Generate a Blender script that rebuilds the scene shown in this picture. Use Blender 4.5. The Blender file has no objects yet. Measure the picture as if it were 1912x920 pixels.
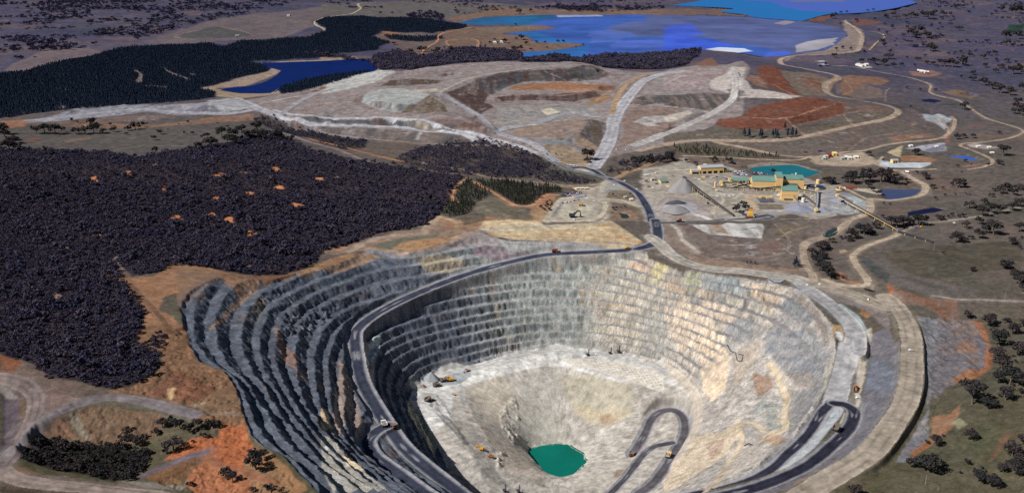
import bpy, math, random
import numpy as np
from mathutils import Vector, Matrix

Q = 1.25                      # terrain mesh density
scene = bpy.context.scene
R = math.radians

# ------------------------------------------------------------------ camera, sky, sun, exposure
CAM_H, FPX, PITCH = 650.0, 1750.0, R(18.6)
cam_data = bpy.data.cameras.new("camera")
cam = bpy.data.objects.new("camera", cam_data)
scene.collection.objects.link(cam)
cam.location = (0, 0, CAM_H)
cam.rotation_euler = (R(90) - PITCH, 0, 0)
cam_data.sensor_fit = 'HORIZONTAL'
cam_data.sensor_width = 36.0
cam_data.lens = 36.0 * FPX / 1912.0
cam_data.clip_start, cam_data.clip_end = 5.0, 120000.0
scene.camera = cam

SUN_EL, SUN_AZ = R(44), R(-113)          # azimuth: from +y clockwise; the sun stands to the left and a little behind
world = bpy.data.worlds.new("World")
scene.world = world
world.use_nodes = True
wn, wl = world.node_tree.nodes, world.node_tree.links
sky = wn.new('ShaderNodeTexSky')
sky.sky_type = 'NISHITA'
sky.sun_disc = False
sky.sun_elevation = SUN_EL
sky.sun_rotation = SUN_AZ
sky.air_density, sky.dust_density, sky.ozone_density = 1.0, 0.4, 2.0
wl.new(sky.outputs[0], wn['Background'].inputs['Color'])
wn['Background'].inputs['Strength'].default_value = 0.03
sun_data = bpy.data.lights.new("sun", 'SUN')
sun_data.energy, sun_data.angle, sun_data.color = 4.8, R(0.53), (1.0, 0.965, 0.91)
sun = bpy.data.objects.new("sun", sun_data)
scene.collection.objects.link(sun)
sd = Vector((math.sin(SUN_AZ) * math.cos(SUN_EL), math.cos(SUN_AZ) * math.cos(SUN_EL), math.sin(SUN_EL)))
sun.rotation_euler = sd.to_track_quat('Z', 'Y').to_euler()
scene.view_settings.view_transform = 'Standard'
scene.view_settings.look = 'None'
scene.view_settings.gamma = 1.0
scene.view_settings.exposure = 0.0
scene.view_settings.use_curve_mapping = False
try:
    scene.cycles.max_bounces = 5
    scene.cycles.diffuse_bounces = 2
    scene.cycles.use_adaptive_sampling = True
    scene.cycles.use_denoising = False
except Exception:
    pass

rng = np.random.default_rng(7)
random.seed(7)

# ------------------------------------------------------------------ survey: where sighted points lie on the ground
TILES = {'Z': (0, 0, 1.0), 'A': (0, 0, 2.967), 'B': (600, 0, 2.967), 'C': (1240, 0, 2.845), 'D': (0, 300, 2.967), 'E': (600, 300, 2.967),
         'F': (1200, 270, 5.311), 'G': (1240, 300, 2.845), 'H': (0, 610, 2.967), 'I': (600, 610, 2.967), 'J': (1240, 610, 2.845),
         'K': (330, 440, 4.181), 'L': (1380, 260, 5.111), 'M': (1200, 440, 4.157), 'N': (740, 640, 7.354), 'O': (900, 130, 5.311),
         'R': (1640, 200, 7.029), 'S': (1660, 480, 2.091), 'U': (600, 330, 6.343), 'V': (1000, 290, 7.354)}
cp, sp = math.cos(PITCH), math.sin(PITCH)


def px(tile, pts):
    ox, oy, s = TILES[tile]
    p = np.asarray(pts, float)
    return np.stack([ox + p[:, 0] / s, oy + p[:, 1] / s], 1)


def rays(p):
    u = (p[:, 0] - 956.0) / FPX
    v = (p[:, 1] - 460.0) / FPX
    return np.stack([u, cp - v * sp, -(sp + v * cp)], 1)


def at_z(p, z):
    """sight lines through the surveyed points, cut at the heights z"""
    d = rays(p)
    t = (np.asarray(z, float) - CAM_H) / d[:, 2]
    return np.stack([d[:, 0] * t, d[:, 1] * t], 1)


def sm(a, b, x):
    t = np.clip((x - a) / (b - a), 0, 1)
    return t * t * (3 - 2 * t)


def lerp(a, b, t):
    return a + (b - a) * t


def _h(ix, iy, seed):
    n = (ix.astype(np.int64) * 374761393 + iy.astype(np.int64) * 668265263 + seed * 2147483647) & 0xFFFFFFFF
    n = ((n ^ (n >> 13)) * 1274126177) & 0xFFFFFFFF
    n = ((n ^ (n >> 16)) * 2246822519) & 0xFFFFFFFF
    return ((n ^ (n >> 15)) & 0xFFFF).astype(np.float32) / 65535.0


def vnoise(x, y, seed=0):
    fx, fy = np.floor(x), np.floor(y)
    tx, ty = (x - fx).astype(np.float32), (y - fy).astype(np.float32)
    tx, ty = tx * tx * (3 - 2 * tx), ty * ty * (3 - 2 * ty)
    ix, iy = fx.astype(np.int64), fy.astype(np.int64)
    a, b = _h(ix, iy, seed), _h(ix + 1, iy, seed)
    c, d = _h(ix, iy + 1, seed), _h(ix + 1, iy + 1, seed)
    return (a + (b - a) * tx) * (1 - ty) + (c + (d - c) * tx) * ty


def fbm(x, y, scale, octs=4, seed=0, gain=0.5):
    s, amp, tot = 0.0, 1.0, 0.0
    c, sn = math.cos(0.6), math.sin(0.6)
    X, Y = x / scale, y / scale
    for o in range(octs):
        s = s + amp * vnoise(X + 17.3 * o, Y - 9.1 * o, seed + o * 13)
        tot += amp
        amp *= gain
        X, Y = 2.03 * (c * X - sn * Y), 2.03 * (sn * X + c * Y)
    return s / tot - 0.5          # about -0.5 .. 0.5


# ------------------------------------------------------------------ terrain grid (finer near, coarser far)
def make_rows():
    ys, y = [], 640.0
    while y < 2150:
        ys.append(y)
        y += (4.0 if y < 860 else 2.0) / Q
    while y < 10500:
        ys.append(y)
        y += 2.0 * (y / 2150.0) ** 1.9 / Q
    while y < 60000:
        ys.append(y)
        y *= 1.035
    return np.array(ys)


ROWS = make_rows()
NY, NX = len(ROWS), int(1040 * Q)
HALF = 0.64 * ROWS + 130.0
GU = np.linspace(-1, 1, NX)
GX = (GU[None, :] * HALF[:, None])
GY = np.repeat(ROWS[:, None], NX, 1)


def to_index(x, y):
    j = np.interp(y, ROWS, np.arange(NY))
    hw = 0.64 * np.asarray(y) + 130.0
    i = (np.asarray(x) / hw + 1) / 2 * (NX - 1)
    return i, j


def sample(F, x, y):
    i, j = to_index(x, y)
    i = np.clip(i, 0, NX - 1.001)
    j = np.clip(j, 0, NY - 1.001)
    i0, j0 = i.astype(int), j.astype(int)
    a, b = i - i0, j - j0
    return (F[j0, i0] * (1 - a) + F[j0, i0 + 1] * a) * (1 - b) + (F[j0 + 1, i0] * (1 - a) + F[j0 + 1, i0 + 1] * a) * b


# ---- surveyed heights: (tile, height or heights, points)
HL = []


def hl(tile, z, pts):
    p = px(tile, pts)
    z = np.full(len(p), float(z)) if np.isscalar(z) else np.asarray(z, float)
    HL.append((at_z(p, z), z))


def hw_(pts):
    a = np.asarray(pts, float)
    HL.append((a[:, :2], a[:, 2]))


# pit crest
CREST = []


def crest(tile, z, pts):
    p = px(tile, pts)
    z = np.full(len(p), float(z)) if np.isscalar(z) else np.asarray(z, float)
    HL.append((at_z(p, z), z))
    CREST.append(at_z(p, z))


crest('H', [44, 45, 46, 46, 46, 46, 46, 46, 47, 48], [(1750, 900), (1650, 800), (1560, 700), (1460, 660), (1390, 600), (1340, 450), (1310, 330), (1240, 240), (1100, 190), (1060, 110)])
crest('K', [47, 47, 46, 36, 28, 18, 12, 8, 5], [(60, 700), (20, 560), (100, 440), (330, 320), (520, 330), (760, 345), (930, 290), (1120, 260), (1400, 160)])
crest('U', [5, 5, 5, 6, 7, 9, 9], [(560, 850), (860, 865), (1030, 890), (1180, 860), (1500, 770), (1700, 720), (1890, 650)])
crest('E', [5, 2, 0, 0, 0, 0], [(930, 420), (1000, 440), (1250, 455), (1450, 462), (1700, 490), (1800, 500)])
crest('M', [0, 0, 0, 0, -1, -1, -2, -3, -6], [(60, 170), (200, 230), (420, 270), (700, 310), (960, 345), (1130, 390), (1260, 440), (1340, 540), (1480, 690)])
crest('J', [-9, -14, -20, -26, -31, -36, -42, -48, -55, -66, -80], [(900, 20), (920, 130), (880, 260), (850, 330), (800, 440), (720, 550), (600, 660), (450, 760), (330, 830), (180, 875), (60, 905)])
cr_front = np.array([(250, 1000, -60), (120, 930, -20), (0, 890, 20), (-120, 870, 50)], float)
HL.append((cr_front[:, :2], cr_front[:, 2]))
CREST.append(cr_front[:, :2])
PITPOLY = np.concatenate(CREST)

# forested hill on the left
hl('D', [64, 64, 64, 63, 60, 52, 42], [(-200, 420), (0, 410), (150, 385), (300, 372), (480, 420), (640, 475), (800, 530)])
hl('D', [58, 58, 56, 52, 40, 26], [(-200, 330), (0, 320), (300, 290), (600, 330), (900, 400), (1200, 430)])
hl('D', [90, 90, 90, 86, 76, 62, 48], [(-300, 80), (0, 60), (300, 40), (700, 20), (1100, 20), (1500, 20), (1899, 60)])
hl('E', [8, 9, 11, 14, 20], [(100, 470), (330, 395), (560, 370), (640, 300), (720, 210)])
hl('D', [62, 60, 56, 50, 46, 50], [(0, 700), (300, 720), (600, 700), (900, 720), (980, 640), (830, 800)])
hl('H', [54, 54, 52, 52, 52], [(0, 150), (270, 290), (540, 335), (700, 330), (860, 260)])
hl('H', [50, 50, 50], [(920, 200), (960, 100), (920, 20)])
hl('H', [54, 50], [(980, 330), (1150, 350)])
# lower left corner: loop road, embankment, hollow, bottom road
hl('H', [52, 52, 52, 52, 50, 50], [(60, 660), (200, 540), (330, 462), (470, 405), (650, 395), (850, 420)])
hl('H', [50, 49, 48], [(960, 450), (1080, 485), (1300, 500)])
hl('H', [49, 49, 49], [(330, 470), (480, 430), (640, 425)])
hl('H', [34, 30, 28, 28, 30, 34], [(200, 620), (350, 640), (500, 660), (640, 660), (800, 640), (880, 600)])
hl('H', [30, 28, 28, 30], [(100, 690), (350, 760), (600, 810), (760, 790)])
hl('H', [44, 43, 42, 41, 40, 40, 40], [(-150, 750), (0, 770), (60, 812), (200, 850), (500, 882), (800, 920), (1000, 940)])
hl('H', [36, 34, 34], [(200, 790), (430, 830), (650, 862)])
hl('H', [46, 48, 50, 49, 47, 45], [(-100, 265), (0, 275), (120, 305), (195, 400), (150, 560), (60, 690)])
hl('H', [36, 34, 36], [(30, 380), (40, 500), (20, 640)])
hl('H', [40, 38, 35], [(1150, 690), (1000, 740), (800, 830)])
hl('H', [40, 40, 42, 43], [(1180, 700), (1250, 760), (1400, 830), (1600, 880)])
hl('H', [44, 43, 44], [(1230, 540), (1340, 600), (1400, 660)])
# main haul road and ramps inside the pit
HAUL = [('E', [(1850, 455), (1750, 490), (1500, 506), (1250, 520), (1050, 560), (850, 615), (650, 685), (450, 770), (300, 850), (205, 925)], [0, -3, -10, -18, -26, -36, -46, -57, -66, -74]),
        ('I', [(185, 60), (200, 200), (230, 310), (300, 440), (370, 550), (450, 660), (560, 760), (700, 870), (790, 940)], [-80, -88, -95, -102, -108, -115, -122, -130, -136])]
SWITCH = [('I', [(370, 545), (315, 570), (270, 610), (258, 650), (290, 710), (360, 765), (460, 835), (560, 910), (620, 950)], [-108, -107, -106, -104, -101, -98, -94, -90, -88])]
LOOP = [('J', [(-170, 680), (-110, 580), (-60, 480), (0, 445), (60, 445), (105, 490), (105, 580), (40, 690), (-50, 820), (-140, 885)], [-234, -228, -220, -215, -213, -211, -209, -205, -200, -197])]
LOOP2 = [('Z', [(1256, 826), (1240, 829), (1222, 833), (1203, 846), (1186, 868), (1165, 895), (1135, 925)], [-211, -213, -215, -218, -221, -224, -226])]
RAMP = [('M', [(1180, 330), (1260, 400), (1400, 500), (1530, 600), (1620, 700), (1650, 800), (1640, 900)], [0, -1, -3, -5, -8, -10, -12]),
        ('J', [(985, 100), (960, 210), (925, 330), (905, 400)], [-18, -24, -30, -33])]
RAMP_OUT = [('J', [(905, 405), (850, 440), (770, 560), (650, 680), (530, 780), (350, 850), (180, 884), (60, 910)], [-34, -37, -43, -50, -57, -66, -75, -82])]
RAMP_IN = [('J', [(905, 405), (965, 415), (1010, 455), (980, 540), (880, 640), (750, 740), (600, 810), (450, 862), (250, 910)], [-34, -34, -33, -32, -30, -27, -24, -21, -16])]
RIM = [('M', [(1180, 330), (1400, 390), (1650, 460), (1900, 560)], [0, 0, 0, 0]), ('J', [(60 * 0 + 1180, -160), (1270, -60), (1310, 50), (1315, 180), (1310, 300), (1270, 420), (1180, 560), (1080, 680), (900, 790), (740, 890), (640, 940)], [1, 1, 1, 1, 1, 1, 1, 2, 3, 4, 5])]
for grp in (HAUL, SWITCH, LOOP, LOOP2, RAMP, RAMP_OUT, RAMP_IN, RIM):
    for t, p, z in grp:
        hl(t, z, p)
hl('J', [-4, -6, -8, -8, -8, -6, -4], [(1395, 0), (1397, 150), (1412, 300), (1390, 460), (1310, 600), (1240, 690), (1140, 790)])
hl('J', [-18, -22, -26, -28, -24], [(1110, 100), (1090, 250), (1040, 400), (1000, 560), (860, 700)])
hl('S', [2, 6, 8, 10, 8, 5], [(300, 250), (380, 300), (400, 400), (350, 500), (260, 680), (120, 800)])
hl('S', [-5, -5, -4, -3], [(180, 300), (200, 450), (200, 560), (150, 650)])
hl('S', [10, 16, 22, 24], [(527, 300), (527, 500), (527, 700), (527, 900)])
hl('J', [8, 12, 14], [(1250, 760), (1500, 820), (1899, 860)])
# pit floor shelf, outer toe and inner edge
hl('I', [-172, -177, -181, -180, -180, -180, -180, -180, -180, -182], [(470, 400), (500, 370), (560, 300), (640, 255), (820, 215), (1000, 165), (1250, 118), (1450, 125), (1700, 150), (1870, 195)])
hl('J', [-180, -180, -182, -184, -186, -190], [(0, 205), (105, 290), (175, 380), (178, 480), (120, 620), (40, 760)])
hl('I', [-178, -183, -190, -197, -202], [(500, 450), (560, 520), (650, 680), (730, 830), (810, 930)])
hl('I', [-182, -181, -181, -182, -183, -184, -186], [(810, 290), (930, 255), (1080, 210), (1250, 165), (1330, 180), (1500, 250), (1700, 325)])
hl('I', [-184, -190, -198, -208, -216, -222, -226, -228], [(800, 300), (800, 400), (850, 520), (930, 650), (960, 760), (1020, 860), (1120, 915), (1300, 930)])
hl('I', [-190, -196, -204], [(1750, 345), (1850, 400), (1890, 440)])
hl('I', [-181, -184, -190, -198, -204], [(650, 370), (700, 460), (780, 620), (860, 760), (920, 900)])
hl('I', [-272] * 12, [(1138, 700), (1165, 675), (1225, 657), (1340, 652), (1385, 662), (1445, 700), (1467, 745), (1440, 782), (1390, 815), (1320, 832), (1240, 808), (1215, 770)])
hl('I', [-236, -233, -230], [(1450, 890), (1600, 790), (1690, 720)])
hl('I', [-244, -242], [(1250, 880), (1380, 870)])
# right pit wall: pale side track
hl('J', [-92, -100, -106, -112, -116, -120, -124, -120, -128, -150], [(560, 200), (610, 290), (650, 370), (638, 450), (650, 545), (560, 558), (480, 525), (405, 530), (410, 620), (330, 740)])
hw_([(-60, 1040, -84), (60, 1010, -76), (180, 1030, -78)])
hw_([(-60, 1220, -200), (80, 1200, -216), (200, 1230, -205)])
# apron between haul road and plant, cream cut
hl('V', [16, 16, 16, 15, 15], [(120, 900), (330, 640), (700, 600), (860, 620), (960, 640)])
hl('V', [15, 14, 13], [(600, 800), (750, 900), (350, 900)])
hl('E', [16, 15, 14, 14], [(930, 340), (1180, 335), (1240, 358), (1500, 345)])
hl('E', [2, 2, 1, 1], [(930, 405), (1100, 420), (1400, 440), (1650, 460)])
hl('E', [10, 8, 6, 4], [(1600, 340), (1680, 250), (1780, 280), (1800, 400)])
hl('V', [2, 4, 5, 6, 7, 8, 9, 10, 12, 14], [(1600, 900), (1560, 780), (1480, 640), (1380, 500), (1200, 400), (1000, 330), (880, 280), (750, 190), (450, 170), (180, 50)])
hl('E', [30, 28, 24, 22, 20, 18], [(840, 110), (940, 180), (1080, 245), (1150, 255), (1230, 200), (1330, 185)])
hl('E', [28, 26], [(900, 240), (1050, 300)])
# plant platforms
hl('F', 6, [(300, 300), (500, 300), (800, 300), (1000, 320), (800, 420), (1000, 470), (1300, 480), (1550, 480), (1700, 480)])
hl('F', 4, [(1130, 500), (1300, 580), (1400, 600), (1600, 660), (1750, 680)])
hl('F', [5, 5, 5, 6, 6], [(160, 760), (400, 765), (700, 745), (900, 740), (1300, 720)])
hl('F', [8, 8, 8], [(700, 700), (1300, 690), (1500, 700)])
hl('F', [14, 16, 14], [(300, 560), (400, 600), (200, 600)])
hl('G', [14, 14, 14, 14], [(150, 340), (330, 340), (520, 345), (520, 400)])
hl('G', [14, 14, 15, 12, 10], [(250, 400), (380, 408), (560, 340), (700, 310), (860, 300)])
hl('G', [4, 3, 3, 3], [(180, 480), (400, 515), (640, 520), (700, 560)])
hl('G', [9, 8], [(420, 450), (620, 430)])
hl('G', [2, 1, 1, 0], [(130, 490), (300, 530), (500, 565), (700, 575)])
hl('G', [0, 0, 0, -4, -6, -4], [(740, 470), (750, 560), (800, 620), (820, 540), (850, 480), (950, 400)])
hl('G', [5, 6, 8, 10, 12], [(1000, 500), (1080, 640), (1200, 420), (1420, 435), (1600, 330)])
hl('G', [20, 24, 28], [(1400, 520), (1600, 560), (1899, 520)])
hl('G', [14, 14], [(1250, 620), (1500, 700)])
hl('G', [10, 14, 18, 22], [(1290, 290), (1500, 260), (1700, 200), (1899, 100)])
hl('G', 4, [(1170, 190), (1250, 200), (1360, 170), (1350, 130), (1180, 150)])
# waste dump
hl('B', 12, [(-200, 720), (0, 735), (230, 775), (500, 795), (930, 800), (1100, 840)])
hl('B', [28, 27, 26, 24, 20], [(-150, 690), (0, 692), (400, 702), (700, 735), (950, 790)])
hl('B', [28, 27], [(0, 684), (400, 694)])
hl('B', [50, 50, 50, 46, 40, 30], [(-150, 648), (0, 650), (450, 655), (620, 685), (800, 735), (1050, 800)])
hl('B', [56, 56, 56, 56], [(0, 620), (200, 590), (210, 570), (440, 628)])
hl('B', [56, 55, 54, 52], [(560, 630), (700, 640), (760, 640), (850, 690)])
hl('B', [76, 77, 78, 78, 78, 76], [(225, 530), (300, 505), (420, 490), (560, 520), (600, 530), (640, 545)])
hl('B', [76, 76, 74], [(320, 560), (440, 580), (560, 570)])
hl('B', [10, 14, 22, 34, 48, 62, 76, 80, 88, 96, 98, 99, 100], [(1380, 950), (1290, 890), (1100, 790), (950, 700), (850, 630), (740, 570), (640, 520), (700, 490), (830, 430), (1000, 400), (1150, 382), (1350, 368), (1480, 355)])
hl('B', [92, 90, 84, 76], [(1150, 392), (1000, 412), (840, 445), (705, 505)])
hl('B', [52, 52, 56, 60, 62, 62, 64], [(860, 635), (955, 600), (905, 545), (1000, 490), (1100, 455), (1350, 450), (1560, 415)])
hl('B', [94, 92, 86, 76], [(1480, 362), (1560, 395), (1590, 410), (1740, 400)])
hl('B', [62, 62, 62, 62], [(1060, 490), (1250, 460), (1450, 470), (1620, 480)])
hl('B', [58, 58, 58, 58], [(960, 550), (1010, 528), (1350, 525), (1500, 505)])
hl('B', [46, 46, 46, 47], [(1000, 572), (1400, 575), (1530, 545), (1600, 500)])
hl('B', [46, 46, 46, 45, 44], [(1100, 610), (1450, 600), (1550, 640), (1000, 690), (900, 710)])
hl('B', [30, 26, 24, 14, 14], [(1100, 770), (1250, 800), (1380, 780), (1420, 860), (1550, 862)])
hl('B', [46, 44, 42, 34], [(1480, 655), (1430, 730), (1300, 700), (1400, 760)])
hl('B', [10, 16, 30, 46, 58, 70, 80, 84], [(1510, 920), (1560, 840), (1610, 740), (1625, 650), (1680, 560), (1750, 480), (1840, 425), (1899, 408)])
hl('C', [84, 88, 90, 90, 90], [(0, 385), (150, 365), (360, 360), (400, 430), (390, 480)])
hl('C', [88, 84, 84], [(430, 360), (520, 348), (600, 355)])
hl('C', [70, 68, 66], [(0, 480), (200, 490), (350, 490)])
hl('C', [58, 54, 50], [(0, 560), (180, 560), (300, 570)])
hl('C', [22, 32, 44, 54, 66, 84], [(0, 705), (120, 660), (250, 605), (330, 555), (375, 500), (390, 440)])
hl('C', [80, 76, 72, 68], [(560, 470), (640, 510), (740, 518), (840, 530)])
hl('C', [56, 56, 58, 60], [(430, 622), (640, 622), (800, 580), (900, 548)])
hl('C', [44, 42, 42, 42, 46], [(275, 655), (420, 680), (660, 680), (760, 650), (960, 610)])
hl('C', [12, 22, 24, 28, 34, 40, 42, 44, 46, 48, 50, 52, 52, 52, 50, 46, 38], [(0, 775), (250, 748), (600, 745), (760, 720), (900, 690), (1100, 648), (1230, 615), (1250, 590), (1190, 560), (1000, 530), (900, 512), (850, 470), (870, 430), (930, 415), (860, 390), (740, 360), (630, 335)])
hl('C', [8, 8, 8, 8, 8], [(60, 830), (300, 790), (640, 830), (960, 805), (1200, 755)])
hl('C', [10, 10, 14, 20], [(1480, 740), (1550, 640), (1400, 600), (1400, 500)])
hl('C', [30, 32, 32], [(1270, 580), (1350, 590), (1390, 630)])
hl('C', [44, 42, 30, 26], [(950, 430), (990, 440), (1060, 500), (1180, 500)])
hl('C', [40, 36], [(1080, 430), (1160, 450)])
hl('C', [30, 28, 28, 28], [(610, 320), (700, 298), (1000, 275), (1050, 200)])
hl('B', [84, 90, 94, 92], [(500, 385), (760, 355), (950, 340), (1350, 350)])
hl('B', [80, 74, 70, 66], [(330, 390), (380, 440), (650, 440), (700, 420)])
hl('B', [62, 62, 62], [(330, 480), (600, 470), (680, 465)])
hl('A', [60, 58, 54, 46], [(1899, 440), (1700, 500), (1500, 530), (1340, 560)])
hl('A', [56, 56, 52, 50, 50], [(1150, 590), (1190, 560), (1300, 545), (1450, 600), (1560, 630)])
hl('A', [34, 34, 34, 34, 34, 36], [(0, 690), (140, 670), (300, 640), (700, 612), (1000, 630), (1230, 635)])
hl('A', [40, 42, 44, 46], [(200, 640), (500, 595), (900, 572), (1160, 570)])
hl('A', [28, 26, 24, 24], [(200, 690), (500, 690), (1000, 680), (1400, 670)])
hl('A', [36, 30, 32, 42], [(0, 800), (500, 800), (1000, 780), (1400, 720)])
hl('A', [20, 22], [(1500, 690), (1700, 800)])
# country beyond
LAKE_Z, TAIL_Z = 22.0, 14.0
hl('A', 22, [(1250, 490), (1400, 470), (1540, 400), (1430, 350), (1899, 335), (1500, 525), (1340, 525)])
hl('B', 22, [(0, 425), (270, 400), (200, 325)])
hl('A', [50, 60, 60, 50, 40], [(0, 600), (300, 500), (700, 440), (1000, 400), (1300, 400)])
hl('A', [70, 70, 60, 50], [(0, 430), (500, 340), (900, 290), (1200, 290)])
hl('A', [30, 20, 10, 10], [(0, 300), (500, 200), (1000, 150), (1500, 100)])
hl('A', [40, 50, 40], [(1600, 260), (1899, 160), (1899, 300)])
hl('B', [45, 40, 30], [(100, 180), (400, 150), (700, 150)])
hl('B', 16, [(770, 125), (900, 95), (1300, 85), (1899, 83), (1010, 183), (1130, 320), (1440, 325), (1899, 290), (1300, 158), (1450, 255)])
hl('C', 16, [(0, 85), (620, 105), (830, 125), (970, 180), (830, 270), (540, 300), (230, 265)])
hl('B', 40, [(700, 330), (1000, 300), (1200, 325)])
hl('C', [10, 8, 5, 0, 0], [(1300, 400), (1600, 300), (1899, 250), (1500, 150), (1899, 100)])
hl('Z', [5, 10, 0, 5, 10], [(0, 5), (400, 5), (900, 3), (1400, 2), (1900, 5)])
for yy, zz in ((12000, 0), (20000, 20), (35000, 120), (58000, 300)):
    hw_([(s * (0.6 * yy), yy, zz) for s in (-1, -.7, -.4, -.1, .1, .4, .7, 1)])
hw_([(-500, 650, 40), (-250, 650, 45), (0, 650, 40), (250, 650, 20), (500, 650, 15)])
hw_([(480, 900, 8), (700, 1000, 20), (620, 800, 15)])


def densify(p, z, step_ratio=0.004):
    op, oz = [], []
    for k in range(len(p) - 1):
        d = np.hypot(*(p[k + 1] - p[k]))
        n = max(1, int(d / (step_ratio * max(900.0, 0.5 * (p[k, 1] + p[k + 1, 1])))))
        for q in range(n):
            t = q / n
            op.append(p[k] * (1 - t) + p[k + 1] * t)
            oz.append(z[k] * (1 - t) + z[k + 1] * t)
    op.append(p[-1])
    oz.append(z[-1])
    return np.array(op), np.array(oz)


def solve_heights():
    P, Zc = [], []
    for p, z in HL:
        a, b = densify(p, z)
        P.append(a)
        Zc.append(b)
    P, Zc = np.concatenate(P), np.concatenate(Zc)
    ii, jj = to_index(P[:, 0], P[:, 1])
    ok = (ii >= 0) & (ii <= NX - 1)
    ii, jj, Zc = ii[ok], jj[ok], Zc[ok]
    F = None
    for lev in (64, 32, 16, 8, 4):
        nx, ny = max(4, NX // lev + 1), max(4, NY // lev + 1)
        fi, fj = ii / (NX - 1) * (nx - 1), jj / (NY - 1) * (ny - 1)
        ri, rj = np.rint(fi).astype(int), np.rint(fj).astype(int)
        acc, cnt = np.zeros((ny, nx)), np.zeros((ny, nx))
        np.add.at(acc, (rj, ri), Zc)
        np.add.at(cnt, (rj, ri), 1)
        m = cnt > 0
        val = acc / np.maximum(cnt, 1)
        if F is None:
            F = np.full((ny, nx), Zc.mean())
        else:
            oy, ox = F.shape
            yj, xi = np.linspace(0, oy - 1, ny), np.linspace(0, ox - 1, nx)
            j0, i0 = np.minimum(yj.astype(int), oy - 2), np.minimum(xi.astype(int), ox - 2)
            b, a = (yj - j0)[:, None], (xi - i0)[None, :]
            F = (F[j0][:, i0] * (1 - a) + F[j0][:, i0 + 1] * a) * (1 - b) + (F[j0 + 1][:, i0] * (1 - a) + F[j0 + 1][:, i0 + 1] * a) * b
        for it in range({64: 600, 32: 500, 16: 400, 8: 300, 4: 220}[lev]):
            G = np.pad(F, 1, mode='edge')
            F = 0.25 * (G[:-2, 1:-1] + G[2:, 1:-1] + G[1:-1, :-2] + G[1:-1, 2:])
            F[m] = val[m]
    oy, ox = F.shape
    yj, xi = np.linspace(0, oy - 1, NY), np.linspace(0, ox - 1, NX)
    j0, i0 = np.minimum(yj.astype(int), oy - 2), np.minimum(xi.astype(int), ox - 2)
    b, a = (yj - j0)[:, None], (xi - i0)[None, :]
    return (F[j0][:, i0] * (1 - a) + F[j0][:, i0 + 1] * a) * (1 - b) + (F[j0 + 1][:, i0] * (1 - a) + F[j0 + 1][:, i0 + 1] * a) * b


def blur(F, n=1):
    for _ in range(n):
        G = np.pad(F, 1, mode='edge')
        F = (G[:-2, 1:-1] + G[2:, 1:-1] + G[1:-1, :-2] + G[1:-1, 2:] + 2 * F) / 6.0
    return F


BASE = blur(solve_heights(), 2)


def ground(p, F=None):
    """where sight lines meet the terrain: x, y, z"""
    F = BASE if F is None else F
    d = rays(np.asarray(p, float))
    ts = np.geomspace(650, 62000, 900)
    n = len(d)
    lo, hi = np.full(n, ts[-2]), np.full(n, ts[-1])
    found = np.zeros(n, bool)
    prev = ts[0]
    for t in ts[1:]:
        x, y, z = d[:, 0] * t, d[:, 1] * t, CAM_H + d[:, 2] * t
        under = (z <= sample(F, x, y)) & ~found
        lo[under], hi[under] = prev, t
        found |= under
        prev = t
        if found.all():
            break
    for _ in range(18):
        mid = 0.5 * (lo + hi)
        under = CAM_H + d[:, 2] * mid <= sample(F, d[:, 0] * mid, d[:, 1] * mid)
        hi = np.where(under, mid, hi)
        lo = np.where(under, lo, mid)
    return np.stack([d[:, 0] * hi, d[:, 1] * hi, CAM_H + d[:, 2] * hi], 1)


def g(tile, pts):
    return ground(px(tile, pts))


FARK = np.clip(GY / 2000.0, 0.6, 6.0)
XN, YN = GX * 2000.0 / GY, 2000.0 * np.log(GY)          # coordinates whose unit grows with distance: detail where it can be seen
NZA, NZB = fbm(XN, YN, 55, 5, 1, 0.66), fbm(XN, YN, 55, 5, 2, 0.66)


def inside(poly, soft=6.0):
    """mask of the grid nodes inside a world polygon with a ragged border"""
    out = np.zeros((NY, NX), bool)
    s, m = inside_s(poly, soft)
    if s is not None:
        out[s] = m
    return out


def inside_s(poly, soft=6.0):
    """the same on the smallest window of the grid that holds it"""
    pad = soft * 4 + 5
    j0 = np.searchsorted(ROWS, poly[:, 1].min() - pad * 3)
    j1 = np.searchsorted(ROWS, poly[:, 1].max() + pad * 3)
    if j1 <= j0:
        return None, None
    x0, x1 = poly[:, 0].min() - pad * 3, poly[:, 0].max() + pad * 3
    hw = HALF[j0:j1]
    lo_i = np.min((x0 / hw + 1) / 2 * (NX - 1))
    hi_i = np.max((x1 / hw + 1) / 2 * (NX - 1))
    i0, i1 = int(np.clip(lo_i, 0, NX)), int(np.clip(hi_i + 2, 0, NX))
    if i1 <= i0:
        return None, None
    s = np.s_[j0:j1, i0:i1]
    X = GX[s] + NZA[s] * soft * FARK[s] * 2.4
    Y = GY[s] + NZB[s] * soft * FARK[s] * 2.4
    m = np.zeros(X.shape, bool)
    for (ax, ay), (bx, by) in zip(poly[:, :2], np.roll(poly[:, :2], -1, 0)):
        if ay == by:
            continue
        c = (ay > Y) != (by > Y)
        m ^= c & (X < (bx - ax) * (Y - ay) / (by - ay) + ax)
    return s, m


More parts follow.
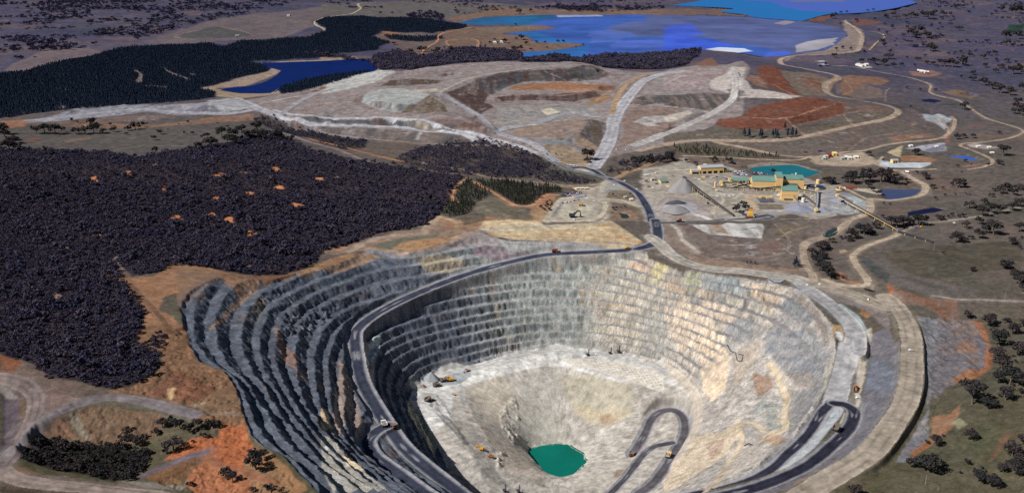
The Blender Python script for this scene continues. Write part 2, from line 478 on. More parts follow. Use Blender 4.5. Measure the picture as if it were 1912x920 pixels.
def near_line(line, reach):
    """distance of grid nodes to a world polyline, and the parameter along it; only within reach (metres)"""
    D = np.full((NY, NX), 1e9, np.float32)
    T = np.zeros((NY, NX), np.float32)
    run = 0.0
    for a, b in zip(line[:-1], line[1:]):
        ax, ay, bx, by = a[0], a[1], b[0], b[1]
        L = math.hypot(bx - ax, by - ay)
        if L < 1e-6:
            continue
        j0 = np.searchsorted(ROWS, min(ay, by) - reach)
        j1 = np.searchsorted(ROWS, max(ay, by) + reach)
        if j1 <= j0:
            run += L
            continue
        hw = HALF[j0:j1]
        i0 = int(np.clip(np.min(((min(ax, bx) - reach) / hw + 1) / 2 * (NX - 1)), 0, NX))
        i1 = int(np.clip(np.max(((max(ax, bx) + reach) / hw + 1) / 2 * (NX - 1)) + 2, 0, NX))
        if i1 > i0:
            s = np.s_[j0:j1, i0:i1]
            X, Y = GX[s], GY[s]
            t = np.clip(((X - ax) * (bx - ax) + (Y - ay) * (by - ay)) / (L * L), 0, 1)
            d = np.hypot(X - (ax + t * (bx - ax)), Y - (ay + t * (by - ay)))
            k = d < D[s]
            D[s] = np.where(k, d, D[s])
            T[s] = np.where(k, run + t * L, T[s])
        run += L
    return D, T


def smooth_line(p, n=6):
    """Catmull-Rom through the points (any dimension)"""
    p = np.asarray(p, float)
    q = np.vstack([2 * p[0] - p[1], p, 2 * p[-1] - p[-2]])
    out = []
    for k in range(1, len(q) - 2):
        for s in range(n):
            t = s / n
            out.append(0.5 * (2 * q[k] + (q[k + 1] - q[k - 1]) * t + (2 * q[k - 1] - 5 * q[k] + 4 * q[k + 1] - q[k + 2]) * t * t + (3 * q[k] - q[k - 1] - 3 * q[k + 1] + q[k + 2]) * t ** 3))
    out.append(p[-1])
    return np.array(out)


def lin(c):
    c = np.asarray(c, float) / 255.0
    return np.where(c <= 0.04045, c / 12.92, ((c + 0.055) / 1.055) ** 2.4)

# ------------------------------------------------------------------ shaping the ground: benches, roads, water basins
Z = BASE.copy()
BENCH = 14.5
PIT = inside(PITPOLY, 3.0)
i_ = np.s_[:]
FLOORPOLY = np.concatenate([
    at_z(px('I', [(480, 430), (500, 370), (560, 300), (640, 255), (820, 215), (1000, 165), (1250, 118), (1450, 125), (1700, 150), (1870, 195)]), -180.0),
    at_z(px('J', [(10, 215), (105, 290), (175, 380), (178, 480), (130, 620)]), -182.0),
    at_z(px('J', [(110, 640), (60, 760), (-60, 900)]), -190.0), np.array([(250, 1230)]), np.array([(-60, 1225)]),
    at_z(px('I', [(810, 930), (730, 830), (650, 680), (560, 520)]), -192.0)])
FLOOR = inside(FLOORPOLY, 1.5)
PCX, PCY = 90.0, 1560.0
TH = np.arctan2(GY - PCY, GX - PCX)                # 0 = right, pi/2 = far wall, pi = left
wall = blur((PIT & ~FLOOR).astype(float), 3)
n1, n2, n3 = fbm(GX, GY, 70, 3, 21), fbm(GX, GY, 22, 3, 22), fbm(GX, GY, 6.0, 3, 23)
gx = np.gradient(Z, axis=1) / np.gradient(GX, axis=1)
gyy = np.gradient(Z, axis=0) / np.gradient(GY, axis=0)
SLOPE0 = blur(np.hypot(gx, gyy), 4)
# horizontal wander of the bench edges in metres, turned into height by the wall slope
wander = (n1 * 4.5 + n2 * 6.5 + n3 * 4.0) * np.clip(SLOPE0, 0.1, 1.2)
crumble = blur(inside(g('K', [(560, 420), (760, 380), (960, 480), (1180, 560), (1200, 640), (1000, 760), (820, 800), (760, 640)]), 5).astype(float), 6)
wander = wander * (1 + 2.2 * crumble + 0.8 * sm(0.95, 0.35, TH) * sm(-2.0, -1.2, TH))
S = (Z + wander + 4.0) / BENCH
S = S + 0.12 * np.sin(2 * math.pi * Z / 53.0 + 1.0)
K = np.floor(S)
FR = S - K
berm_w = 0.60 + 0.10 * n1 - 0.14 * sm(2.1, 2.6, TH) - 0.14 * (TH < -2.2)
prof = np.where(FR < berm_w, 0.06 * FR / berm_w, 0.06 + 0.94 * np.clip((FR - berm_w) / (0.96 - berm_w), 0, 1))
SL = K + prof
TZ = SL * BENCH - 4.0
for _ in range(4):                               # undo the uneven bench heights
    TZ = SL * BENCH - 4.0 - 0.12 * BENCH * np.sin(2 * math.pi * TZ / 53.0 + 1.0)
rightness = sm(0.95, 0.35, TH) * sm(-2.0, -1.2, TH)          # 1 on the right-hand wall
lowright = sm(0.36, 0.08, np.where(TH < -1.9, 3.0, TH)) * (1 - 0.6 * sm(-75, -35, BASE))
keep = (1 - 0.75 * lowright) * sm(0.12, 0.4, SLOPE0)
slump = sm(0.15, 0.25, fbm(np.where(TH < -1.9, TH + 2 * math.pi, TH) * 420.0, BASE * 0.8, 85, 4, 33, 0.6))
TW = wall * keep * (1 - 0.55 * slump * sm(2.3, 1.9, np.where(TH < -1.9, 3.0, TH)))
Z = Z * (1 - TW) + TZ * TW
FACE = np.where(FR > berm_w, 1.0, 0.0) * TW
# loose rock roughness
THL = np.where(TH < -1.9, TH + 2 * math.pi, TH)
ALONG, RADP = THL * 420.0, np.hypot(GX - PCX, GY - PCY)
rough = fbm(GX, GY, 14.0, 2, 31, 0.6) * (1 - wall) + wall * fbm(ALONG, BASE * 1.1 + 0.5 * RADP, 13.0, 2, 32, 0.6)
Z = Z + rough * (0.9 - 0.6 * FLOOR + 4.0 * FACE + 1.6 * wall * (1 - FACE) * 0.5)
# bowl above the pit lake: rills and some crags
bowl = blur((FLOOR & (BASE < -186)).astype(float), 3)
ang = np.arctan2(GY - 1555, GX - 88)
rill = fbm(ang * 60, np.hypot(GX - 88, GY - 1555) * 0.06, 1.6, 4, 41, 0.6)
Z = Z + bowl * (rill * 1.3 + fbm(GX, GY, 14, 4, 42, 0.7) * 1.4)
crag = inside(g('I', [(985, 480), (1070, 370), (1090, 440), (1100, 620), (1070, 660), (1010, 600)]), 2) | inside(g('I', [(975, 690), (1020, 690), (1010, 770), (975, 790)]), 1.5)
Z = Z + blur(crag.astype(float), 2) * (1 + 22 * np.clip(fbm(GX, GY, 13, 4, 44, 0.7), 0, 0.5))
# country relief
far = sm(1800, 6000, GY)
Z = Z + (1 - wall) * (~PIT) * (fbm(GX, GY, 260, 4, 51) * (4 + 26 * far))
rockcut = inside(g('S', [(110, 240), (200, 230), (370, 260), (400, 330), (390, 430), (280, 480), (180, 580), (150, 700), (60, 780), (130, 640), (160, 500), (140, 320)]), 3)
Z = Z + blur(rockcut.astype(float), 2) * fbm(GX * 2.2, GY * 0.8, 22, 4, 55, 0.6) * 9
gul = inside(g('H', [(640, 350), (760, 310), (880, 240), (900, 40), (1060, 0), (1080, 180), (1310, 330), (1390, 620), (1500, 700), (1680, 900), (1400, 930), (1000, 900), (880, 860), (960, 690), (1060, 610), (1000, 480)]), 5) | inside(g('H', [(330, 480), (480, 440), (640, 440), (870, 470), (930, 500), (880, 560), (860, 610), (660, 660), (480, 640), (330, 600)]), 4)
gn = np.abs(fbm(GX, GY, 34, 5, 56, 0.62))
Z = Z - blur(gul.astype(float), 4) * np.clip(0.13 - gn, 0, 1) * 22
duneridge = inside(g('B', [(0, 430), (700, 380), (1400, 340), (1750, 400), (1600, 700), (1550, 860), (1000, 790), (0, 730)]), 5) | inside(g('C', [(0, 380), (520, 340), (1250, 580), (900, 700), (0, 770)]), 5)
dm = blur(duneridge.astype(float), 4)
Z = Z + dm * fbm(GX, GY, 40, 5, 57, 0.7) * 6

# ---- roads: (name, tile, points, width in metres, colour, look)
ROADS = []


def road(name, tile, pts, width, col, look='dirt', zs=None, label=None):
    ROADS.append(dict(name=name, tile=tile, pts=pts, w=width, col=col, look=look, zs=zs, label=label))


def multi(name, groups, width, col, look, label):
    P = np.concatenate([px(t, p) for t, p, z in groups])
    zz = np.concatenate([np.asarray(z, float) for t, p, z in groups])
    ROADS.append(dict(name=name, tile='Z', pts=P, w=width, col=col, look=look, zs=zz, label=label))


DARK, MID, PALE, TAN, DUSTY = (62, 66, 82), (150, 148, 152), (182, 178, 178), (170, 146, 126), (150, 138, 130)
multi('haul_road', HAUL, 30, DARK, 'haul', 'dark watered haul road spiralling down the left wall of the pit')
multi('haul_road', SWITCH, 27, DARK, 'haul', 'dark haul road switchback at the foot of the left pit wall')
multi('haul_road', LOOP, 22, (96, 92, 98), 'haul', 'dark hairpin ramp low on the right of the green pit lake')
multi('haul_road', LOOP2, 15, (84, 82, 90), 'haul', 'narrow dark branch inside the hairpin low on the right of the pit lake')
multi('ramp_road', RAMP, 34, (166, 164, 166), 'pale', 'pale grey ramp curving down the right rim of the pit')
multi('haul_road', RAMP_OUT, 21, (52, 52, 66), 'haul', 'near leg of the dark hairpin on the right pit wall')
multi('haul_road', RAMP_IN, 24, (52, 52, 66), 'haul', 'outer leg of the dark hairpin on the right pit wall')
multi('rim_road', RIM, 34, (162, 151, 138), 'rut', 'wide beige rim road around the right side of the pit')
road('haul_road', 'V', [(1590, 905), (1570, 800), (1500, 660), (1400, 520), (1230, 410), (1060, 335), (920, 290), (800, 210), (640, 165), (470, 180), (400, 165)], 30, DARK, 'haul', label='dark haul road climbing from the pit rim past the plant')
road('haul_road', 'E', [(1850, 330), (1862, 390), (1860, 440), (1820, 470), (1750, 490)], 30, DARK, 'haul', label='dark bend of haul road at the pit rim')
road('haul_road', 'V', [(960, 310), (700, 240), (420, 170), (180, 50)], 20, (110, 110, 118), 'haul', label='straight grey haul road running up to the waste dump')
road('haul_road', 'F', [(150, 775), (360, 770), (560, 765), (760, 745), (900, 740), (1050, 735)], 15, (74, 78, 90), 'haul', label='dark haul road running to the crusher')
road('haul_road', 'F', [(850, 745), (1000, 735), (1150, 715), (1230, 700), (1290, 715), (1240, 735), (1100, 745)], 16, (78, 80, 92), 'haul', label='dark turning circle beside the yellow crusher')
road('haul_road', 'B', [(1300, 890), (1180, 800), (1050, 760), (960, 705), (880, 650), (760, 575), (690, 535), (640, 520)], 26, (160, 160, 168), 'rut2', label='grey dump ramp climbing to the round stockpile pad')
road('dump_road', 'B', [(640, 520), (700, 488), (830, 432), (1000, 398), (1150, 380), (1300, 365)], 14, (168, 158, 148), label='thin pale crest road above the horseshoe dump face')
road('dump_road', 'B', [(-260, 610), (-180, 630), (0, 650), (240, 655), (480, 660), (560, 665), (660, 695), (820, 735), (1000, 785), (1100, 812), (1200, 850)], 19, (176, 176, 182), 'pale', label='upper pale road along the front of the waste dump')
road('dump_road', 'B', [(-420, 560), (-330, 600), (-230, 640), (-100, 675), (0, 692), (200, 695), (420, 705), (640, 728), (800, 745), (960, 785)], 18, (174, 174, 182), 'pale', label='lower pale road along the front of the waste dump')
road('dump_road', 'A', [(1160, 560), (1300, 550), (1420, 600), (1530, 632), (1560, 630), (1600, 600), (1680, 550), (1780, 510), (1899, 480)], 22, (150, 150, 158), 'pale', label='pale road across the left tip of the waste dump')
road('dump_road', 'A', [(150, 668), (330, 650), (500, 630), (760, 605), (1000, 625), (1230, 632), (1400, 610)], 26, (150, 149, 158), 'pale', label='pale embankment road beside the pine plantation')
road('haul_road', 'B', [(1510, 925), (1560, 850), (1605, 750), (1625, 655), (1670, 580), (1740, 490), (1800, 440), (1899, 408), (2000, 395)], 50, (172, 170, 176), 'rut', label='broad pale haul road climbing the middle of the waste dump')
road('dump_road', 'O', [(130, 580), (400, 555), (600, 520), (720, 465), (860, 430), (980, 420), (1080, 460), (1250, 468), (1300, 470)], 22, (160, 162, 168), 'rut2', label='wavy grey road across the middle dump bench')
road('dirt_road', 'O', [(1290, 440), (1320, 340), (1360, 240), (1420, 160), (1540, 80), (1620, 55)], 22, (168, 140, 112), label='tan side road beside the broad dump haul road')
road('haul_road', 'C', [(-150, 770), (-60, 735), (0, 712), (120, 665), (250, 605), (330, 555), (372, 500), (385, 440), (370, 380)], 36, (178, 174, 172), 'rut', label='pale haul road climbing to the white dump pad')
road('dirt_road', 'C', [(-130, 800), (0, 772), (120, 750), (250, 745), (420, 748), (600, 745), (760, 722), (900, 690), (1000, 668), (1100, 648), (1190, 628), (1240, 600), (1235, 580), (1180, 560), (1090, 545), (1000, 530), (900, 512), (855, 480), (865, 440), (930, 418), (900, 398), (820, 380), (750, 365), (640, 345), (615, 322), (660, 300), (800, 292), (1000, 275), (1040, 250), (1050, 190), (1000, 140), (960, 115)], 26, (168, 150, 134), 'rut', label='winding dirt road around the red waste dump and up to the tailings dam')
road('dirt_road', 'C', [(270, 755), (400, 778), (520, 805), (650, 828), (800, 832), (960, 808), (1060, 800), (1180, 770), (1280, 755), (1400, 745), (1480, 730), (1530, 690), (1545, 640), (1530, 620)], 16, (166, 148, 132), label='dirt road below the red dump to the small tailings pads')
road('dirt_road', 'C', [(100, 828), (300, 835), (500, 845), (700, 850), (780, 830)], 10, (176, 158, 136), label='dirt track behind the turquoise pond')
road('dirt_road', 'R', [(820, 150), (850, 210), (910, 270), (915, 340), (860, 410)], 9, (182, 156, 140), label='spur track on the small tailings pad')
road('dirt_road', 'C', [(960, 110), (1000, 140), (1060, 165), (1170, 190), (1130, 225), (1095, 262)], 10, (180, 158, 140), label='dirt track below the tailings dam wall')
road('dirt_road', 'C', [(900, 350), (1000, 355), (1130, 380), (1250, 400), (1360, 430), (1415, 455), (1410, 490), (1470, 515), (1560, 535), (1620, 570), (1700, 620), (1800, 655), (1890, 685), (1905, 705), (1830, 735), (1700, 755), (1600, 762), (1575, 775), (1640, 800), (1720, 835), (1745, 862), (1700, 885), (1620, 900)], 12, (168, 150, 134), label='long tan country road winding down the right side')
road('dirt_road', 'G', [(1440, 45), (1300, 50), (1200, 48), (1130, 20), (1050, 0), (960, -20)], 12, (178, 160, 142), label='tan road past the small tailings pads')
road('dirt_road', 'G', [(780, 0), (830, 18), (940, 28), (1040, 28), (1130, 5), (1160, -20)], 9, (176, 156, 138), label='loop track past the contractor sheds')
road('dirt_road', 'G', [(940, -40), (925, 0), (935, 28)], 8, (176, 156, 138), label='short link track beside the contractor sheds')
road('dirt_road', 'G', [(1270, 60), (1330, 100), (1380, 125), (1390, 150), (1360, 185), (1280, 200), (1200, 210), (1140, 205), (1095, 205), (1100, 240), (1090, 270), (1050, 292), (990, 312), (950, 350), (900, 385), (830, 410), (770, 430), (742, 455), (745, 520), (765, 570), (790, 610), (790, 640)], 17, (172, 156, 140), label='tan road winding from the ponds down to the pit rim')
road('dirt_road', 'G', [(1100, 215), (1060, 195), (1000, 165), (930, 130)], 8, (180, 166, 150), label='track from the ore stockpile up to the thickeners')
road('dirt_road', 'G', [(1245, 388), (1200, 410), (1120, 435), (1050, 465), (1005, 500), (1015, 540), (1050, 590), (1080, 630), (1070, 660), (1000, 665), (920, 655), (850, 632)], 14, (174, 158, 140), label='tan road looping under the overland conveyor')
road('dirt_road', 'G', [(1245, 388), (1350, 340), (1500, 320), (1700, 290), (1899, 245)], 8, (150, 138, 128), label='faint farm track beside the creek')
road('dirt_road', 'G', [(1430, 715), (1550, 735), (1700, 738), (1899, 745)], 7, (150, 140, 134), label='thin pale farm track across the right paddock')
road('rim_road', 'M', [(60, 10), (130, 60), (200, 130), (300, 190), (420, 235), (560, 260), (760, 275), (960, 300), (1100, 315), (1230, 345)], 32, (172, 166, 158), 'rut', label='wide pale road along the back rim of the pit')
road('dirt_road', 'G', [(40, 340), (75, 370), (100, 420), (150, 460), (185, 490)], 9, (180, 172, 162), label='pale curved spur on the dump slope under the crusher')
road('dirt_road', 'V', [(870, 620), (880, 520), (920, 400), (980, 350)], 9, (180, 172, 160), label='pale track beside the contractor yard')
road('dirt_road', 'V', [(950, 640), (960, 720), (900, 830), (780, 890), (600, 905), (300, 900), (140, 900), (200, 800), (330, 620), (420, 590), (640, 570), (820, 600), (960, 600), (1150, 615), (1300, 660), (1430, 710)], 10, (190, 180, 162), label='pale track around the fenced yard above the pit')
road('dirt_road', 'V', [(0, 400), (250, 425), (520, 420), (700, 415), (880, 395)], 9, (178, 162, 140), label='pale track past the cream demountable offices')
road('dirt_road', 'E', [(560, 10), (640, 30), (780, 50), (860, 75), (940, 95), (1100, 110), (1250, 125), (1400, 140), (1540, 135)], 9, (150, 132, 118), label='track along the foot of the wooded hill')
road('dirt_road', 'E', [(840, 115), (900, 150), (960, 180), (1030, 225), (1085, 248), (1170, 245), (1240, 190), (1310, 190)], 9, (186, 140, 110), label='orange track through the young pines')
road('dirt_road', 'E', [(805, 98), (760, 130), (725, 185), (735, 225), (760, 230)], 6, (184, 138, 108), label='narrow orange track at the edge of the bush')
road('dirt_road', 'U', [(330, 880), (480, 800), (640, 735), (800, 705), (1000, 690), (1200, 665), (1250, 590), (1390, 480)], 16, (160, 142, 128), label='pale track between the bush and the pit crest')
road('dirt_road', 'U', [(1400, 470), (1500, 500), (1590, 540), (1605, 590)], 8, (176, 150, 122), label='short looping track above the pit crest')
road('dirt_road', 'U', [(560, 850), (800, 880), (1000, 900), (1300, 850), (1500, 780), (1800, 660), (1903, 620)], 8, (160, 138, 124), label='bench track under the orange cut')
road('dirt_road', 'E', [(880, 380), (1000, 375), (1200, 365), (1400, 360), (1540, 340), (1590, 300)], 8, (182, 172, 158), label='pale bench track above the cream cut')
road('dirt_road', 'H', [(0, 770), (20, 800), (80, 835), (200, 860), (350, 875), (500, 890), (700, 915), (900, 945)], 24, (142, 128, 122), 'rut', label='wide dusty road along the lower edge')
road('dirt_road', 'H', [(-120, 270), (0, 280), (120, 310), (190, 370), (200, 420), (180, 500), (130, 590), (70, 680), (20, 760)], 22, (120, 108, 106), 'rut', label='curving grey road loop in the lower left corner')
road('dirt_road', 'H', [(30, 720), (120, 620), (200, 545), (330, 465), (470, 408), (650, 392), (850, 420), (960, 450), (1080, 482)], 18, (122, 114, 116), label='grey track along the top of the embankment')
road('dirt_road', 'H', [(1150, 688), (1180, 740), (1260, 780), (1380, 815), (1500, 860)], 8, (150, 104, 82), label='narrow track down the orange slope')
road('dirt_road', 'H', [(790, 825), (930, 765), (1050, 715), (1150, 688)], 9, (118, 106, 116), label='straight grey ramp on the orange slope')
road('dirt_road', 'D', [(720, 680), (790, 760), (850, 820), (900, 880), (940, 940)], 9, (120, 92, 76), label='track along the bush edge above the orange slope')
road('pit_track', 'J', [(560, 200), (590, 240), (615, 300), (645, 360), (655, 400), (640, 450), (645, 520), (640, 552), (590, 562), (530, 552), (480, 518), (430, 510), (403, 530), (410, 610), (370, 690), (300, 790), (220, 870)], 9, (200, 184, 160), label='pale side track snaking down the right pit wall')
road('pit_track', 'J', [(0, 215), (60, 255), (110, 300), (165, 370), (182, 440), (170, 520), (130, 600), (70, 700)], 16, (186, 176, 164), label='pale bench track around the right of the pit floor')
road('pit_track', 'I', [(520, 330), (700, 245), (860, 225), (1000, 180), (1150, 145), (1300, 128), (1450, 140), (1650, 165), (1800, 200), (1899, 240)], 22, (190, 188, 186), 'pale', label='pale track along the foot of the back pit wall')
road('dirt_road', 'A', [(1590, 218), (1720, 200), (1790, 180), (1800, 168), (1740, 130), (1790, 100), (1899, 85), (1960, 72), (2000, 45), (1985, 30), (1990, 22), (2080, 18)], 16, (186, 172, 152), label='pale gravel road curling around the far pine plantation')
road('dirt_road', 'A', [(1045, 222), (990, 205), (990, 195), (1190, 150), (1400, 190)], 10, (140, 118, 112), label='faint orange farm track in the far paddock')
road('dirt_road', 'B', [(560, 315), (560, 285), (600, 255), (640, 232), (660, 190), (760, 165), (840, 150)], 12, (186, 140, 110), label='orange track beside the tailings water')
road('dirt_road', 'B', [(870, 260), (860, 220), (700, 225), (720, 260)], 9, (184, 136, 106), label='orange side track near the tailings water')
road('dirt_road', 'A', [(1510, 720), (1600, 745), (1700, 780), (1800, 810), (1890, 835), (2000, 880), (2060, 900)], 14, (140, 122, 122), label='grey track in the cutting behind the bush')
road('dirt_road', 'E', [(450, 5), (300, -30), (100, -80), (-60, -120)], 10, (168, 124, 92), label='orange cutting track behind the bush')
road('dirt_road', 'A', [(620, 835), (780, 808), (900, 806), (1060, 810)], 6, (128, 120, 116), label='faint track across the left paddock')

# carve the roads into the relief
Zr = Z.copy()
RD = np.full((NY, NX), 1e9, np.float32)
RI = np.full((NY, NX), -1, int)
RT = np.zeros((NY, NX), np.float32)
for k, r in enumerate(ROADS):
    P = px(r['tile'], r['pts']) if r['tile'] != 'Z' else np.asarray(r['pts'], float)
    if r['zs'] is None:
        W = ground(P)
        # drop points that jump behind a crest
        W3 = np.concatenate([W], 0)
    else:
        W3 = np.concatenate([at_z(P, r['zs']), np.asarray(r['zs'])[:, None]], 1)
    L3 = smooth_line(W3, 6)
    r['line'] = L3
    fk = max(1.0, np.median(L3[:, 1]) / 3600.0)
    half = r['w'] * 0.5 * (0.85 if L3[:, 1].mean() > 2700 else (0.85 if L3[:, 1].mean() > 2300 else 1.0))
    r['half'] = half
    reach = half * 2.0 + 16
    D, T = near_line(L3[:, :2], reach)
    seg = np.concatenate([[0], np.cumsum(np.hypot(*(np.diff(L3[:, :2], axis=0)).T))])
    zl = np.interp(T, seg, L3[:, 2])
    near = D < reach
    if r['zs'] is None:
        wgt = np.where(near, sm(half + 9, half, D), 0) * 0.85
        zl = blur(BASE, 1)
        Zr = np.where(near, Zr * (1 - wgt) + (zl + 0.0) * wgt, Zr)
    else:
        wgt = np.where(near, sm(half + 7, half + 1, D), 0)
        Zr = np.where(near, Zr * (1 - wgt) + zl * wgt, Zr)
        # safety windrow along the open side
        Zr = Zr + np.where(near, (0.9 if r['name'] == 'rim_road' else 1.4) * np.exp(-((D - half - 1.5) / 1.6) ** 2), 0)
    edge = half * (1 + 0.35 * NZA) + NZB * 2.5
    hit = near & (D < edge)
    RI[hit] = k
    RD[hit] = D[hit]
    RT[hit] = T[hit]
Z = Zr
flatmask = wall * 0

# ---- water: name, tile, outline, level, label
WATERS = [
    ('pit_lake', 'I', [(1138, 702), (1165, 676), (1190, 668), (1225, 657), (1290, 652), (1345, 651), (1370, 654), (1390, 672), (1445, 702), (1450, 725), (1468, 745), (1440, 772), (1420, 795), (1390, 817), (1320, 832), (1290, 824), (1240, 808), (1215, 772), (1165, 735)], -270.0, 'small green lake at the very bottom of the pit'),
    ('reservoir_water', 'A', [(1210, 500), (1260, 487), (1400, 475), (1500, 440), (1552, 400), (1545, 388), (1430, 355), (1600, 345), (1800, 338), (1899, 332), (2052, 327), (2090, 360), (2075, 395), (1899, 418), (1700, 445), (1560, 485), (1490, 520), (1420, 523), (1330, 525)], LAKE_Z, 'deep blue reservoir beside the pine plantation'),
    ('tailings_water', 'Z', [(860, 42), (900, 34), (960, 30), (1040, 28), (1240, 29), (1380, 32), (1458, 37), (1520, 44), (1562, 52), (1578, 62), (1560, 85), (1530, 97), (1470, 104), (1430, 106), (1395, 100), (1320, 95), (1240, 98), (1160, 101), (1085, 109), (1040, 106), (982, 108), (976, 98), (1024, 95), (1090, 86), (1075, 81), (1005, 79), (985, 68), (940, 64), (1000, 58), (1040, 52), (1005, 49), (940, 48), (880, 46)], TAIL_Z, 'wide blue and grey tailings pond'),
    ('far_tailings_water', 'Z', [(1262, 10), (1310, 2), (1360, -12), (1500, -14), (1600, -14), (1700, 2), (1690, 10), (1640, 20), (1600, 24), (1540, 27), (1498, 38), (1460, 36), (1400, 31), (1395, 27), (1350, 22), (1375, 16), (1310, 12)], TAIL_Z + 3, 'far teal and violet arm of the tailings pond'),
    ('plant_pond', 'F', [(1065, 245), (1130, 222), (1300, 208), (1490, 202), (1560, 215), (1660, 248), (1760, 272), (1700, 300), (1600, 328), (1400, 322), (1200, 285), (1100, 262)], 5.0, 'turquoise process pond with pale lined banks behind the plant'),
    ('settling_pond', 'L', [(1355, 480), (1480, 478), (1600, 480), (1730, 478), (1715, 505), (1640, 545), (1500, 572), (1420, 575), (1390, 540), (1340, 500)], 3.0, 'blue grey settling pond right of the plant'),
    ('farm_dam', 'G', [(1295, 275), (1380, 258), (1440, 250), (1500, 265), (1440, 278), (1300, 295)], 9.0, 'dark navy farm dam with straight edges'),
    ('small_pond', 'V', [(1160, 800), (1200, 798), (1260, 812), (1290, 845), (1260, 868), (1200, 880), (1190, 840)], 6.0, 'small dark green pond beside the haul road'),
    ('small_pond', 'R', [(830, 640), (940, 640), (1160, 640), (1240, 665), (1380, 725), (1220, 725), (1120, 695), (960, 670)], 5.0, 'bright blue pond beside the country road'),
    ('farm_dam', 'C', [(1370, 530), (1420, 525), (1480, 538), (1440, 545), (1380, 542)], 17.0, 'little navy dam below the upper right road'),
    ('farm_dam', 'C', [(1575, 512), (1620, 508), (1665, 518), (1620, 524)], 8.0, 'tiny navy dam in the orange patch of the right paddock'),
    ('farm_dam', 'C', [(1280, 250), (1330, 246), (1420, 250), (1440, 262), (1340, 262)], 8.0, 'narrow blue dam among the upper right trees'),
    ('small_pond', 'L', [(815, 905), (860, 870), (940, 848), (930, 875), (880, 905), (830, 925)], 2.0, 'little dark green pool below the dump slope'),
    ('small_pond', 'M', [(1555, 340), (1590, 335), (1680, 375), (1640, 380), (1570, 360)], -6.0, 'black pool in the orange creek cut'),
    ('small_pond', 'M', [(1725, 425), (1760, 415), (1830, 440), (1800, 452), (1750, 440)], -3.0, 'black pool beside the rim road'),
]
WMASK = []
for name, tile, pts, lev, label in WATERS:
    P = px(tile, pts)
    W = at_z(P, lev)
    if len(W) > 8:
        W = smooth_line(np.vstack([W, W[:1]]), 3)[:-1]
    big = W[:, 1].mean() > 3500
    m = inside(W, 0.8 if not big else 0.5)
    Wb = np.clip(blur(m.astype(float), 2) * 1.0, 0, 1)
    rim = blur(blur(m.astype(float), 3), 4)
    # bank: bring the ground near the shore to just above the water, the bed below it
    Z = Z * (1 - np.clip(rim * 2.2, 0, 1)) + (lev + 0.8) * np.clip(rim * 2.2, 0, 1)
    Z = np.where(m, lev - 1.5 - 3 * np.clip(2 * Wb - 1, 0, 1), Z)
    WMASK.append(m)

# ------------------------------------------------------------------ soil, rock and grass colours (albedo), by mapped outline
COL = np.zeros((NY, NX, 3), np.float32)
LAB = np.zeros((NY, NX), np.int16)                 # 0 country, 1 pit wall, 2 pit floor, 3 waste dump, 4 plant pads
nA, nB, nC = fbm(GX, GY, 180, 5, 61, 0.6), fbm(GX, GY, 45, 5, 62, 0.6), fbm(GX, GY, 12, 4, 63, 0.6)
nF = fbm(GX, GY, 700, 5, 64, 0.6)
dst = fbm(GX, GY * 0.09, 22, 4, 101, 0.7)
dst2 = fbm(GX + 500, GY * 0.12, 60, 4, 102, 0.6)
ALB = 1.0


def mixc(mask, c, k=1.0):
    global COL
    w = (mask * k)[..., None].astype(np.float32)
    COL = COL * (1 - w) + np.asarray(c, np.float32) * w


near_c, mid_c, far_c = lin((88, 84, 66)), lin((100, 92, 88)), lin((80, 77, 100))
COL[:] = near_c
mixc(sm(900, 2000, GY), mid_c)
mixc(sm(2600, 4800, GY), far_c)  # blue distance haze mixed into the colour of the far ground
mixc(sm(0.02, 0.30, nA), lin((112, 94, 84)), 0.75)
mixc(sm(0.0, 0.35, -nA), lin((78, 80, 72)), 0.7)
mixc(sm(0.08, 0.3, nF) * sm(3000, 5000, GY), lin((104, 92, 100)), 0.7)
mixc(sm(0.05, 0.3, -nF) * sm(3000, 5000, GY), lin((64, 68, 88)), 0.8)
mixc(sm(0.15, 0.3, nB), lin((112, 92, 78)), 0.35)


def tone(c):
    c = np.asarray(c, float)
    if c[0] > 1.22 * c[2] and c[0] > c[1] * 1.18:
        c = (c * VIVID[0] + c.mean() * (1 - VIVID[0])) * (0.93 if VIVID[0] < 0.8 else 1.0)
    return c


def paint(W, c, k, soft, edge, c2=None, mott=0.5, pat=None, lab=None):
    c = tone(c)
    c2 = tone(c2) if c2 is not None else None
    s, m = inside_s(W, soft)
    if s is None:
        return
    w = blur(m.astype(np.float32), edge) * k
    if lab == 3 and soft <= 2:
        w = w * np.clip(0.85 + 2.2 * dst[s], 0.2, 1)
    w = w[..., None]
    COL[s] = COL[s] * (1 - w) + lin(c).astype(np.float32) * w
    if c2 is not None:
        w2 = w * (sm(-0.03, 0.07, pat[s]) * mott)[..., None]
        COL[s] = COL[s] * (1 - w2) + lin(c2).astype(np.float32) * w2
    if lab is not None:
        LAB[s][m] = lab


VIVID = [0.72]


def zone(tile, pts, c, k=0.88, soft=6.0, lab=None, edge=2, mott=0.55, c2=None):
    """paint the ground inside a mapped outline; mott mixes towards c2 in patches"""
    paint(g(tile, pts), c, k, soft, 1 if (lab == 3 and soft <= 2) else edge, c2, mott, dst + 0.4 * dst2 if (lab == 3 and soft <= 2) else nB + 0.6 * nC + 0.5 * nA, lab)


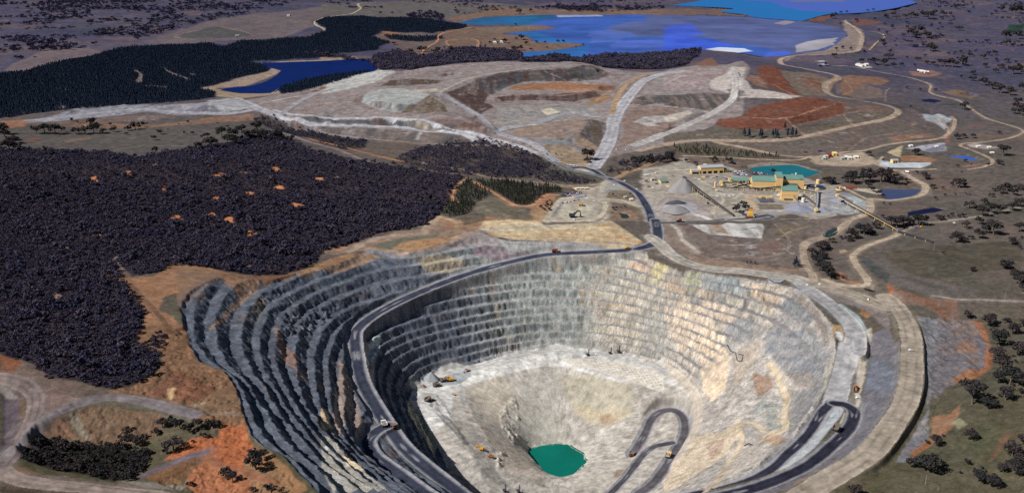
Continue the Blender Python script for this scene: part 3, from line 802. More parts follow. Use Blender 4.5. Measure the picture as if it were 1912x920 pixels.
# --- left country
zone('A', [(0, 660), (140, 690), (560, 690), (1000, 670), (1400, 640), (1899, 720), (1899, 850), (1200, 870), (0, 850)], (94, 88, 88), c2=(80, 80, 76))
zone('A', [(340, 700), (520, 680), (840, 690), (1200, 650), (1400, 630), (1400, 665), (900, 705), (700, 712), (500, 705)], (156, 112, 88), c2=(124, 96, 88))
zone('A', [(0, 670), (140, 665), (140, 700), (0, 712)], (170, 112, 82))
zone('A', [(140, 775), (220, 762), (215, 780), (150, 785)], (140, 88, 72))
zone('A', [(360, 780), (500, 755), (500, 772), (380, 790)], (136, 104, 86))
zone('A', [(1200, 100), (1600, 60), (1800, 30), (1899, 60), (1740, 150), (1560, 215), (1240, 235), (990, 250), (800, 230), (960, 180)], (112, 100, 102), c2=(84, 84, 92))
zone('A', [(980, 195), (1190, 150), (1400, 190), (1300, 215), (1050, 220)], (78, 82, 84), c2=(92, 84, 90))
zone('A', [(20, 390), (250, 280), (480, 260), (560, 290), (480, 320), (210, 375), (100, 400)], (112, 100, 104))
zone('B', [(0, 20), (600, 0), (1100, 30), (1250, 70), (900, 60), (680, 110), (480, 100), (170, 95), (0, 100)], (104, 98, 96), c2=(84, 84, 88))
zone('B', [(680, 105), (850, 75), (960, 40), (1250, 60), (1899, 50), (1899, 84), (1300, 85), (900, 95), (760, 128)], (134, 106, 92), c2=(150, 108, 84))
zone('B', [(640, 185), (820, 150), (1200, 145), (1320, 155), (1180, 176), (1010, 185), (1000, 195), (1180, 210), (1200, 235), (1400, 238), (1455, 252), (1270, 282), (1110, 290), (900, 270), (720, 290), (680, 230)], (146, 110, 90), c2=(104, 92, 86), mott=0.8)
zone('B', [(850, 150), (1180, 146), (1100, 172), (880, 190)], (120, 104, 94))
zone('B', [(280, 205), (330, 170), (480, 182), (680, 200), (700, 270), (560, 320), (440, 280), (380, 240)], (106, 94, 92), c2=(130, 100, 86))
zone('B', [(330, 172), (400, 170), (470, 190), (480, 203), (350, 195)], (172, 118, 86))
zone('B', [(0, 318), (200, 315), (330, 385), (285, 405), (200, 335), (0, 335)], (168, 142, 122))
zone('A', [(1070, 490), (1280, 445), (1480, 395), (1500, 380), (1340, 340), (1430, 345), (1899, 325), (1899, 345), (1450, 360), (1560, 392), (1545, 412), (1420, 455), (1250, 500), (1120, 505)], (178, 150, 128))
zone('A', [(1200, 505), (1340, 520), (1540, 490), (1560, 520), (1300, 545), (1200, 540)], (156, 138, 118))
# --- bush floor on the hill, pines
BUSH = [('A', (-60, 835)), ('A', (120, 825)), ('A', (300, 835)), ('A', (640, 850)), ('A', (740, 872)), ('A', (900, 855)), ('A', (1000, 830)), ('A', (1250, 790)), ('A', (1400, 745)), ('A', (1560, 745)), ('A', (1640, 790)), ('A', (1720, 830)), ('E', (200, 0)), ('E', (450, 40)), ('E', (800, 90)), ('E', (740, 160)), ('E', (700, 235)), ('E', (650, 300)), ('E', (590, 350)), ('E', (480, 380)), ('E', (330, 400)), ('E', (100, 480)), ('E', (0, 500)), ('K', (1100, 190)), ('K', (940, 275)), ('K', (830, 305)), ('K', (600, 305)), ('K', (350, 272)), ('K', (120, 240)), ('D', (950, 575)), ('D', (850, 620)), ('D', (740, 640)), ('D', (690, 600)), ('D', (640, 560)), ('D', (660, 640)), ('D', (720, 740)), ('D', (810, 830)), ('D', (780, 920)), ('H', (770, 110)), ('H', (900, 40)), ('H', (915, 70)), ('H', (880, 140)), ('H', (890, 210)), ('H', (850, 265)), ('H', (760, 310)), ('H', (640, 345)), ('H', (540, 328)), ('H', (400, 290)), ('H', (260, 288)), ('H', (140, 190)), ('H', (0, 150)), ('H', (-120, 120))]
BUSHPX = np.array([px(t, [p])[0] for t, p in BUSH])
BUSHPOLY = ground(BUSHPX)
PINE1 = g('A', [(-80, 425), (0, 410), (130, 400), (210, 375), (480, 320), (600, 290), (660, 275), (1150, 250), (1240, 262), (1340, 240), (1560, 225), (1720, 208), (1795, 182), (1810, 165), (1750, 130), (1800, 104), (1899, 97), (2000, 96), (2120, 112), (2260, 102), (2420, 116), (2590, 146), (2400, 190), (2260, 180), (2110, 172), (2040, 207), (2160, 240), (2100, 255), (2090, 275), (1950, 290), (1750, 322), (1450, 330), (1340, 336), (1430, 358), (1500, 382), (1480, 396), (1300, 432), (1080, 490), (1190, 520), (1190, 545), (1000, 565), (700, 582), (400, 607), (200, 627), (0, 655), (-80, 665)])
PINE2 = g('A', [(1552, 488), (1700, 452), (1899, 422), (2060, 402), (1899, 440), (1700, 500), (1560, 525)])
PINE3 = g('B', [(340, 205), (420, 203), (520, 212), (650, 207), (685, 215), (600, 228), (480, 232), (380, 222)])
PINEBARE = [g('A', [(700, 388), (760, 392), (795, 420), (790, 465), (760, 470), (745, 455), (770, 420), (740, 398)]), g('A', [(875, 348), (930, 395), (1060, 440), (1040, 446), (920, 405)]), g('A', [(280, 480), (380, 494), (370, 504), (300, 494)]), g('A', [(790, 475), (930, 480), (930, 492), (800, 484)]), g('A', [(1040, 405), (1085, 410), (1060, 428)]), g('A', [(320, 590), (350, 588), (378, 606), (330, 602)])]
BUSH2 = g('B', [(-150, 300), (0, 300), (250, 330), (330, 300), (430, 285), (560, 320), (620, 300), (800, 262), (1000, 275), (1110, 292), (1122, 326), (900, 346), (760, 352), (500, 387), (360, 390), (260, 335), (0, 316)])
BUSH3 = g('B', [(1090, 342), (1130, 326), (1300, 312), (1430, 328), (1560, 300), (1899, 296), (2060, 275), (2110, 275), (2080, 310), (2030, 350), (1960, 375), (1899, 382), (1560, 372), (1430, 347), (1280, 345)])
HILLWOOD = g('B', [(430, 860), (520, 830), (600, 812), (700, 790), (800, 784), (1000, 792), (1080, 820), (1180, 862), (1270, 905), (1250, 945), (1100, 990), (900, 980), (600, 945), (420, 900)])
YOUNGPINE = g('E', [(720, 215), (760, 150), (805, 105), (870, 135), (940, 185), (900, 210), (850, 240), (820, 290), (700, 320), (655, 290)])
YOUNGPINE2 = g('E', [(850, 108), (930, 120), (1000, 112), (1150, 128), (1330, 150), (1335, 178), (1240, 180), (1165, 248), (1085, 243), (1030, 215), (960, 172), (905, 148)])
CREEKWOOD = g('A', [(1420, 650), (1500, 632), (1600, 680), (1760, 735), (1899, 770), (2030, 780), (2030, 820), (1899, 830), (1700, 760), (1560, 735), (1400, 660)])
LOWWOOD = g('H', [(80, 690), (170, 620), (230, 610), (330, 640), (500, 650), (660, 655), (760, 690), (820, 690), (830, 720), (800, 790), (750, 820), (690, 855), (600, 850), (480, 820), (340, 800), (200, 760), (100, 720)])
for W, c in ((BUSHPOLY, (58, 50, 58)), (PINE1, (46, 50, 66)), (PINE2, (46, 50, 62)), (PINE3, (46, 50, 66)), (BUSH2, (60, 52, 62)), (BUSH3, (60, 52, 62)), (HILLWOOD, (78, 70, 70)), (YOUNGPINE, (74, 72, 66)), (YOUNGPINE2, (78, 72, 66)), (CREEKWOOD, (66, 60, 62)), (LOWWOOD, (52, 46, 46))):
    m = inside(W, 5)
    mixc(blur(m.astype(np.float32), 2), lin(c), 0.92)
CLEARINGS = []
for (cx, cy, rx, ry) in [(520, 105, 26, 20), (710, 68, 30, 12), (1225, 82, 42, 10), (1360, 70, 26, 6), (1520, 48, 34, 11), (1770, 100, 26, 8), (1545, 146, 30, 10), (1380, 182, 36, 9), (1200, 214, 26, 12), (1185, 157, 9, 6), (1640, 246, 46, 12), (980, 318, 30, 12), (1175, 297, 22, 9), (1262, 328, 36, 16), (1390, 402, 30, 15), (1860, 90, 20, 5), (540, 412, 26, 8), (1600, 335, 24, 6), (640, 545, 16, 24), (660, 590, 12, 20), (370, 480, 14, 6), (1380, 590, 14, 16), (910, 160, 12, 22), (1090, 500, 16, 5), (150, 690, 20, 10), (860, 20, 20, 6), (310, 750, 26, 16)]:
    a = np.linspace(0, 2 * math.pi, 14, endpoint=False)
    rr = 1 + 0.25 * np.sin(3 * a + cx)
    W = g('D', np.stack([cx + rx * rr * np.cos(a), cy + ry * rr * np.sin(a)], 1))
    CLEARINGS.append(W)
    hot = cy < 420 and ry > 7
    m = inside(W, 3)
    mixc(blur(m.astype(np.float32), 1), lin((196, 132, 92) if hot else (140, 116, 108)), 0.9)
for W in PINEBARE:
    mixc(blur(inside(W, 3).astype(np.float32), 1), lin((126, 114, 112)), 0.9)
# --- orange slopes left of the pit
zone('D', [(570, 625), (690, 640), (740, 650), (850, 640), (950, 575), (1000, 565), (1150, 590), (1250, 620), (1400, 640), (1540, 640), (1640, 620), (1899, 520), (1899, 575), (1700, 640), (1540, 650), (1300, 690), (1100, 700), (900, 760), (880, 830), (960, 860), (1000, 930), (780, 930), (810, 830), (720, 740), (690, 680)], (186, 126, 86), 0.92, c2=(150, 108, 82))
zone('D', [(640, 525), (665, 560), (690, 610), (670, 605), (640, 560)], (150, 132, 128))
zone('H', [(770, 0), (1060, 0), (1080, 180), (1250, 240), (1310, 330), (1340, 450), (1380, 560), (1390, 620), (1200, 560), (1000, 480), (850, 420), (640, 380), (560, 350), (640, 350), (760, 310), (880, 240), (900, 150), (860, 130), (770, 130)], (158, 110, 76), 0.92, c2=(128, 92, 68))
zone('H', [(960, 240), (1060, 260), (1180, 340), (1150, 390), (1000, 400), (820, 370), (900, 300)], (150, 92, 66), c2=(124, 82, 64), mott=0.6)
zone('H', [(925, 330), (970, 335), (960, 400), (925, 400)], (206, 176, 136), 0.6, soft=8)
zone('H', [(820, 345), (850, 350), (840, 370), (820, 368)], (200, 120, 100), 0.8, soft=2)
zone('H', [(1060, 430), (1140, 402), (1150, 408), (1080, 440)], (200, 190, 170), 0.9, soft=1)
zone('H', [(960, 440), (1090, 480), (1340, 495), (1340, 470), (1180, 460), (1020, 420)], (138, 118, 104), 0.8)
zone('H', [(1000, 420), (1300, 340), (1330, 440), (1200, 480)], (148, 112, 82), 0.7)
zone('H', [(0, 150), (130, 190), (140, 235), (60, 265), (0, 260)], (156, 88, 56), c2=(120, 80, 62))
zone('H', [(130, 190), (210, 210), (260, 270), (400, 295), (560, 340), (640, 385), (470, 400), (330, 460), (200, 540), (240, 420), (150, 300), (60, 270)], (106, 92, 86), c2=(128, 100, 92))
zone('H', [(250, 360), (330, 370), (440, 400), (380, 440), (290, 470), (230, 480)], (142, 112, 104))
zone('H', [(0, 300), (90, 340), (170, 400), (150, 520), (60, 650), (0, 740)], (84, 74, 84), c2=(104, 96, 96))
zone('H', [(100, 390), (160, 400), (165, 470), (110, 530)], (108, 82, 62))
zone('H', [(0, 320), (60, 340), (110, 400), (60, 400), (0, 360)], (132, 126, 120))
zone('H', [(330, 480), (480, 440), (640, 440), (870, 470), (930, 500), (880, 560), (860, 610), (660, 660), (480, 640), (330, 600), (200, 610), (240, 540)], (140, 106, 80), 0.92, c2=(118, 96, 80), mott=0.6)
zone('H', [(380, 480), (430, 480), (470, 570), (510, 630), (450, 610), (400, 540)], (142, 134, 120), 0.85)
zone('H', [(270, 540), (340, 500), (380, 560), (430, 610), (360, 610), (290, 590)], (156, 108, 82), 0.85)
VIVID[0] = 0.79
zone('H', [(1230, 530), (1340, 540), (1390, 620), (1400, 680), (1350, 760), (1400, 820), (1200, 760), (1160, 700), (900, 740), (960, 690), (1060, 610), (1200, 600)], (206, 112, 64), 0.95, c2=(180, 98, 60))
zone('H', [(1060, 790), (1170, 700), (1230, 770), (1380, 830), (1480, 880), (1300, 920), (1100, 915), (1030, 860)], (194, 112, 70), 0.95, c2=(174, 110, 74))
zone('H', [(790, 830), (960, 760), (1130, 700), (1060, 790), (1000, 860), (880, 860)], (146, 98, 62), 0.92, c2=(110, 84, 62))
zone('H', [(1400, 650), (1500, 700), (1600, 790), (1700, 890), (1660, 930), (1450, 930), (1350, 800)], (176, 126, 84), 0.92, c2=(140, 110, 80))
VIVID[0] = 0.72
zone('H', [(640, 850), (860, 860), (1040, 870), (1010, 895), (800, 890)], (128, 120, 114), 0.85)
zone('H', [(40, 770), (140, 780), (260, 820), (200, 850), (80, 820)], (150, 108, 76), 0.85)
zone('H', [(150, 800), (420, 830), (640, 860), (800, 890), (600, 890), (300, 850)], (108, 98, 90), 0.85)
zone('H', [(0, 860), (200, 880), (500, 905), (800, 940), (0, 940)], (84, 66, 58), 0.85)
# --- apron between bush and pit, top left
zone('U', [(0, 830), (330, 810), (640, 720), (900, 650), (1200, 620), (1400, 480), (1903, 560), (1903, 640), (1500, 780), (1180, 860), (800, 880), (400, 870), (200, 920), (0, 920)], (158, 128, 108), 0.9, c2=(180, 136, 100))
zone('U', [(600, 830), (850, 740), (1100, 710), (1390, 680), (1380, 720), (1100, 745), (950, 800), (830, 865)], (104, 104, 94), 0.9)
zone('U', [(850, 850), (950, 790), (1100, 755), (1400, 735), (1500, 720), (1480, 790), (1300, 840), (1030, 890)], (192, 142, 96), 0.92, c2=(176, 120, 80))
zone('U', [(1500, 740), (1600, 690), (1780, 655), (1800, 690), (1600, 740)], (208, 164, 112), 0.9)
zone('U', [(110, 830), (240, 825), (280, 840), (180, 900)], (196, 134, 96), 0.9)
zone('E', [(640, 340), (720, 330), (900, 310), (1200, 320), (1180, 345), (900, 360), (700, 380)], (176, 122, 88), 0.85, c2=(150, 124, 96))
zone('V', [(960, 640), (1060, 650), (1450, 720), (1560, 905), (1000, 910), (880, 860)], (138, 124, 114), 0.8, c2=(120, 108, 98))
zone('E', [(900, 335), (1190, 330), (1240, 360), (1540, 345), (1600, 330), (1700, 400), (1780, 450), (1700, 490), (1400, 450), (1100, 440), (960, 420), (880, 370)], (206, 188, 154), 0.85, c2=(186, 152, 118), mott=0.7)
zone('E', [(1160, 255), (1260, 215), (1300, 240), (1240, 340), (1170, 330), (1150, 290)], (196, 150, 108), 0.9, c2=(170, 118, 84))
zone('E', [(860, 240), (900, 195), (960, 200), (1080, 250), (1160, 290), (1170, 325), (1000, 325), (860, 290)], (110, 104, 92), 0.9, c2=(122, 108, 92))
zone('E', [(760, 300), (900, 290), (910, 330), (780, 360)], (92, 86, 78), 0.8, c2=(120, 96, 80))
zone('E', [(1180, 240), (1250, 180), (1310, 190), (1300, 215), (1200, 250)], (196, 126, 92), 0.9)
# --- plant apron
zone('V', [(120, 900), (340, 590), (700, 480), (880, 400), (960, 330), (1200, 420), (1390, 520), (1500, 700), (1600, 905), (1500, 915), (1440, 720), (960, 640), (960, 740), (800, 900), (300, 915)], (176, 166, 152), 0.92, c2=(154, 146, 138), lab=4)
zone('V', [(330, 560), (480, 490), (620, 520), (700, 560), (520, 580), (400, 585)], (92, 92, 100), 0.92, lab=4, soft=1)
zone('V', [(340, 640), (230, 800), (220, 850), (260, 840), (330, 740), (380, 650)], (120, 122, 128), 0.9, lab=4, soft=1)
zone('V', [(380, 690), (780, 660), (820, 700), (740, 860), (400, 880), (300, 850)], (188, 182, 164), 0.9, c2=(168, 160, 146), lab=4)
zone('V', [(450, 540), (680, 505), (750, 580), (600, 600)], (150, 142, 134), 0.85)
zone('V', [(480, 430), (760, 440), (800, 460), (740, 490), (560, 490)], (196, 184, 164), 0.9, lab=4)
zone('V', [(960, 400), (1060, 390), (1240, 460), (1000, 500), (940, 560), (940, 470)], (150, 152, 152), 0.85, lab=4)
zone('V', [(980, 560), (1000, 480), (1240, 480), (1380, 530), (1400, 600), (1340, 640), (1000, 590)], (134, 120, 106), 0.9, c2=(96, 88, 80))
zone('V', [(1040, 660), (1250, 670), (1400, 720), (1450, 800), (1470, 900), (1060, 900), (1010, 800)], (128, 108, 92), 0.9, c2=(160, 128, 104))
zone('V', [(1160, 780), (1300, 760), (1380, 820), (1340, 880), (1180, 900), (1120, 850)], (170, 130, 106), 0.9)
zone('V', [(1100, 160), (1300, 30), (1900, 0), (1900, 120), (1500, 180), (1250, 300), (1050, 290), (900, 220)], (104, 94, 86), 0.9, c2=(84, 80, 76))
zone('V', [(1050, 310), (1200, 230), (1330, 190), (1500, 130), (1700, 60), (1760, 70), (1550, 150), (1300, 240), (1150, 320)], (190, 142, 104), 0.85, c2=(128, 104, 92))
zone('V', [(170, 40), (620, 10), (820, 30), (730, 180), (600, 150), (420, 130)], (176, 150, 124), 0.9, c2=(140, 118, 100))
zone('V', [(430, 180), (580, 170), (720, 190), (840, 280), (700, 235)], (184, 174, 158), 0.9)
PL = (178, 170, 158)
zone('F', [(0, 240), (160, 215), (320, 190), (420, 130), (560, 220), (820, 210), (1060, 290), (1060, 320), (1280, 330), (1590, 340), (1880, 400), (1912, 430), (1912, 700), (1700, 740), (1400, 680), (1300, 720), (1000, 760), (760, 745), (150, 775), (60, 560), (0, 470)], PL, 0.85, c2=(138, 130, 124), lab=4, mott=0.75, soft=16, edge=6)
zone('F', [(100, 560), (200, 520), (420, 500), (560, 560), (680, 680), (690, 740), (400, 750), (160, 740), (110, 640)], (164, 154, 152), 0.9, c2=(140, 124, 116), mott=0.6)
zone('F', [(200, 590), (330, 550), (480, 570), (560, 620), (520, 680), (330, 690), (220, 650)], (166, 166, 172), 0.85)
zone('F', [(480, 680), (560, 690), (680, 735), (700, 748), (640, 745), (500, 695)], (214, 212, 208), 0.9, soft=1)
zone('F', [(880, 255), (1010, 262), (1070, 300), (1250, 290), (1480, 305), (1400, 318), (1080, 320), (920, 310)], (120, 120, 130), 0.9)
zone('F', [(960, 230), (1010, 240), (1090, 320), (1050, 315)], (108, 108, 116), 0.9, soft=1)
zone('F', [(480, 130), (700, 140), (1000, 180), (1060, 220), (860, 210), (560, 200)], (120, 106, 96), 0.85)
zone('F', [(300, 0), (760, 0), (1100, 60), (1400, 100), (1480, 130), (1000, 135), (460, 110), (280, 80)], (94, 88, 78), 0.9)
zone('F', [(1050, 200), (1300, 165), (1500, 180), (1780, 270), (1600, 335), (1720, 300), (1760, 272), (1560, 212), (1490, 200), (1300, 205), (1130, 220), (1060, 245)], (150, 140, 128), 0.8)
zone('F', [(1060, 246), (1130, 220), (1300, 206), (1490, 200), (1565, 213), (1560, 224), (1300, 219), (1140, 236)], (208, 212, 220), 0.9, soft=0.5)
zone('F', [(1620, 330), (1790, 275), (1912, 270), (1912, 340), (1750, 340)], (104, 94, 84), 0.85)
zone('F', [(1120, 510), (1260, 505), (1320, 570), (1170, 580)], (90, 90, 108), 0.95, soft=0.5)
zone('F', [(1000, 490), (1060, 490), (1160, 650), (1090, 640)], (190, 166, 138), 0.85, soft=1)
zone('F', [(1140, 585), (1380, 590), (1400, 640), (1160, 645)], (122, 110, 96), 0.9)
zone('F', [(1170, 645), (1380, 645), (1385, 668), (1180, 668)], (170, 170, 176), 0.9, soft=1)
zone('F', [(1400, 600), (1500, 580), (1680, 560), (1700, 680), (1600, 700), (1420, 680)], (150, 150, 162), 0.92, lab=4)
zone('F', [(1700, 480), (1912, 440), (1912, 700), (1740, 690)], (158, 156, 160), 0.9, lab=4)
zone('L', [(850, 560), (960, 500), (1060, 510), (1200, 590), (1240, 630), (1200, 690), (1000, 720), (860, 700)], (146, 146, 152), 0.9, c2=(168, 174, 172))
zone('L', [(1000, 540), (1120, 540), (1180, 590), (1080, 620), (1000, 590)], (170, 176, 174), 0.85)
zone('G', [(1140, 150), (1200, 180), (1120, 175), (1000, 150), (990, 140)], (190, 178, 160), 0.85)
zone('G', [(120, 338), (250, 395), (380, 405), (520, 412), (530, 360), (520, 335), (330, 330), (300, 345), (200, 338)], (204, 202, 200), 0.92, lab=3, soft=2)
zone('G', [(230, 345), (300, 335), (340, 380), (380, 400), (280, 385)], (150, 128, 112), 0.9, lab=3)
zone('G', [(40, 345), (120, 340), (250, 398), (380, 408), (520, 412), (580, 330), (700, 320), (800, 310), (960, 305), (980, 318), (900, 385), (760, 430), (738, 460), (745, 560), (700, 575), (400, 530), (250, 510), (150, 470), (90, 420)], (130, 110, 104), 0.92, c2=(112, 104, 98), lab=3, mott=0.7)
zone('G', [(390, 410), (480, 412), (490, 500), (400, 490)], (100, 92, 90), 0.8, lab=3, soft=1)
zone('G', [(490, 440), (620, 420), (640, 480), (520, 510)], (138, 108, 100), 0.8, lab=3)
zone('G', [(580, 360), (700, 330), (760, 350), (680, 400), (600, 410)], (118, 108, 92), 0.8, lab=3)
zone('M', [(350, 150), (460, 180), (640, 200), (760, 225), (900, 250), (1080, 258), (1230, 268), (1200, 292), (1000, 285), (760, 262), (600, 250), (460, 225), (370, 180)], (200, 134, 84), 0.95, c2=(168, 120, 88), soft=2, mott=0.5)
zone('G', [(0, 330), (60, 338), (100, 420), (160, 480), (260, 520), (420, 540), (700, 582), (745, 560), (745, 605), (400, 585), (150, 535), (40, 450), (0, 410)], (138, 122, 112), 0.85, c2=(120, 106, 98))
zone('G', [(880, 310), (1000, 300), (1060, 290), (960, 340), (900, 385), (760, 430), (738, 465), (680, 440), (780, 400)], (124, 110, 106), 0.85, c2=(106, 100, 98))
# --- paddocks right
zone('G', [(1180, 485), (1320, 470), (1600, 440), (1899, 420), (1899, 560), (1600, 610), (1400, 640), (1200, 560)], (82, 78, 70), 0.85, c2=(96, 84, 72))
zone('G', [(930, 480), (960, 470), (975, 485), (940, 496)], (170, 150, 124), 0.8, soft=2)
zone('G', [(1060, 500), (1180, 500), (1300, 600), (1480, 640), (1700, 720), (1400, 720), (1200, 640), (1080, 560)], (98, 92, 90), 0.8)
zone('M', [(1670, 150), (1760, 170), (1912, 290), (1912, 380), (1830, 320), (1720, 230)], (78, 80, 80), 0.85)
zone('M', [(1490, 270), (1560, 290), (1700, 370), (1680, 385), (1560, 350), (1500, 320)], (170, 116, 84), 0.85)
zone('S', [(0, 100), (60, 130), (150, 160), (270, 170), (270, 250), (210, 245), (150, 190), (30, 175), (0, 160)], (156, 100, 74), 0.7, c2=(110, 98, 94), mott=0.8)
zone('S', [(0, 100), (25, 120), (15, 155), (0, 150)], (190, 110, 72), 0.9)
zone('S', [(100, 230), (200, 240), (220, 270), (180, 350), (190, 480), (160, 560), (150, 700), (60, 800), (20, 800), (150, 600), (140, 420), (130, 300)], (118, 118, 124), 0.92, c2=(138, 130, 126))
zone('S', [(190, 250), (330, 245), (380, 290), (400, 360), (380, 430), (290, 470), (220, 510), (180, 560), (160, 480), (180, 350)], (110, 106, 112), 0.92, c2=(144, 112, 92), mott=0.6)
zone('S', [(320, 245), (365, 255), (390, 300), (405, 380), (400, 440), (370, 440), (385, 340), (350, 280)], (178, 104, 66), 0.85)
zone('S', [(265, 330), (330, 330), (360, 370), (280, 370)], (156, 110, 82), 0.7)
zone('S', [(240, 480), (300, 440), (400, 430), (370, 460), (280, 500)], (168, 104, 64), 0.85)
zone('S', [(160, 690), (170, 620), (240, 610), (280, 570), (270, 640), (200, 700)], (176, 118, 82), 0.85, c2=(140, 116, 100))
zone('S', [(80, 760), (150, 700), (180, 720), (100, 780)], (180, 110, 72), 0.8)
zone('S', [(240, 640), (280, 625), (300, 650), (270, 668)], (150, 148, 124), 0.8)
zone('S', [(0, 830), (100, 820), (300, 830), (527, 850), (527, 920), (0, 920)], (94, 88, 74), 0.7)
zone('S', [(300, 700), (420, 640), (430, 740), (330, 780)], (82, 84, 64), 0.6)
zone('S', [(390, 800), (440, 700), (500, 680), (420, 780)], (146, 96, 70), 0.6)
# --- waste dump
DG, DB = (146, 138, 139), (122, 104, 99)
zone('B', [(-640, 575), (-340, 545), (-180, 515), (0, 465), (140, 405), (320, 395), (500, 385), (760, 355), (950, 340), (1150, 345), (1430, 348), (1560, 372), (1740, 395), (1899, 395), (2060, 365), (2250, 360), (2330, 340), (2380, 370), (2360, 420), (2330, 640), (1650, 860), (1450, 900), (1250, 880), (1100, 840), (900, 805), (500, 795), (200, 770), (-160, 700), (-260, 640), (-420, 600)], DG, 0.95, c2=DB, lab=3, mott=0.55)
zone('A', [(135, 680), (330, 635), (450, 598), (700, 580), (1150, 570), (1180, 560), (1230, 635), (1000, 640), (800, 622), (560, 650), (300, 672)], (128, 126, 136), 0.95, c2=(152, 152, 162), lab=3)
zone('A', [(480, 670), (580, 650), (800, 640), (980, 640), (880, 660), (700, 672)], (128, 104, 100), 0.85, lab=3)
zone('A', [(1150, 610), (1170, 570), (1250, 550), (1340, 545), (1400, 595), (1260, 630)], (166, 166, 172), 0.9, lab=3)
zone('B', [(0, 465), (140, 408), (260, 398), (415, 400), (300, 450), (150, 490), (0, 520)], (180, 180, 178), 0.92, lab=3)
zone('B', [(-50, 510), (20, 470), (20, 500), (-40, 515)], (130, 68, 50), 0.85)
zone('B', [(320, 470), (380, 440), (500, 432), (680, 445), (640, 462), (480, 475)], (86, 72, 64), 0.95, c2=(108, 80, 66), lab=3, soft=2)
zone('B', [(220, 570), (250, 520), (330, 500), (420, 488), (560, 518), (600, 530), (520, 575), (440, 625), (340, 610)], (166, 168, 166), 0.92, c2=(150, 154, 160), lab=3)
zone('B', [(440, 625), (480, 580), (600, 530), (680, 580), (700, 620), (560, 630)], (116, 102, 86), 0.95, c2=(94, 86, 80), lab=3, soft=2)
zone('B', [(500, 500), (640, 490), (640, 510), (540, 515)], (196, 186, 176), 0.7, lab=3)
zone('B', [(-150, 655), (0, 655), (440, 662), (560, 690), (620, 720), (400, 700), (0, 688), (-100, 672)], (90, 93, 98), 0.95, c2=(112, 108, 104), lab=3, soft=2)
zone('B', [(440, 665), (540, 668), (640, 720), (560, 715)], (166, 156, 140), 0.8, lab=3)
zone('B', [(0, 705), (340, 712), (650, 735), (820, 755), (900, 795), (500, 790), (230, 765), (0, 730)], (104, 95, 90), 0.95, c2=(88, 90, 94), lab=3, soft=2)
zone('B', [(560, 735), (545, 775), (520, 780), (540, 735)], (176, 174, 174), 0.7, lab=3)
zone('B', [(600, 660), (780, 660), (870, 710), (760, 715), (660, 690)], (132, 104, 98), 0.9, lab=3)
zone('B', [(690, 520), (800, 470), (870, 440), (900, 500), (930, 530), (900, 570), (960, 595), (880, 635), (760, 570)], (98, 70, 66), 0.95, c2=(84, 66, 64), lab=3, soft=2)
zone('B', [(850, 440), (1000, 405), (1150, 392), (1380, 378), (1500, 360), (1580, 405), (1540, 440), (1380, 450), (1130, 445), (1010, 490), (950, 530), (890, 500)], (86, 77, 76), 0.95, c2=(66, 70, 80), lab=3, mott=0.7, soft=2)
zone('B', [(1020, 425), (1130, 400), (1140, 440), (1060, 460), (1000, 500), (960, 500)], (88, 90, 98), 0.75, lab=3)
zone('B', [(1360, 385), (1420, 390), (1430, 430), (1370, 440)], (82, 84, 80), 0.75, lab=3)
zone('B', [(1030, 500), (1080, 475), (1200, 462), (1260, 480), (1230, 505), (1120, 505)], (176, 112, 72), 0.92, lab=3)
zone('B', [(1220, 465), (1300, 458), (1450, 465), (1600, 475), (1640, 490), (1500, 490), (1380, 500), (1260, 500)], (186, 116, 72), 0.92, c2=(164, 108, 78), lab=3)
zone('B', [(1300, 510), (1480, 490), (1540, 495), (1560, 530), (1400, 520)], (196, 140, 108), 0.85, lab=3)
zone('B', [(960, 545), (1060, 530), (1300, 528), (1500, 510), (1560, 530), (1400, 565), (1160, 560), (1000, 565)], (96, 68, 62), 0.95, c2=(80, 62, 66), lab=3, soft=2)
zone('B', [(1500, 545), (1580, 520), (1610, 540), (1540, 575), (1460, 570)], (170, 122, 78), 0.85, lab=3)
zone('B', [(980, 590), (1300, 575), (1500, 590), (1550, 640), (1450, 650), (1200, 690), (960, 690)], (140, 138, 138), 0.9, c2=(150, 140, 134), lab=3)
zone('B', [(1210, 605), (1270, 600), (1330, 620), (1250, 640)], (200, 192, 172), 0.85, lab=3, soft=2)
zone('B', [(1100, 690), (1300, 670), (1480, 650), (1450, 740), (1200, 760), (1050, 750)], (142, 124, 116), 0.85, c2=(160, 134, 100), lab=3)
zone('B', [(1410, 770), (1440, 740), (1560, 830), (1520, 855)], (168, 128, 84), 0.9, c2=(122, 110, 104), lab=3, soft=2)
zone('B', [(1440, 735), (1480, 655), (1590, 680), (1590, 780), (1560, 830)], (80, 74, 74), 0.95, c2=(118, 98, 74), lab=3, soft=2)
zone('B', [(1180, 780), (1380, 770), (1370, 800), (1250, 805)], (134, 138, 142), 0.85, lab=3)
zone('B', [(1160, 810), (1360, 805), (1430, 850), (1560, 865), (1500, 900), (1350, 900), (1250, 880)], (156, 138, 116), 0.9, c2=(120, 104, 90))
zone('O', [(1460, 340), (1520, 280), (1640, 250), (1912, 260), (1912, 360), (1700, 350), (1560, 370)], (102, 86, 78), 0.95, c2=(80, 84, 90), lab=3, soft=2)
zone('O', [(1400, 480), (1480, 380), (1912, 380), (1912, 640), (1640, 680), (1350, 780), (1400, 620)], (140, 120, 112), 0.9, c2=(122, 108, 104), lab=3)
zone('O', [(1500, 520), (1600, 470), (1800, 460), (1912, 470), (1912, 500), (1700, 540), (1780, 570), (1640, 560)], (178, 174, 172), 0.85, lab=3)
zone('C', [(240, 470), (250, 420), (330, 390), (360, 350), (440, 360), (420, 400), (470, 470), (740, 515), (640, 530), (400, 520), (360, 490)], (190, 182, 178), 0.92, c2=(178, 160, 152), lab=3)
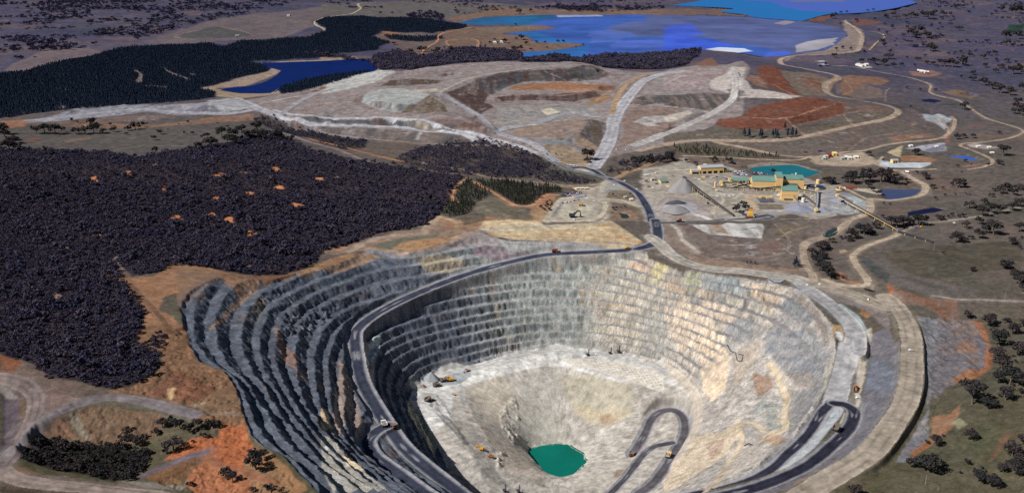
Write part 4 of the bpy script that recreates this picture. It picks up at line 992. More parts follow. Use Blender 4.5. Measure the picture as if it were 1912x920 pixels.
zone('C', [(0, 380), (350, 362), (330, 395), (240, 430), (200, 480), (0, 480)], (150, 134, 134), 0.85, c2=(160, 150, 150), lab=3)
zone('C', [(0, 510), (200, 495), (360, 500), (340, 560), (280, 590), (150, 580), (0, 565)], (98, 84, 76), 0.95, c2=(76, 84, 90), lab=3, mott=0.6, soft=2)
zone('C', [(100, 640), (180, 600), (270, 600), (140, 670)], (116, 104, 106), 0.85, lab=3)
zone('C', [(0, 620), (120, 590), (160, 600), (60, 640), (0, 650)], (190, 182, 170), 0.8, lab=3)
RED = (140, 76, 56)
zone('C', [(500, 352), (530, 346), (600, 355), (650, 430), (700, 490), (740, 515), (640, 490), (540, 450), (500, 400)], RED, 0.95, c2=(128, 70, 54), lab=3, soft=3)
zone('C', [(430, 408), (500, 400), (560, 470), (480, 450)], (164, 112, 88), 0.85, lab=3)
zone('C', [(415, 622), (460, 575), (640, 535), (760, 518), (900, 545), (910, 552), (800, 590), (650, 622)], RED, 0.95, c2=(126, 72, 56), lab=3, soft=3)
zone('C', [(270, 655), (300, 632), (640, 628), (680, 660), (620, 688), (400, 688), (290, 672)], RED, 0.95, c2=(130, 76, 60), lab=3, soft=3)
zone('C', [(650, 625), (860, 580), (920, 545), (960, 545), (960, 600), (720, 660), (690, 655)], (132, 74, 56), 0.95, lab=3, soft=3)
zone('C', [(0, 715), (260, 680), (400, 692), (690, 690), (720, 715), (560, 742), (240, 742), (0, 765)], (104, 96, 88), 0.92, c2=(88, 86, 80), lab=3)
zone('C', [(700, 690), (980, 620), (1120, 590), (1200, 600), (1180, 620), (1060, 640), (760, 712)], (104, 94, 84), 0.92, c2=(92, 90, 82), lab=3)
zone('C', [(960, 570), (1120, 560), (1210, 595), (960, 605)], (128, 100, 88), 0.85, lab=3)
zone('C', [(290, 755), (760, 735), (960, 690), (1140, 645), (1260, 630), (1400, 700), (1280, 745), (1060, 790), (960, 800), (800, 825), (640, 825), (400, 775)], (112, 98, 94), 0.92, c2=(92, 92, 86), lab=3, mott=0.6)
zone('C', [(1190, 730), (1330, 710), (1450, 715), (1440, 732), (1220, 755)], (156, 112, 88), 0.85, lab=3)
zone('C', [(1330, 645), (1350, 660), (1320, 665), (1312, 650)], (214, 170, 110), 0.9, soft=1)
zone('C', [(610, 370), (760, 380), (860, 410), (880, 440), (840, 490), (880, 515), (740, 510), (650, 430)], (122, 104, 94), 0.92, c2=(110, 108, 100), lab=3)
zone('C', [(730, 410), (820, 420), (850, 480), (760, 450)], (140, 88, 70), 0.8, lab=3)
zone('C', [(840, 440), (900, 405), (940, 415), (890, 460), (880, 490), (900, 510), (860, 500)], (164, 128, 104), 0.9, lab=3)
zone('C', [(900, 460), (950, 425), (990, 440), (950, 490), (920, 505)], (110, 98, 100), 0.9, lab=3)
zone('C', [(940, 410), (1000, 405), (1150, 415), (1200, 430), (1150, 450), (1060, 440), (980, 510), (940, 505)], (158, 110, 84), 0.9, c2=(136, 106, 92))
zone('C', [(1060, 440), (1150, 470), (1180, 520), (1000, 530), (980, 500)], (118, 104, 98), 0.85)
zone('C', [(1270, 570), (1330, 580), (1390, 630), (1400, 680), (1300, 650)], (104, 94, 96), 0.85, lab=3)
zone('C', [(1370, 605), (1460, 598), (1530, 630), (1500, 650), (1490, 690), (1440, 650), (1390, 640)], (176, 182, 188), 0.9, soft=3)
zone('C', [(1280, 790), (1380, 770), (1490, 760), (1500, 800), (1420, 812), (1360, 795)], (168, 168, 178), 0.9, soft=2)
zone('R', [(610, 560), (720, 520), (870, 490), (880, 560), (760, 600), (640, 590)], (112, 112, 128), 0.9, soft=1)
zone('R', [(280, 640), (420, 640), (560, 650), (780, 690), (700, 730), (480, 710), (300, 720)], (178, 120, 84), 0.9)
zone('R', [(0, 690), (180, 720), (690, 730), (680, 760), (560, 800), (100, 790), (0, 760)], (190, 196, 204), 0.9)
zone('R', [(120, 600), (240, 540), (330, 500), (280, 660), (200, 640)], (188, 172, 140), 0.85)
zone('R', [(870, 400), (950, 380), (930, 480), (880, 470)], (160, 106, 82), 0.85)
zone('R', [(1160, 500), (1250, 480), (1480, 520), (1600, 540), (1380, 560), (1200, 530)], (172, 160, 158), 0.8)
zone('R', [(1120, 780), (1280, 750), (1380, 760), (1200, 800)], (168, 118, 90), 0.85)
zone('R', [(1160, 220), (1380, 210), (1420, 250), (1200, 270)], (136, 96, 92), 0.6)
zone('G', [(860, 20), (940, 0), (1130, 0), (1050, 24), (960, 26)], (168, 150, 138), 0.7)
zone('C', [(770, 830), (1050, 810), (1150, 860), (1060, 880), (800, 870)], (176, 160, 142), 0.8)
zone('C', [(990, 100), (1100, 110), (1160, 120), (1080, 140), (1000, 125)], (136, 84, 76), 0.8)
zone('C', [(730, 100), (830, 70), (900, 80), (860, 110), (760, 112)], (140, 84, 70), 0.85)
zone('C', [(200, 50), (300, 42), (420, 48), (300, 60), (450, 75), (420, 90), (260, 80), (0, 80), (0, 50)], (132, 100, 88), 0.85)
zone('C', [(950, 110), (1000, 150), (1050, 180), (1060, 250), (1000, 275), (860, 285), (650, 300), (640, 330), (700, 300), (880, 240), (970, 190), (950, 140)], (138, 124, 118), 0.9)
zone('C', [(1480, 490), (1560, 485), (1680, 510), (1620, 530), (1520, 510)], (150, 112, 84), 0.7)
zone('C', [(1300, 380), (1420, 375), (1480, 395), (1400, 412), (1320, 400)], (160, 112, 96), 0.8)
zone('C', [(1030, 345), (1090, 340), (1110, 355), (1050, 362)], (196, 190, 184), 0.85)
zone('C', [(1830, 130), (1912, 128), (1912, 180), (1812, 178)], (44, 66, 58), 0.95, soft=1)
zone('C', [(160, 345), (250, 300), (300, 350), (200, 358)], (150, 100, 82), 0.85)

# dump faces: tipped rock in streaks, steep parts darkened to stand in for shade
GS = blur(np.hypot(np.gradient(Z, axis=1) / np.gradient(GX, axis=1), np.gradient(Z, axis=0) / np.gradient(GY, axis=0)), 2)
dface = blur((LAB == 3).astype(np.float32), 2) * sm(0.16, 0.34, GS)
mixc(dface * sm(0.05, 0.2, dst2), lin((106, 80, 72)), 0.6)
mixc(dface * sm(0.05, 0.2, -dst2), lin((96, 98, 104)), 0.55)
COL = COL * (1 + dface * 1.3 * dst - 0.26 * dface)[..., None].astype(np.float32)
dflat = blur((LAB == 3).astype(np.float32), 2) * sm(0.2, 0.08, GS)
spk = fbm(GX * 0.6, GY, 30, 4, 103, 0.7)
mixc(dflat * sm(0.18, 0.24, spk), lin((172, 164, 162)), 0.5)
mixc(dflat * sm(0.12, 0.24, -spk), lin((108, 98, 98)), 0.45)

# --- pit rock: hue changes around the wall
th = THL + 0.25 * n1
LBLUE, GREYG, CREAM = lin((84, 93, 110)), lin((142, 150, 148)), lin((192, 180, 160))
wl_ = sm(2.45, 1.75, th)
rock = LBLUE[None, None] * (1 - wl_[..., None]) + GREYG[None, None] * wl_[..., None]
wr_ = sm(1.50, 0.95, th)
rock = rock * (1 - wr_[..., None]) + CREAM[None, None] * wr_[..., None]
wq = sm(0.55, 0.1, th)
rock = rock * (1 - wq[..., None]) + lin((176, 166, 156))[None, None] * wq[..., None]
along = ALONG
detail = fbm(ALONG, BASE * 1.1 + 0.45 * RADP, 9.0, 2, 70, 0.6)
strat = fbm(ALONG * 0.07, Z + 0.1 * RADP, 4.5, 3, 76, 0.7)
streak = fbm(along, BASE * 0.8 + 0.2 * RADP, 9.0, 4, 71, 0.7)
streak2 = fbm(along * 0.5 + 91, BASE * 0.5, 22.0, 5, 72, 0.65)
blot = fbm(GX, Z * 2 + GY * 0.5, 30.0, 5, 73, 0.65)
k = (1 + 0.35 * streak + 0.35 * nC + 1.1 * detail + 0.7 * strat * FACE)[..., None]
rock = rock * np.clip(k, 0.45, 1.6)


def rmix(w, c, kk):
    global rock
    w = (w * kk)[..., None]
    rock = rock * (1 - w) + lin(c)[None, None] * w


side = sm(2.5, 1.9, th)
rmix(sm(0.12, 0.26, streak2) * side, (170, 142, 112), 0.6)
rmix(sm(0.12, 0.3, -streak2) * side, (112, 122, 122), 0.8)
rmix(sm(0.14, 0.26, blot) * side, (196, 186, 154), 0.6)
rmix(sm(0.16, 0.28, -blot), (98, 104, 110), 0.65)
rmix(sm(0.2, 0.32, fbm(GX, GY, 26, 4, 75)) * sm(1.9, 2.3, th), (142, 112, 92), 0.7)
flat = (1 - FACE) * wall
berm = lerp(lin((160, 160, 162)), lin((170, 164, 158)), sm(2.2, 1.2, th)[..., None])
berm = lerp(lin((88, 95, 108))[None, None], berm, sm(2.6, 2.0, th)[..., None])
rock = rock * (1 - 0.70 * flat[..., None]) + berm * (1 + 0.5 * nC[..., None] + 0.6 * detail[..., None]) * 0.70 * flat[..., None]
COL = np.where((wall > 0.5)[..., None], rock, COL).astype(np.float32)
LAB[PIT & (wall > 0.5)] = 1
LAB[FLOOR] = 2
fl = lin((190, 188, 184))
flo = np.broadcast_to(fl, COL.shape) * (1 + 0.55 * nC + 0.4 * nB + 0.6 * detail)[..., None]
bowlc = lin((172, 165, 156)) * (1 + 0.45 * rill + 0.4 * nC + 0.6 * detail)[..., None]
flo = flo * (1 - bowl[..., None]) + bowlc * bowl[..., None]
COL = np.where(FLOOR[..., None], flo, COL).astype(np.float32)


def pz(tile, pts, c, k=0.85, soft=5.0, c2=None, mott=0.5, edge=1):
    k = min(0.95, k * 1.12)
    paint(ground(px(tile, pts), Z), c, k, soft, edge, c2, mott, streak + 0.6 * nC)


# tint rock patches
pz('K', [(0, 225), (350, 285), (420, 340), (300, 330), (150, 430), (60, 480), (0, 490)], (166, 124, 92), 0.85, c2=(140, 108, 92))
pz('K', [(200, 330), (330, 320), (300, 380), (150, 480), (20, 570), (0, 500)], (142, 116, 104), 0.6)
pz('K', [(340, 285), (550, 320), (640, 345), (560, 430), (470, 470), (360, 360)], (164, 112, 78), 0.85, c2=(130, 98, 74))
pz('K', [(640, 345), (560, 430), (470, 500), (360, 620), (250, 740), (300, 720), (420, 600), (540, 500), (650, 400)], (172, 124, 88), 0.9)
pz('K', [(560, 315), (830, 310), (930, 285), (900, 330), (760, 350), (680, 400), (640, 350)], (162, 108, 76), 0.9, c2=(130, 88, 66))
pz('K', [(930, 290), (1100, 215), (1290, 150), (1500, 130), (1600, 160), (1450, 240), (1250, 290), (1120, 260), (960, 330)], (164, 118, 86), 0.9, c2=(186, 140, 92))
pz('K', [(760, 700), (820, 780), (880, 900), (840, 920), (780, 800)], (162, 118, 100), 0.7)
pz('K', [(640, 460), (720, 520), (640, 640), (560, 640)], (128, 116, 96), 0.6)
pz('H', [(1530, 60), (1600, 130), (1660, 180), (1640, 240), (1560, 180)], (160, 112, 92), 0.8)
pz('H', [(1640, 230), (1720, 240), (1700, 300), (1640, 290)], (170, 140, 128), 0.7)
pz('I', [(0, 450), (40, 460), (60, 560), (0, 560)], (204, 176, 136), 0.8)
pz('I', [(100, 180), (150, 250), (200, 420), (240, 560), (200, 640), (150, 500), (90, 330)], (172, 140, 122), 0.75)
pz('I', [(80, 330), (130, 440), (130, 600), (60, 600)], (178, 152, 136), 0.7)
pz('I', [(0, 600), (60, 620), (200, 760), (340, 880), (380, 920), (60, 920), (0, 800)], (170, 164, 152), 0.8, c2=(150, 150, 150))
pz('I', [(120, 720), (180, 740), (230, 790), (140, 780)], (220, 196, 160), 0.85)
pz('I', [(20, 660), (70, 665), (70, 685), (30, 685)], (222, 222, 216), 0.9, soft=1)
pz('I', [(240, 60), (290, 110), (300, 330), (260, 280), (240, 150)], (168, 158, 146), 0.6)
pz('I', [(262, 100), (290, 50), (330, 55), (320, 120), (280, 190), (245, 200)], (186, 198, 200), 0.92, soft=1.5)
pz('E', [(820, 490), (900, 470), (1000, 475), (1080, 500), (1180, 500), (1150, 535), (1000, 555), (880, 545)], (124, 104, 116), 0.85, c2=(146, 134, 132))
pz('E', [(520, 545), (700, 520), (800, 560), (700, 620), (560, 600)], (190, 170, 132), 0.5, c2=(196, 150, 100))
pz('E', [(780, 400), (900, 390), (1000, 440), (900, 470), (800, 470), (700, 480)], (150, 136, 140), 0.7, c2=(170, 146, 126))
pz('E', [(1000, 450), (1400, 450), (1700, 490), (1300, 505), (1060, 500)], (160, 160, 158), 0.75, c2=(142, 140, 144))
pz('E', [(1440, 530), (1520, 530), (1520, 560), (1430, 560)], (204, 172, 112), 0.8)
pz('E', [(1700, 570), (1800, 560), (1860, 620), (1720, 600)], (204, 156, 116), 0.75)
pz('E', [(1840, 640), (1899, 580), (1899, 680), (1850, 690)], (212, 194, 128), 0.85)
pz('M', [(80, 240), (180, 230), (200, 290), (110, 360), (60, 330)], (214, 196, 128), 0.85, c2=(180, 178, 150))
pz('M', [(340, 280), (420, 290), (440, 400), (380, 420), (330, 360)], (182, 184, 140), 0.8)
pz('M', [(440, 290), (600, 310), (760, 340), (780, 400), (850, 470), (660, 430), (500, 390), (440, 350)], (132, 146, 152), 0.85, c2=(160, 172, 170))
pz('M', [(150, 310), (300, 340), (350, 460), (180, 470), (140, 400)], (206, 168, 124), 0.7, c2=(190, 184, 170))
pz('M', [(160, 580), (330, 460), (520, 520), (700, 600), (700, 680), (500, 680), (640, 760), (640, 880), (400, 914), (200, 800)], (216, 192, 166), 0.8, c2=(226, 208, 178))
pz('M', [(480, 490), (600, 540), (760, 590), (860, 640), (700, 670), (520, 600)], (202, 178, 156), 0.6)
pz('M', [(0, 600), (150, 600), (250, 850), (330, 914), (0, 914)], (176, 172, 160), 0.75, c2=(160, 160, 152))
pz('M', [(370, 480), (430, 470), (450, 520), (390, 550)], (152, 148, 146), 0.8)
pz('M', [(520, 440), (760, 470), (860, 500), (800, 560), (600, 500)], (146, 142, 138), 0.7)
pz('M', [(860, 370), (1000, 380), (1090, 450), (1020, 560), (960, 560), (860, 480)], (202, 178, 152), 0.8, c2=(210, 160, 110))
pz('M', [(700, 640), (860, 640), (860, 780), (760, 830), (700, 780), (640, 700)], (142, 142, 146), 0.85, c2=(160, 156, 152))
pz('M', [(1090, 500), (1160, 470), (1260, 540), (1320, 640), (1300, 680), (1180, 640), (1060, 560)], (122, 128, 132), 0.9, c2=(150, 150, 148))
pz('M', [(980, 570), (1060, 560), (1110, 600), (1060, 600), (1020, 580)], (216, 202, 184), 0.9, soft=1)
pz('M', [(1060, 600), (1180, 640), (1300, 750), (1360, 880), (1200, 830), (1060, 740), (960, 650)], (140, 138, 138), 0.8, c2=(178, 168, 158))
pz('M', [(960, 645), (1020, 690), (1000, 700), (950, 660)], (222, 206, 186), 0.85, soft=1)
pz('M', [(960, 880), (1060, 850), (1200, 880), (1180, 914), (950, 914)], (132, 136, 144), 0.85)
pz('M', [(1060, 400), (1240, 440), (1340, 560), (1420, 680), (1460, 800), (1400, 800), (1300, 600), (1180, 470)], (154, 126, 106), 0.8, c2=(140, 132, 124))
pz('M', [(1470, 700), (1560, 700), (1570, 790), (1500, 800)], (184, 140, 92), 0.9, soft=1.5)
pz('M', [(1498, 742), (1535, 745), (1550, 810), (1515, 810)], (196, 208, 214), 0.95, soft=1)
pz('M', [(1470, 530), (1540, 530), (1680, 620), (1760, 760), (1740, 850), (1700, 880), (1640, 780), (1580, 640)], (160, 174, 176), 0.92, soft=2)
pz('J', [(540, 50), (640, 0), (800, 40), (860, 160), (860, 260), (740, 300), (640, 240), (560, 140)], (128, 132, 140), 0.85, c2=(160, 152, 146))
pz('J', [(620, 220), (760, 230), (840, 280), (760, 330), (680, 300)], (140, 128, 120), 0.7)
pz('J', [(470, 250), (570, 260), (580, 320), (500, 370), (480, 320)], (190, 140, 100), 0.8, c2=(164, 118, 94))
pz('J', [(490, 400), (560, 390), (640, 420), (630, 540), (560, 540), (480, 450)], (140, 148, 146), 0.8, c2=(176, 164, 150))
pz('J', [(650, 340), (760, 330), (860, 300), (740, 480), (660, 580), (640, 470)], (124, 126, 130), 0.8, c2=(150, 142, 138))
pz('J', [(480, 580), (600, 570), (640, 600), (590, 635), (500, 600)], (208, 158, 108), 0.85)
pz('J', [(420, 620), (560, 640), (520, 720), (380, 780), (300, 820)], (190, 178, 166), 0.8)
pz('J', [(100, 620), (300, 560), (400, 480), (420, 560), (300, 700), (120, 820), (0, 880), (0, 780)], (206, 186, 156), 0.8, c2=(184, 160, 140))
pz('J', [(220, 620), (330, 590), (290, 680), (240, 700)], (196, 150, 122), 0.6)
pz('J', [(180, 60), (320, 60), (350, 140), (330, 330), (260, 400), (200, 330), (200, 180)], (216, 190, 158), 0.75, c2=(228, 206, 168))
pz('J', [(360, 160), (420, 100), (480, 60), (520, 130), (440, 240), (380, 340)], (178, 160, 142), 0.7, c2=(150, 138, 128))
pz('J', [(830, 300), (900, 150), (960, 140), (940, 280), (860, 380)], (186, 176, 148), 0.7)
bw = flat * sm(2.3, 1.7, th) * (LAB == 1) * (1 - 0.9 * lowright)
mixc(np.clip(bw * (0.5 + 0.35 * sm(1.5, 0.9, th)) * (1 + 1.8 * nC), 0, 1), lin((124, 122, 124)))  # grey berm rubble, darkened further to stand in for weak bench shading
mixc((FACE * (LAB == 1) * sm(0.03, 0.16, detail + 0.5 * streak)), lin((104, 104, 106)), 0.45)
pm = ((LAB == 1) | (LAB == 2)).astype(np.float32)[..., None]
lum = COL.mean(-1, keepdims=True)
rgt = (0.30 * sm(1.5, 0.7, TH) * sm(-1.5, -0.9, TH))[..., None]
COL = (COL * (1 - pm) + pm * (lum * 0.22 + COL * 0.78) * (1.17 - 0.35 * rgt)).astype(np.float32)
# right benches between ramp and rim
zone('J', [(1080, 60), (1180, 0), (1250, 100), (1260, 300), (1240, 400), (1130, 580), (1000, 700), (860, 780), (600, 880), (400, 900), (640, 800), (900, 640), (1010, 500), (1040, 400), (1090, 260), (1110, 160)], (116, 113, 120), 0.92, c2=(100, 100, 110), lab=4)
zone('J', [(1090, 160), (1220, 200), (1240, 330), (1150, 360), (1060, 330)], (108, 114, 126), 0.7)
zone('J', [(900, 720), (1010, 660), (1000, 690), (800, 780), (660, 860), (700, 820)], (170, 128, 104), 0.7)
zone('J', [(1010, 60), (1110, 0), (1100, 120), (1060, 280), (1040, 400), (1010, 420), (1020, 260)], (196, 186, 172), 0.75)
zone('J', [(880, 620), (960, 460), (980, 470), (900, 640), (760, 740), (560, 830), (400, 870)], (196, 184, 166), 0.8, soft=1)
zone('J', [(860, 500), (900, 425), (960, 430), (940, 470), (800, 640), (640, 760), (540, 800), (720, 640)], (178, 184, 190), 0.9, soft=1)
zone('M', [(1330, 400), (1500, 440), (1700, 500), (1912, 600), (1912, 760), (1800, 640), (1700, 560), (1540, 520), (1420, 480)], (132, 122, 120), 0.85, c2=(118, 112, 112))
zone('M', [(1690, 560), (1760, 610), (1740, 640), (1680, 600)], (190, 126, 80), 0.85)
zone('M', [(970, 330), (1000, 325), (1110, 340), (1070, 368), (980, 362)], (164, 168, 174), 0.9, soft=1)
# floor details
pz('I', [(560, 330), (620, 260), (820, 225), (830, 270), (740, 320), (640, 320)], (158, 166, 170), 0.8)
pz('I', [(1350, 185), (1450, 170), (1700, 200), (1899, 260), (1899, 370), (1720, 310), (1500, 230), (1380, 210)], (212, 206, 196), 0.9)
pz('I', [(1290, 270), (1500, 260), (1720, 330), (1740, 400), (1700, 500), (1600, 480), (1480, 530), (1380, 440)], (186, 178, 156), 0.55, edge=10, soft=12, c2=(166, 162, 150))
pz('I', [(1380, 440), (1480, 430), (1560, 470), (1600, 440), (1720, 480), (1650, 520), (1560, 550), (1440, 510)], (196, 182, 154), 0.55, edge=10, soft=12)
pz('I', [(1540, 490), (1600, 480), (1640, 510), (1580, 550), (1540, 530)], (190, 156, 124), 0.7)
pz('I', [(830, 330), (1000, 270), (1080, 380), (1000, 470), (1000, 540), (900, 520)], (200, 188, 170), 0.55, edge=10, soft=12, c2=(184, 180, 168))
pz('I', [(1080, 380), (1260, 200), (1340, 290), (1300, 420), (1330, 640), (1160, 670), (1100, 560)], (172, 170, 162), 0.5, edge=10, soft=12)
pz('I', [(860, 520), (960, 600), (1140, 720), (1240, 810), (1180, 850), (1020, 800), (940, 660)], (204, 190, 176), 0.55, edge=10, soft=12)
pz('I', [(480, 400), (540, 480), (620, 600), (640, 660), (620, 700), (560, 600), (480, 480)], (204, 196, 168), 0.8)
pz('I', [(1450, 830), (1600, 770), (1720, 680), (1760, 640), (1700, 760), (1560, 900), (1300, 915)], (182, 176, 166), 0.55, edge=10, soft=12)
pz('I', [(1640, 790), (1700, 780), (1680, 820), (1620, 830)], (160, 130, 104), 0.7)
LAB[inside(g('G', [(1180, 485), (1320, 470), (1600, 440), (1899, 420), (1899, 560), (1600, 610), (1400, 640), (1200, 560)]), 3)] = 0


def tracks(tile, pts, w, c, k=0.8, n=1, gap=0.0):
    L = smooth_line(ground(px(tile, pts), Z), 5)
    D, T = near_line(L[:, :2], w * 2)
    m = np.clip((w * 0.5 + NZA * 4 - D) / 1.5 + 0.5, 0, 1) * (D < w * 2)
    br = sm(-0.25 + gap, 0.1 + gap, fbm(T, D * 3, 18, 3, 81))
    mixc(m * br, lin(c), k)


tracks('I', [(610, 400), (640, 450), (700, 520), (760, 590), (800, 640)], 13, (104, 104, 104), 0.8)
tracks('I', [(640, 380), (700, 460), (740, 540), (800, 640)], 5, (110, 110, 110), 0.7)
tracks('I', [(600, 430), (660, 500), (700, 550)], 4, (110, 110, 110), 0.7)
tracks('I', [(720, 820), (800, 880), (860, 930)], 24, (112, 112, 112), 0.75)
tracks('I', [(760, 700), (770, 760), (760, 790)], 12, (130, 128, 126), 0.6, gap=0.1)
tracks('I', [(770, 300), (775, 360), (780, 410)], 8, (150, 154, 158), 0.8)
tracks('I', [(1690, 690), (1760, 600), (1830, 530), (1899, 470)], 12, (110, 106, 108), 0.7)
tracks('J', [(345, 830), (200, 882), (60, 930)], 6, (60, 60, 70), 0.7)
for tile_, pts_, w_, c_, k_ in (
        ('B', [(950, 552), (1010, 530), (1200, 528), (1350, 527), (1500, 507), (1560, 525)], 10, (164, 140, 128), 0.7),
        ('B', [(960, 590), (1000, 574), (1200, 570), (1400, 577), (1530, 550), (1600, 505)], 10, (160, 142, 132), 0.7),
        ('B', [(240, 545), (300, 508), (420, 490), (560, 518), (640, 522)], 9, (186, 182, 178), 0.7), ('B', [(300, 560), (340, 530), (460, 535), (560, 550)], 9, (132, 134, 142), 0.6),
        ('B', [(340, 478), (480, 474), (620, 468), (690, 462)], 9, (176, 166, 158), 0.6), ('B', [(380, 400), (560, 380), (760, 365), (950, 350), (1150, 355)], 10, (166, 158, 156), 0.6),
        ('B', [(560, 400), (700, 410), (760, 440), (740, 480)], 9, (116, 116, 126), 0.5), ('B', [(1240, 395), (1300, 420), (1350, 445)], 7, (160, 150, 146), 0.7), ('B', [(700, 420), (780, 380), (900, 370)], 12, (118, 118, 128), 0.5),
        ('B', [(120, 590), (200, 600), (400, 640), (600, 645), (760, 650)], 8, (166, 158, 150), 0.6), ('B', [(980, 705), (1200, 690), (1330, 668), (1460, 655)], 9, (176, 172, 166), 0.6), ('B', [(860, 690), (900, 650), (960, 600)], 9, (150, 132, 124), 0.6),
        ('B', [(-340, 575), (-200, 545), (-60, 520), (100, 470), (280, 420)], 12, (186, 184, 184), 0.7), ('B', [(0, 740), (300, 785), (600, 800), (900, 808)], 8, (150, 136, 124), 0.6), ('B', [(0, 560), (120, 540), (240, 500), (330, 470)], 9, (158, 146, 140), 0.6),
        ('C', [(420, 624), (640, 628), (780, 592), (905, 552)], 9, (176, 128, 104), 0.8), ('C', [(650, 632), (690, 672), (740, 712)], 9, (164, 134, 114), 0.7), ('C', [(500, 405), (600, 412), (640, 420)], 7, (170, 122, 100), 0.6), ('C', [(760, 518), (860, 528), (940, 545), (960, 560)], 9, (160, 124, 104), 0.7),
        ('C', [(955, 612), (1000, 660)], 8, (160, 134, 116), 0.7), ('C', [(690, 668), (820, 640), (960, 605), (1100, 585), (1200, 592)], 8, (152, 122, 106), 0.6), ('C', [(980, 800), (1060, 740), (1140, 720), (1300, 700)], 8, (146, 128, 114), 0.6), ('C', [(1000, 700), (1060, 745)], 7, (150, 130, 116), 0.5),
        ('C', [(0, 450), (60, 420), (90, 405)], 9, (190, 184, 180), 0.8), ('C', [(10, 565), (160, 580), (260, 600)], 10, (186, 176, 168), 0.7), ('C', [(40, 640), (100, 640), (110, 690)], 10, (176, 172, 170), 0.6), ('C', [(365, 365), (370, 430), (380, 490)], 16, (196, 190, 188), 0.6), ('C', [(450, 400), (560, 440), (680, 500), (740, 515)], 8, (176, 150, 136), 0.5),
        ('C', [(1175, 540), (1178, 490), (1200, 470)], 6, (160, 140, 122), 0.6), ('C', [(960, 430), (1000, 480), (950, 505)], 9, (168, 134, 112), 0.6), ('C', [(740, 400), (800, 470), (850, 490)], 8, (150, 112, 94), 0.6),
        ('E', [(915, 380), (1050, 374), (1200, 371), (1500, 352)], 5, (150, 142, 134), 0.8), ('E', [(930, 412), (1150, 415), (1390, 405), (1560, 420), (1700, 430)], 6, (176, 138, 106), 0.8), ('E', [(960, 436), (1150, 440), (1300, 438), (1500, 448), (1740, 466)], 8, (146, 138, 138), 0.8),
        ('E', [(1560, 360), (1620, 400), (1700, 440), (1770, 455)], 14, (190, 138, 98), 0.6), ('E', [(1390, 395), (1392, 430)], 4, (170, 128, 96), 0.7), ('E', [(1000, 350), (1150, 345), (1260, 380)], 7, (224, 210, 178), 0.7), ('E', [(1300, 375), (1450, 372), (1600, 368)], 8, (222, 206, 172), 0.7),
        ('F', [(160, 400), (300, 420), (460, 470), (620, 500), (900, 490), (1090, 500)], 9, (198, 190, 176), 0.7), ('F', [(20, 300), (160, 270), (320, 250), (440, 250)], 10, (200, 192, 178), 0.7), ('F', [(520, 330), (640, 390), (760, 470), (800, 560), (740, 600)], 8, (200, 190, 172), 0.6), ('F', [(560, 300), (700, 310), (840, 330)], 12, (150, 144, 138), 0.6),
        ('F', [(980, 480), (900, 540), (800, 560), (700, 640), (720, 720)], 7, (196, 184, 166), 0.7), ('F', [(180, 440), (260, 470), (360, 480), (520, 530), (640, 640), (690, 720)], 8, (150, 138, 128), 0.6), ('F', [(110, 640), (150, 560), (230, 510), (330, 505)], 9, (182, 172, 158), 0.7), ('F', [(1380, 740), (1600, 735), (1780, 730), (1912, 700)], 7, (180, 168, 154), 0.7),
        ('F', [(1560, 560), (1640, 600), (1700, 690)], 8, (176, 174, 176), 0.6), ('F', [(1300, 610), (1420, 640), (1560, 690)], 6, (120, 116, 116), 0.5), ('F', [(640, 410), (740, 440), (900, 470), (1050, 470), (1300, 480)], 14, (128, 122, 118), 0.45), ('F', [(1560, 450), (1700, 470), (1850, 480)], 12, (130, 126, 124), 0.5),
        ('G', [(600, 420), (660, 380), (760, 350)], 7, (160, 144, 132), 0.7), ('G', [(590, 340), (640, 390), (665, 430), (655, 480)], 6, (166, 150, 136), 0.6), ('G', [(260, 520), (400, 508), (520, 515), (640, 490)], 8, (156, 140, 126), 0.6)):
    tracks(tile_, pts_, w_, c_, k_)
for q in range(16):
    a = 935 + q * 10.5 + rng.uniform(-3, 3)
    b = 118 + 0.0 * q - q * 1.6
    if q in (7, 8, 10):
        continue
    pz('I', [(a, b - 2), (a + rng.uniform(4, 8), b - 4), (a + rng.uniform(6, 10), b + rng.uniform(22, 56)), (a + 2, b + rng.uniform(30, 56))], (70, 64, 64), 0.85, soft=0.4, edge=0)
# charge-hole pattern on the blasted bench
ra = ground(px('I', [(1400, 190)]), Z)[0]
rot = R(-12)
bx, by = (GX - ra[0]) * math.cos(rot) - (GY - ra[1]) * math.sin(rot), (GX - ra[0]) * math.sin(rot) + (GY - ra[1]) * math.cos(rot)
patt = inside(ground(px('I', [(1390, 188), (1480, 178), (1700, 215), (1880, 275), (1890, 350), (1700, 290), (1500, 222)]), Z), 1)
dots = (np.hypot((bx % 7.5) - 3.75, (by % 9.5) - 4.7) < 1.9) & patt
mixc(dots.astype(np.float32), lin((160, 156, 150)), 0.7)
# dust and gravel spilled along the roads
for k_, r in enumerate(ROADS):
    D, T = near_line(r['line'][:, :2], r['half'] + 14)
    w = sm(r['half'] + 13, r['half'] * 0.9, D + 16 * NZA) * (0.25 if r['line'][:, 1].mean() < 2500 else 0.12)
    w = np.where(D < r['half'] + 14, w, 0)
    cc_ = lin(r['col']) if r['look'] not in ('haul', 'haulgap') else lin((146, 142, 142))
    mixc(w, cc_)
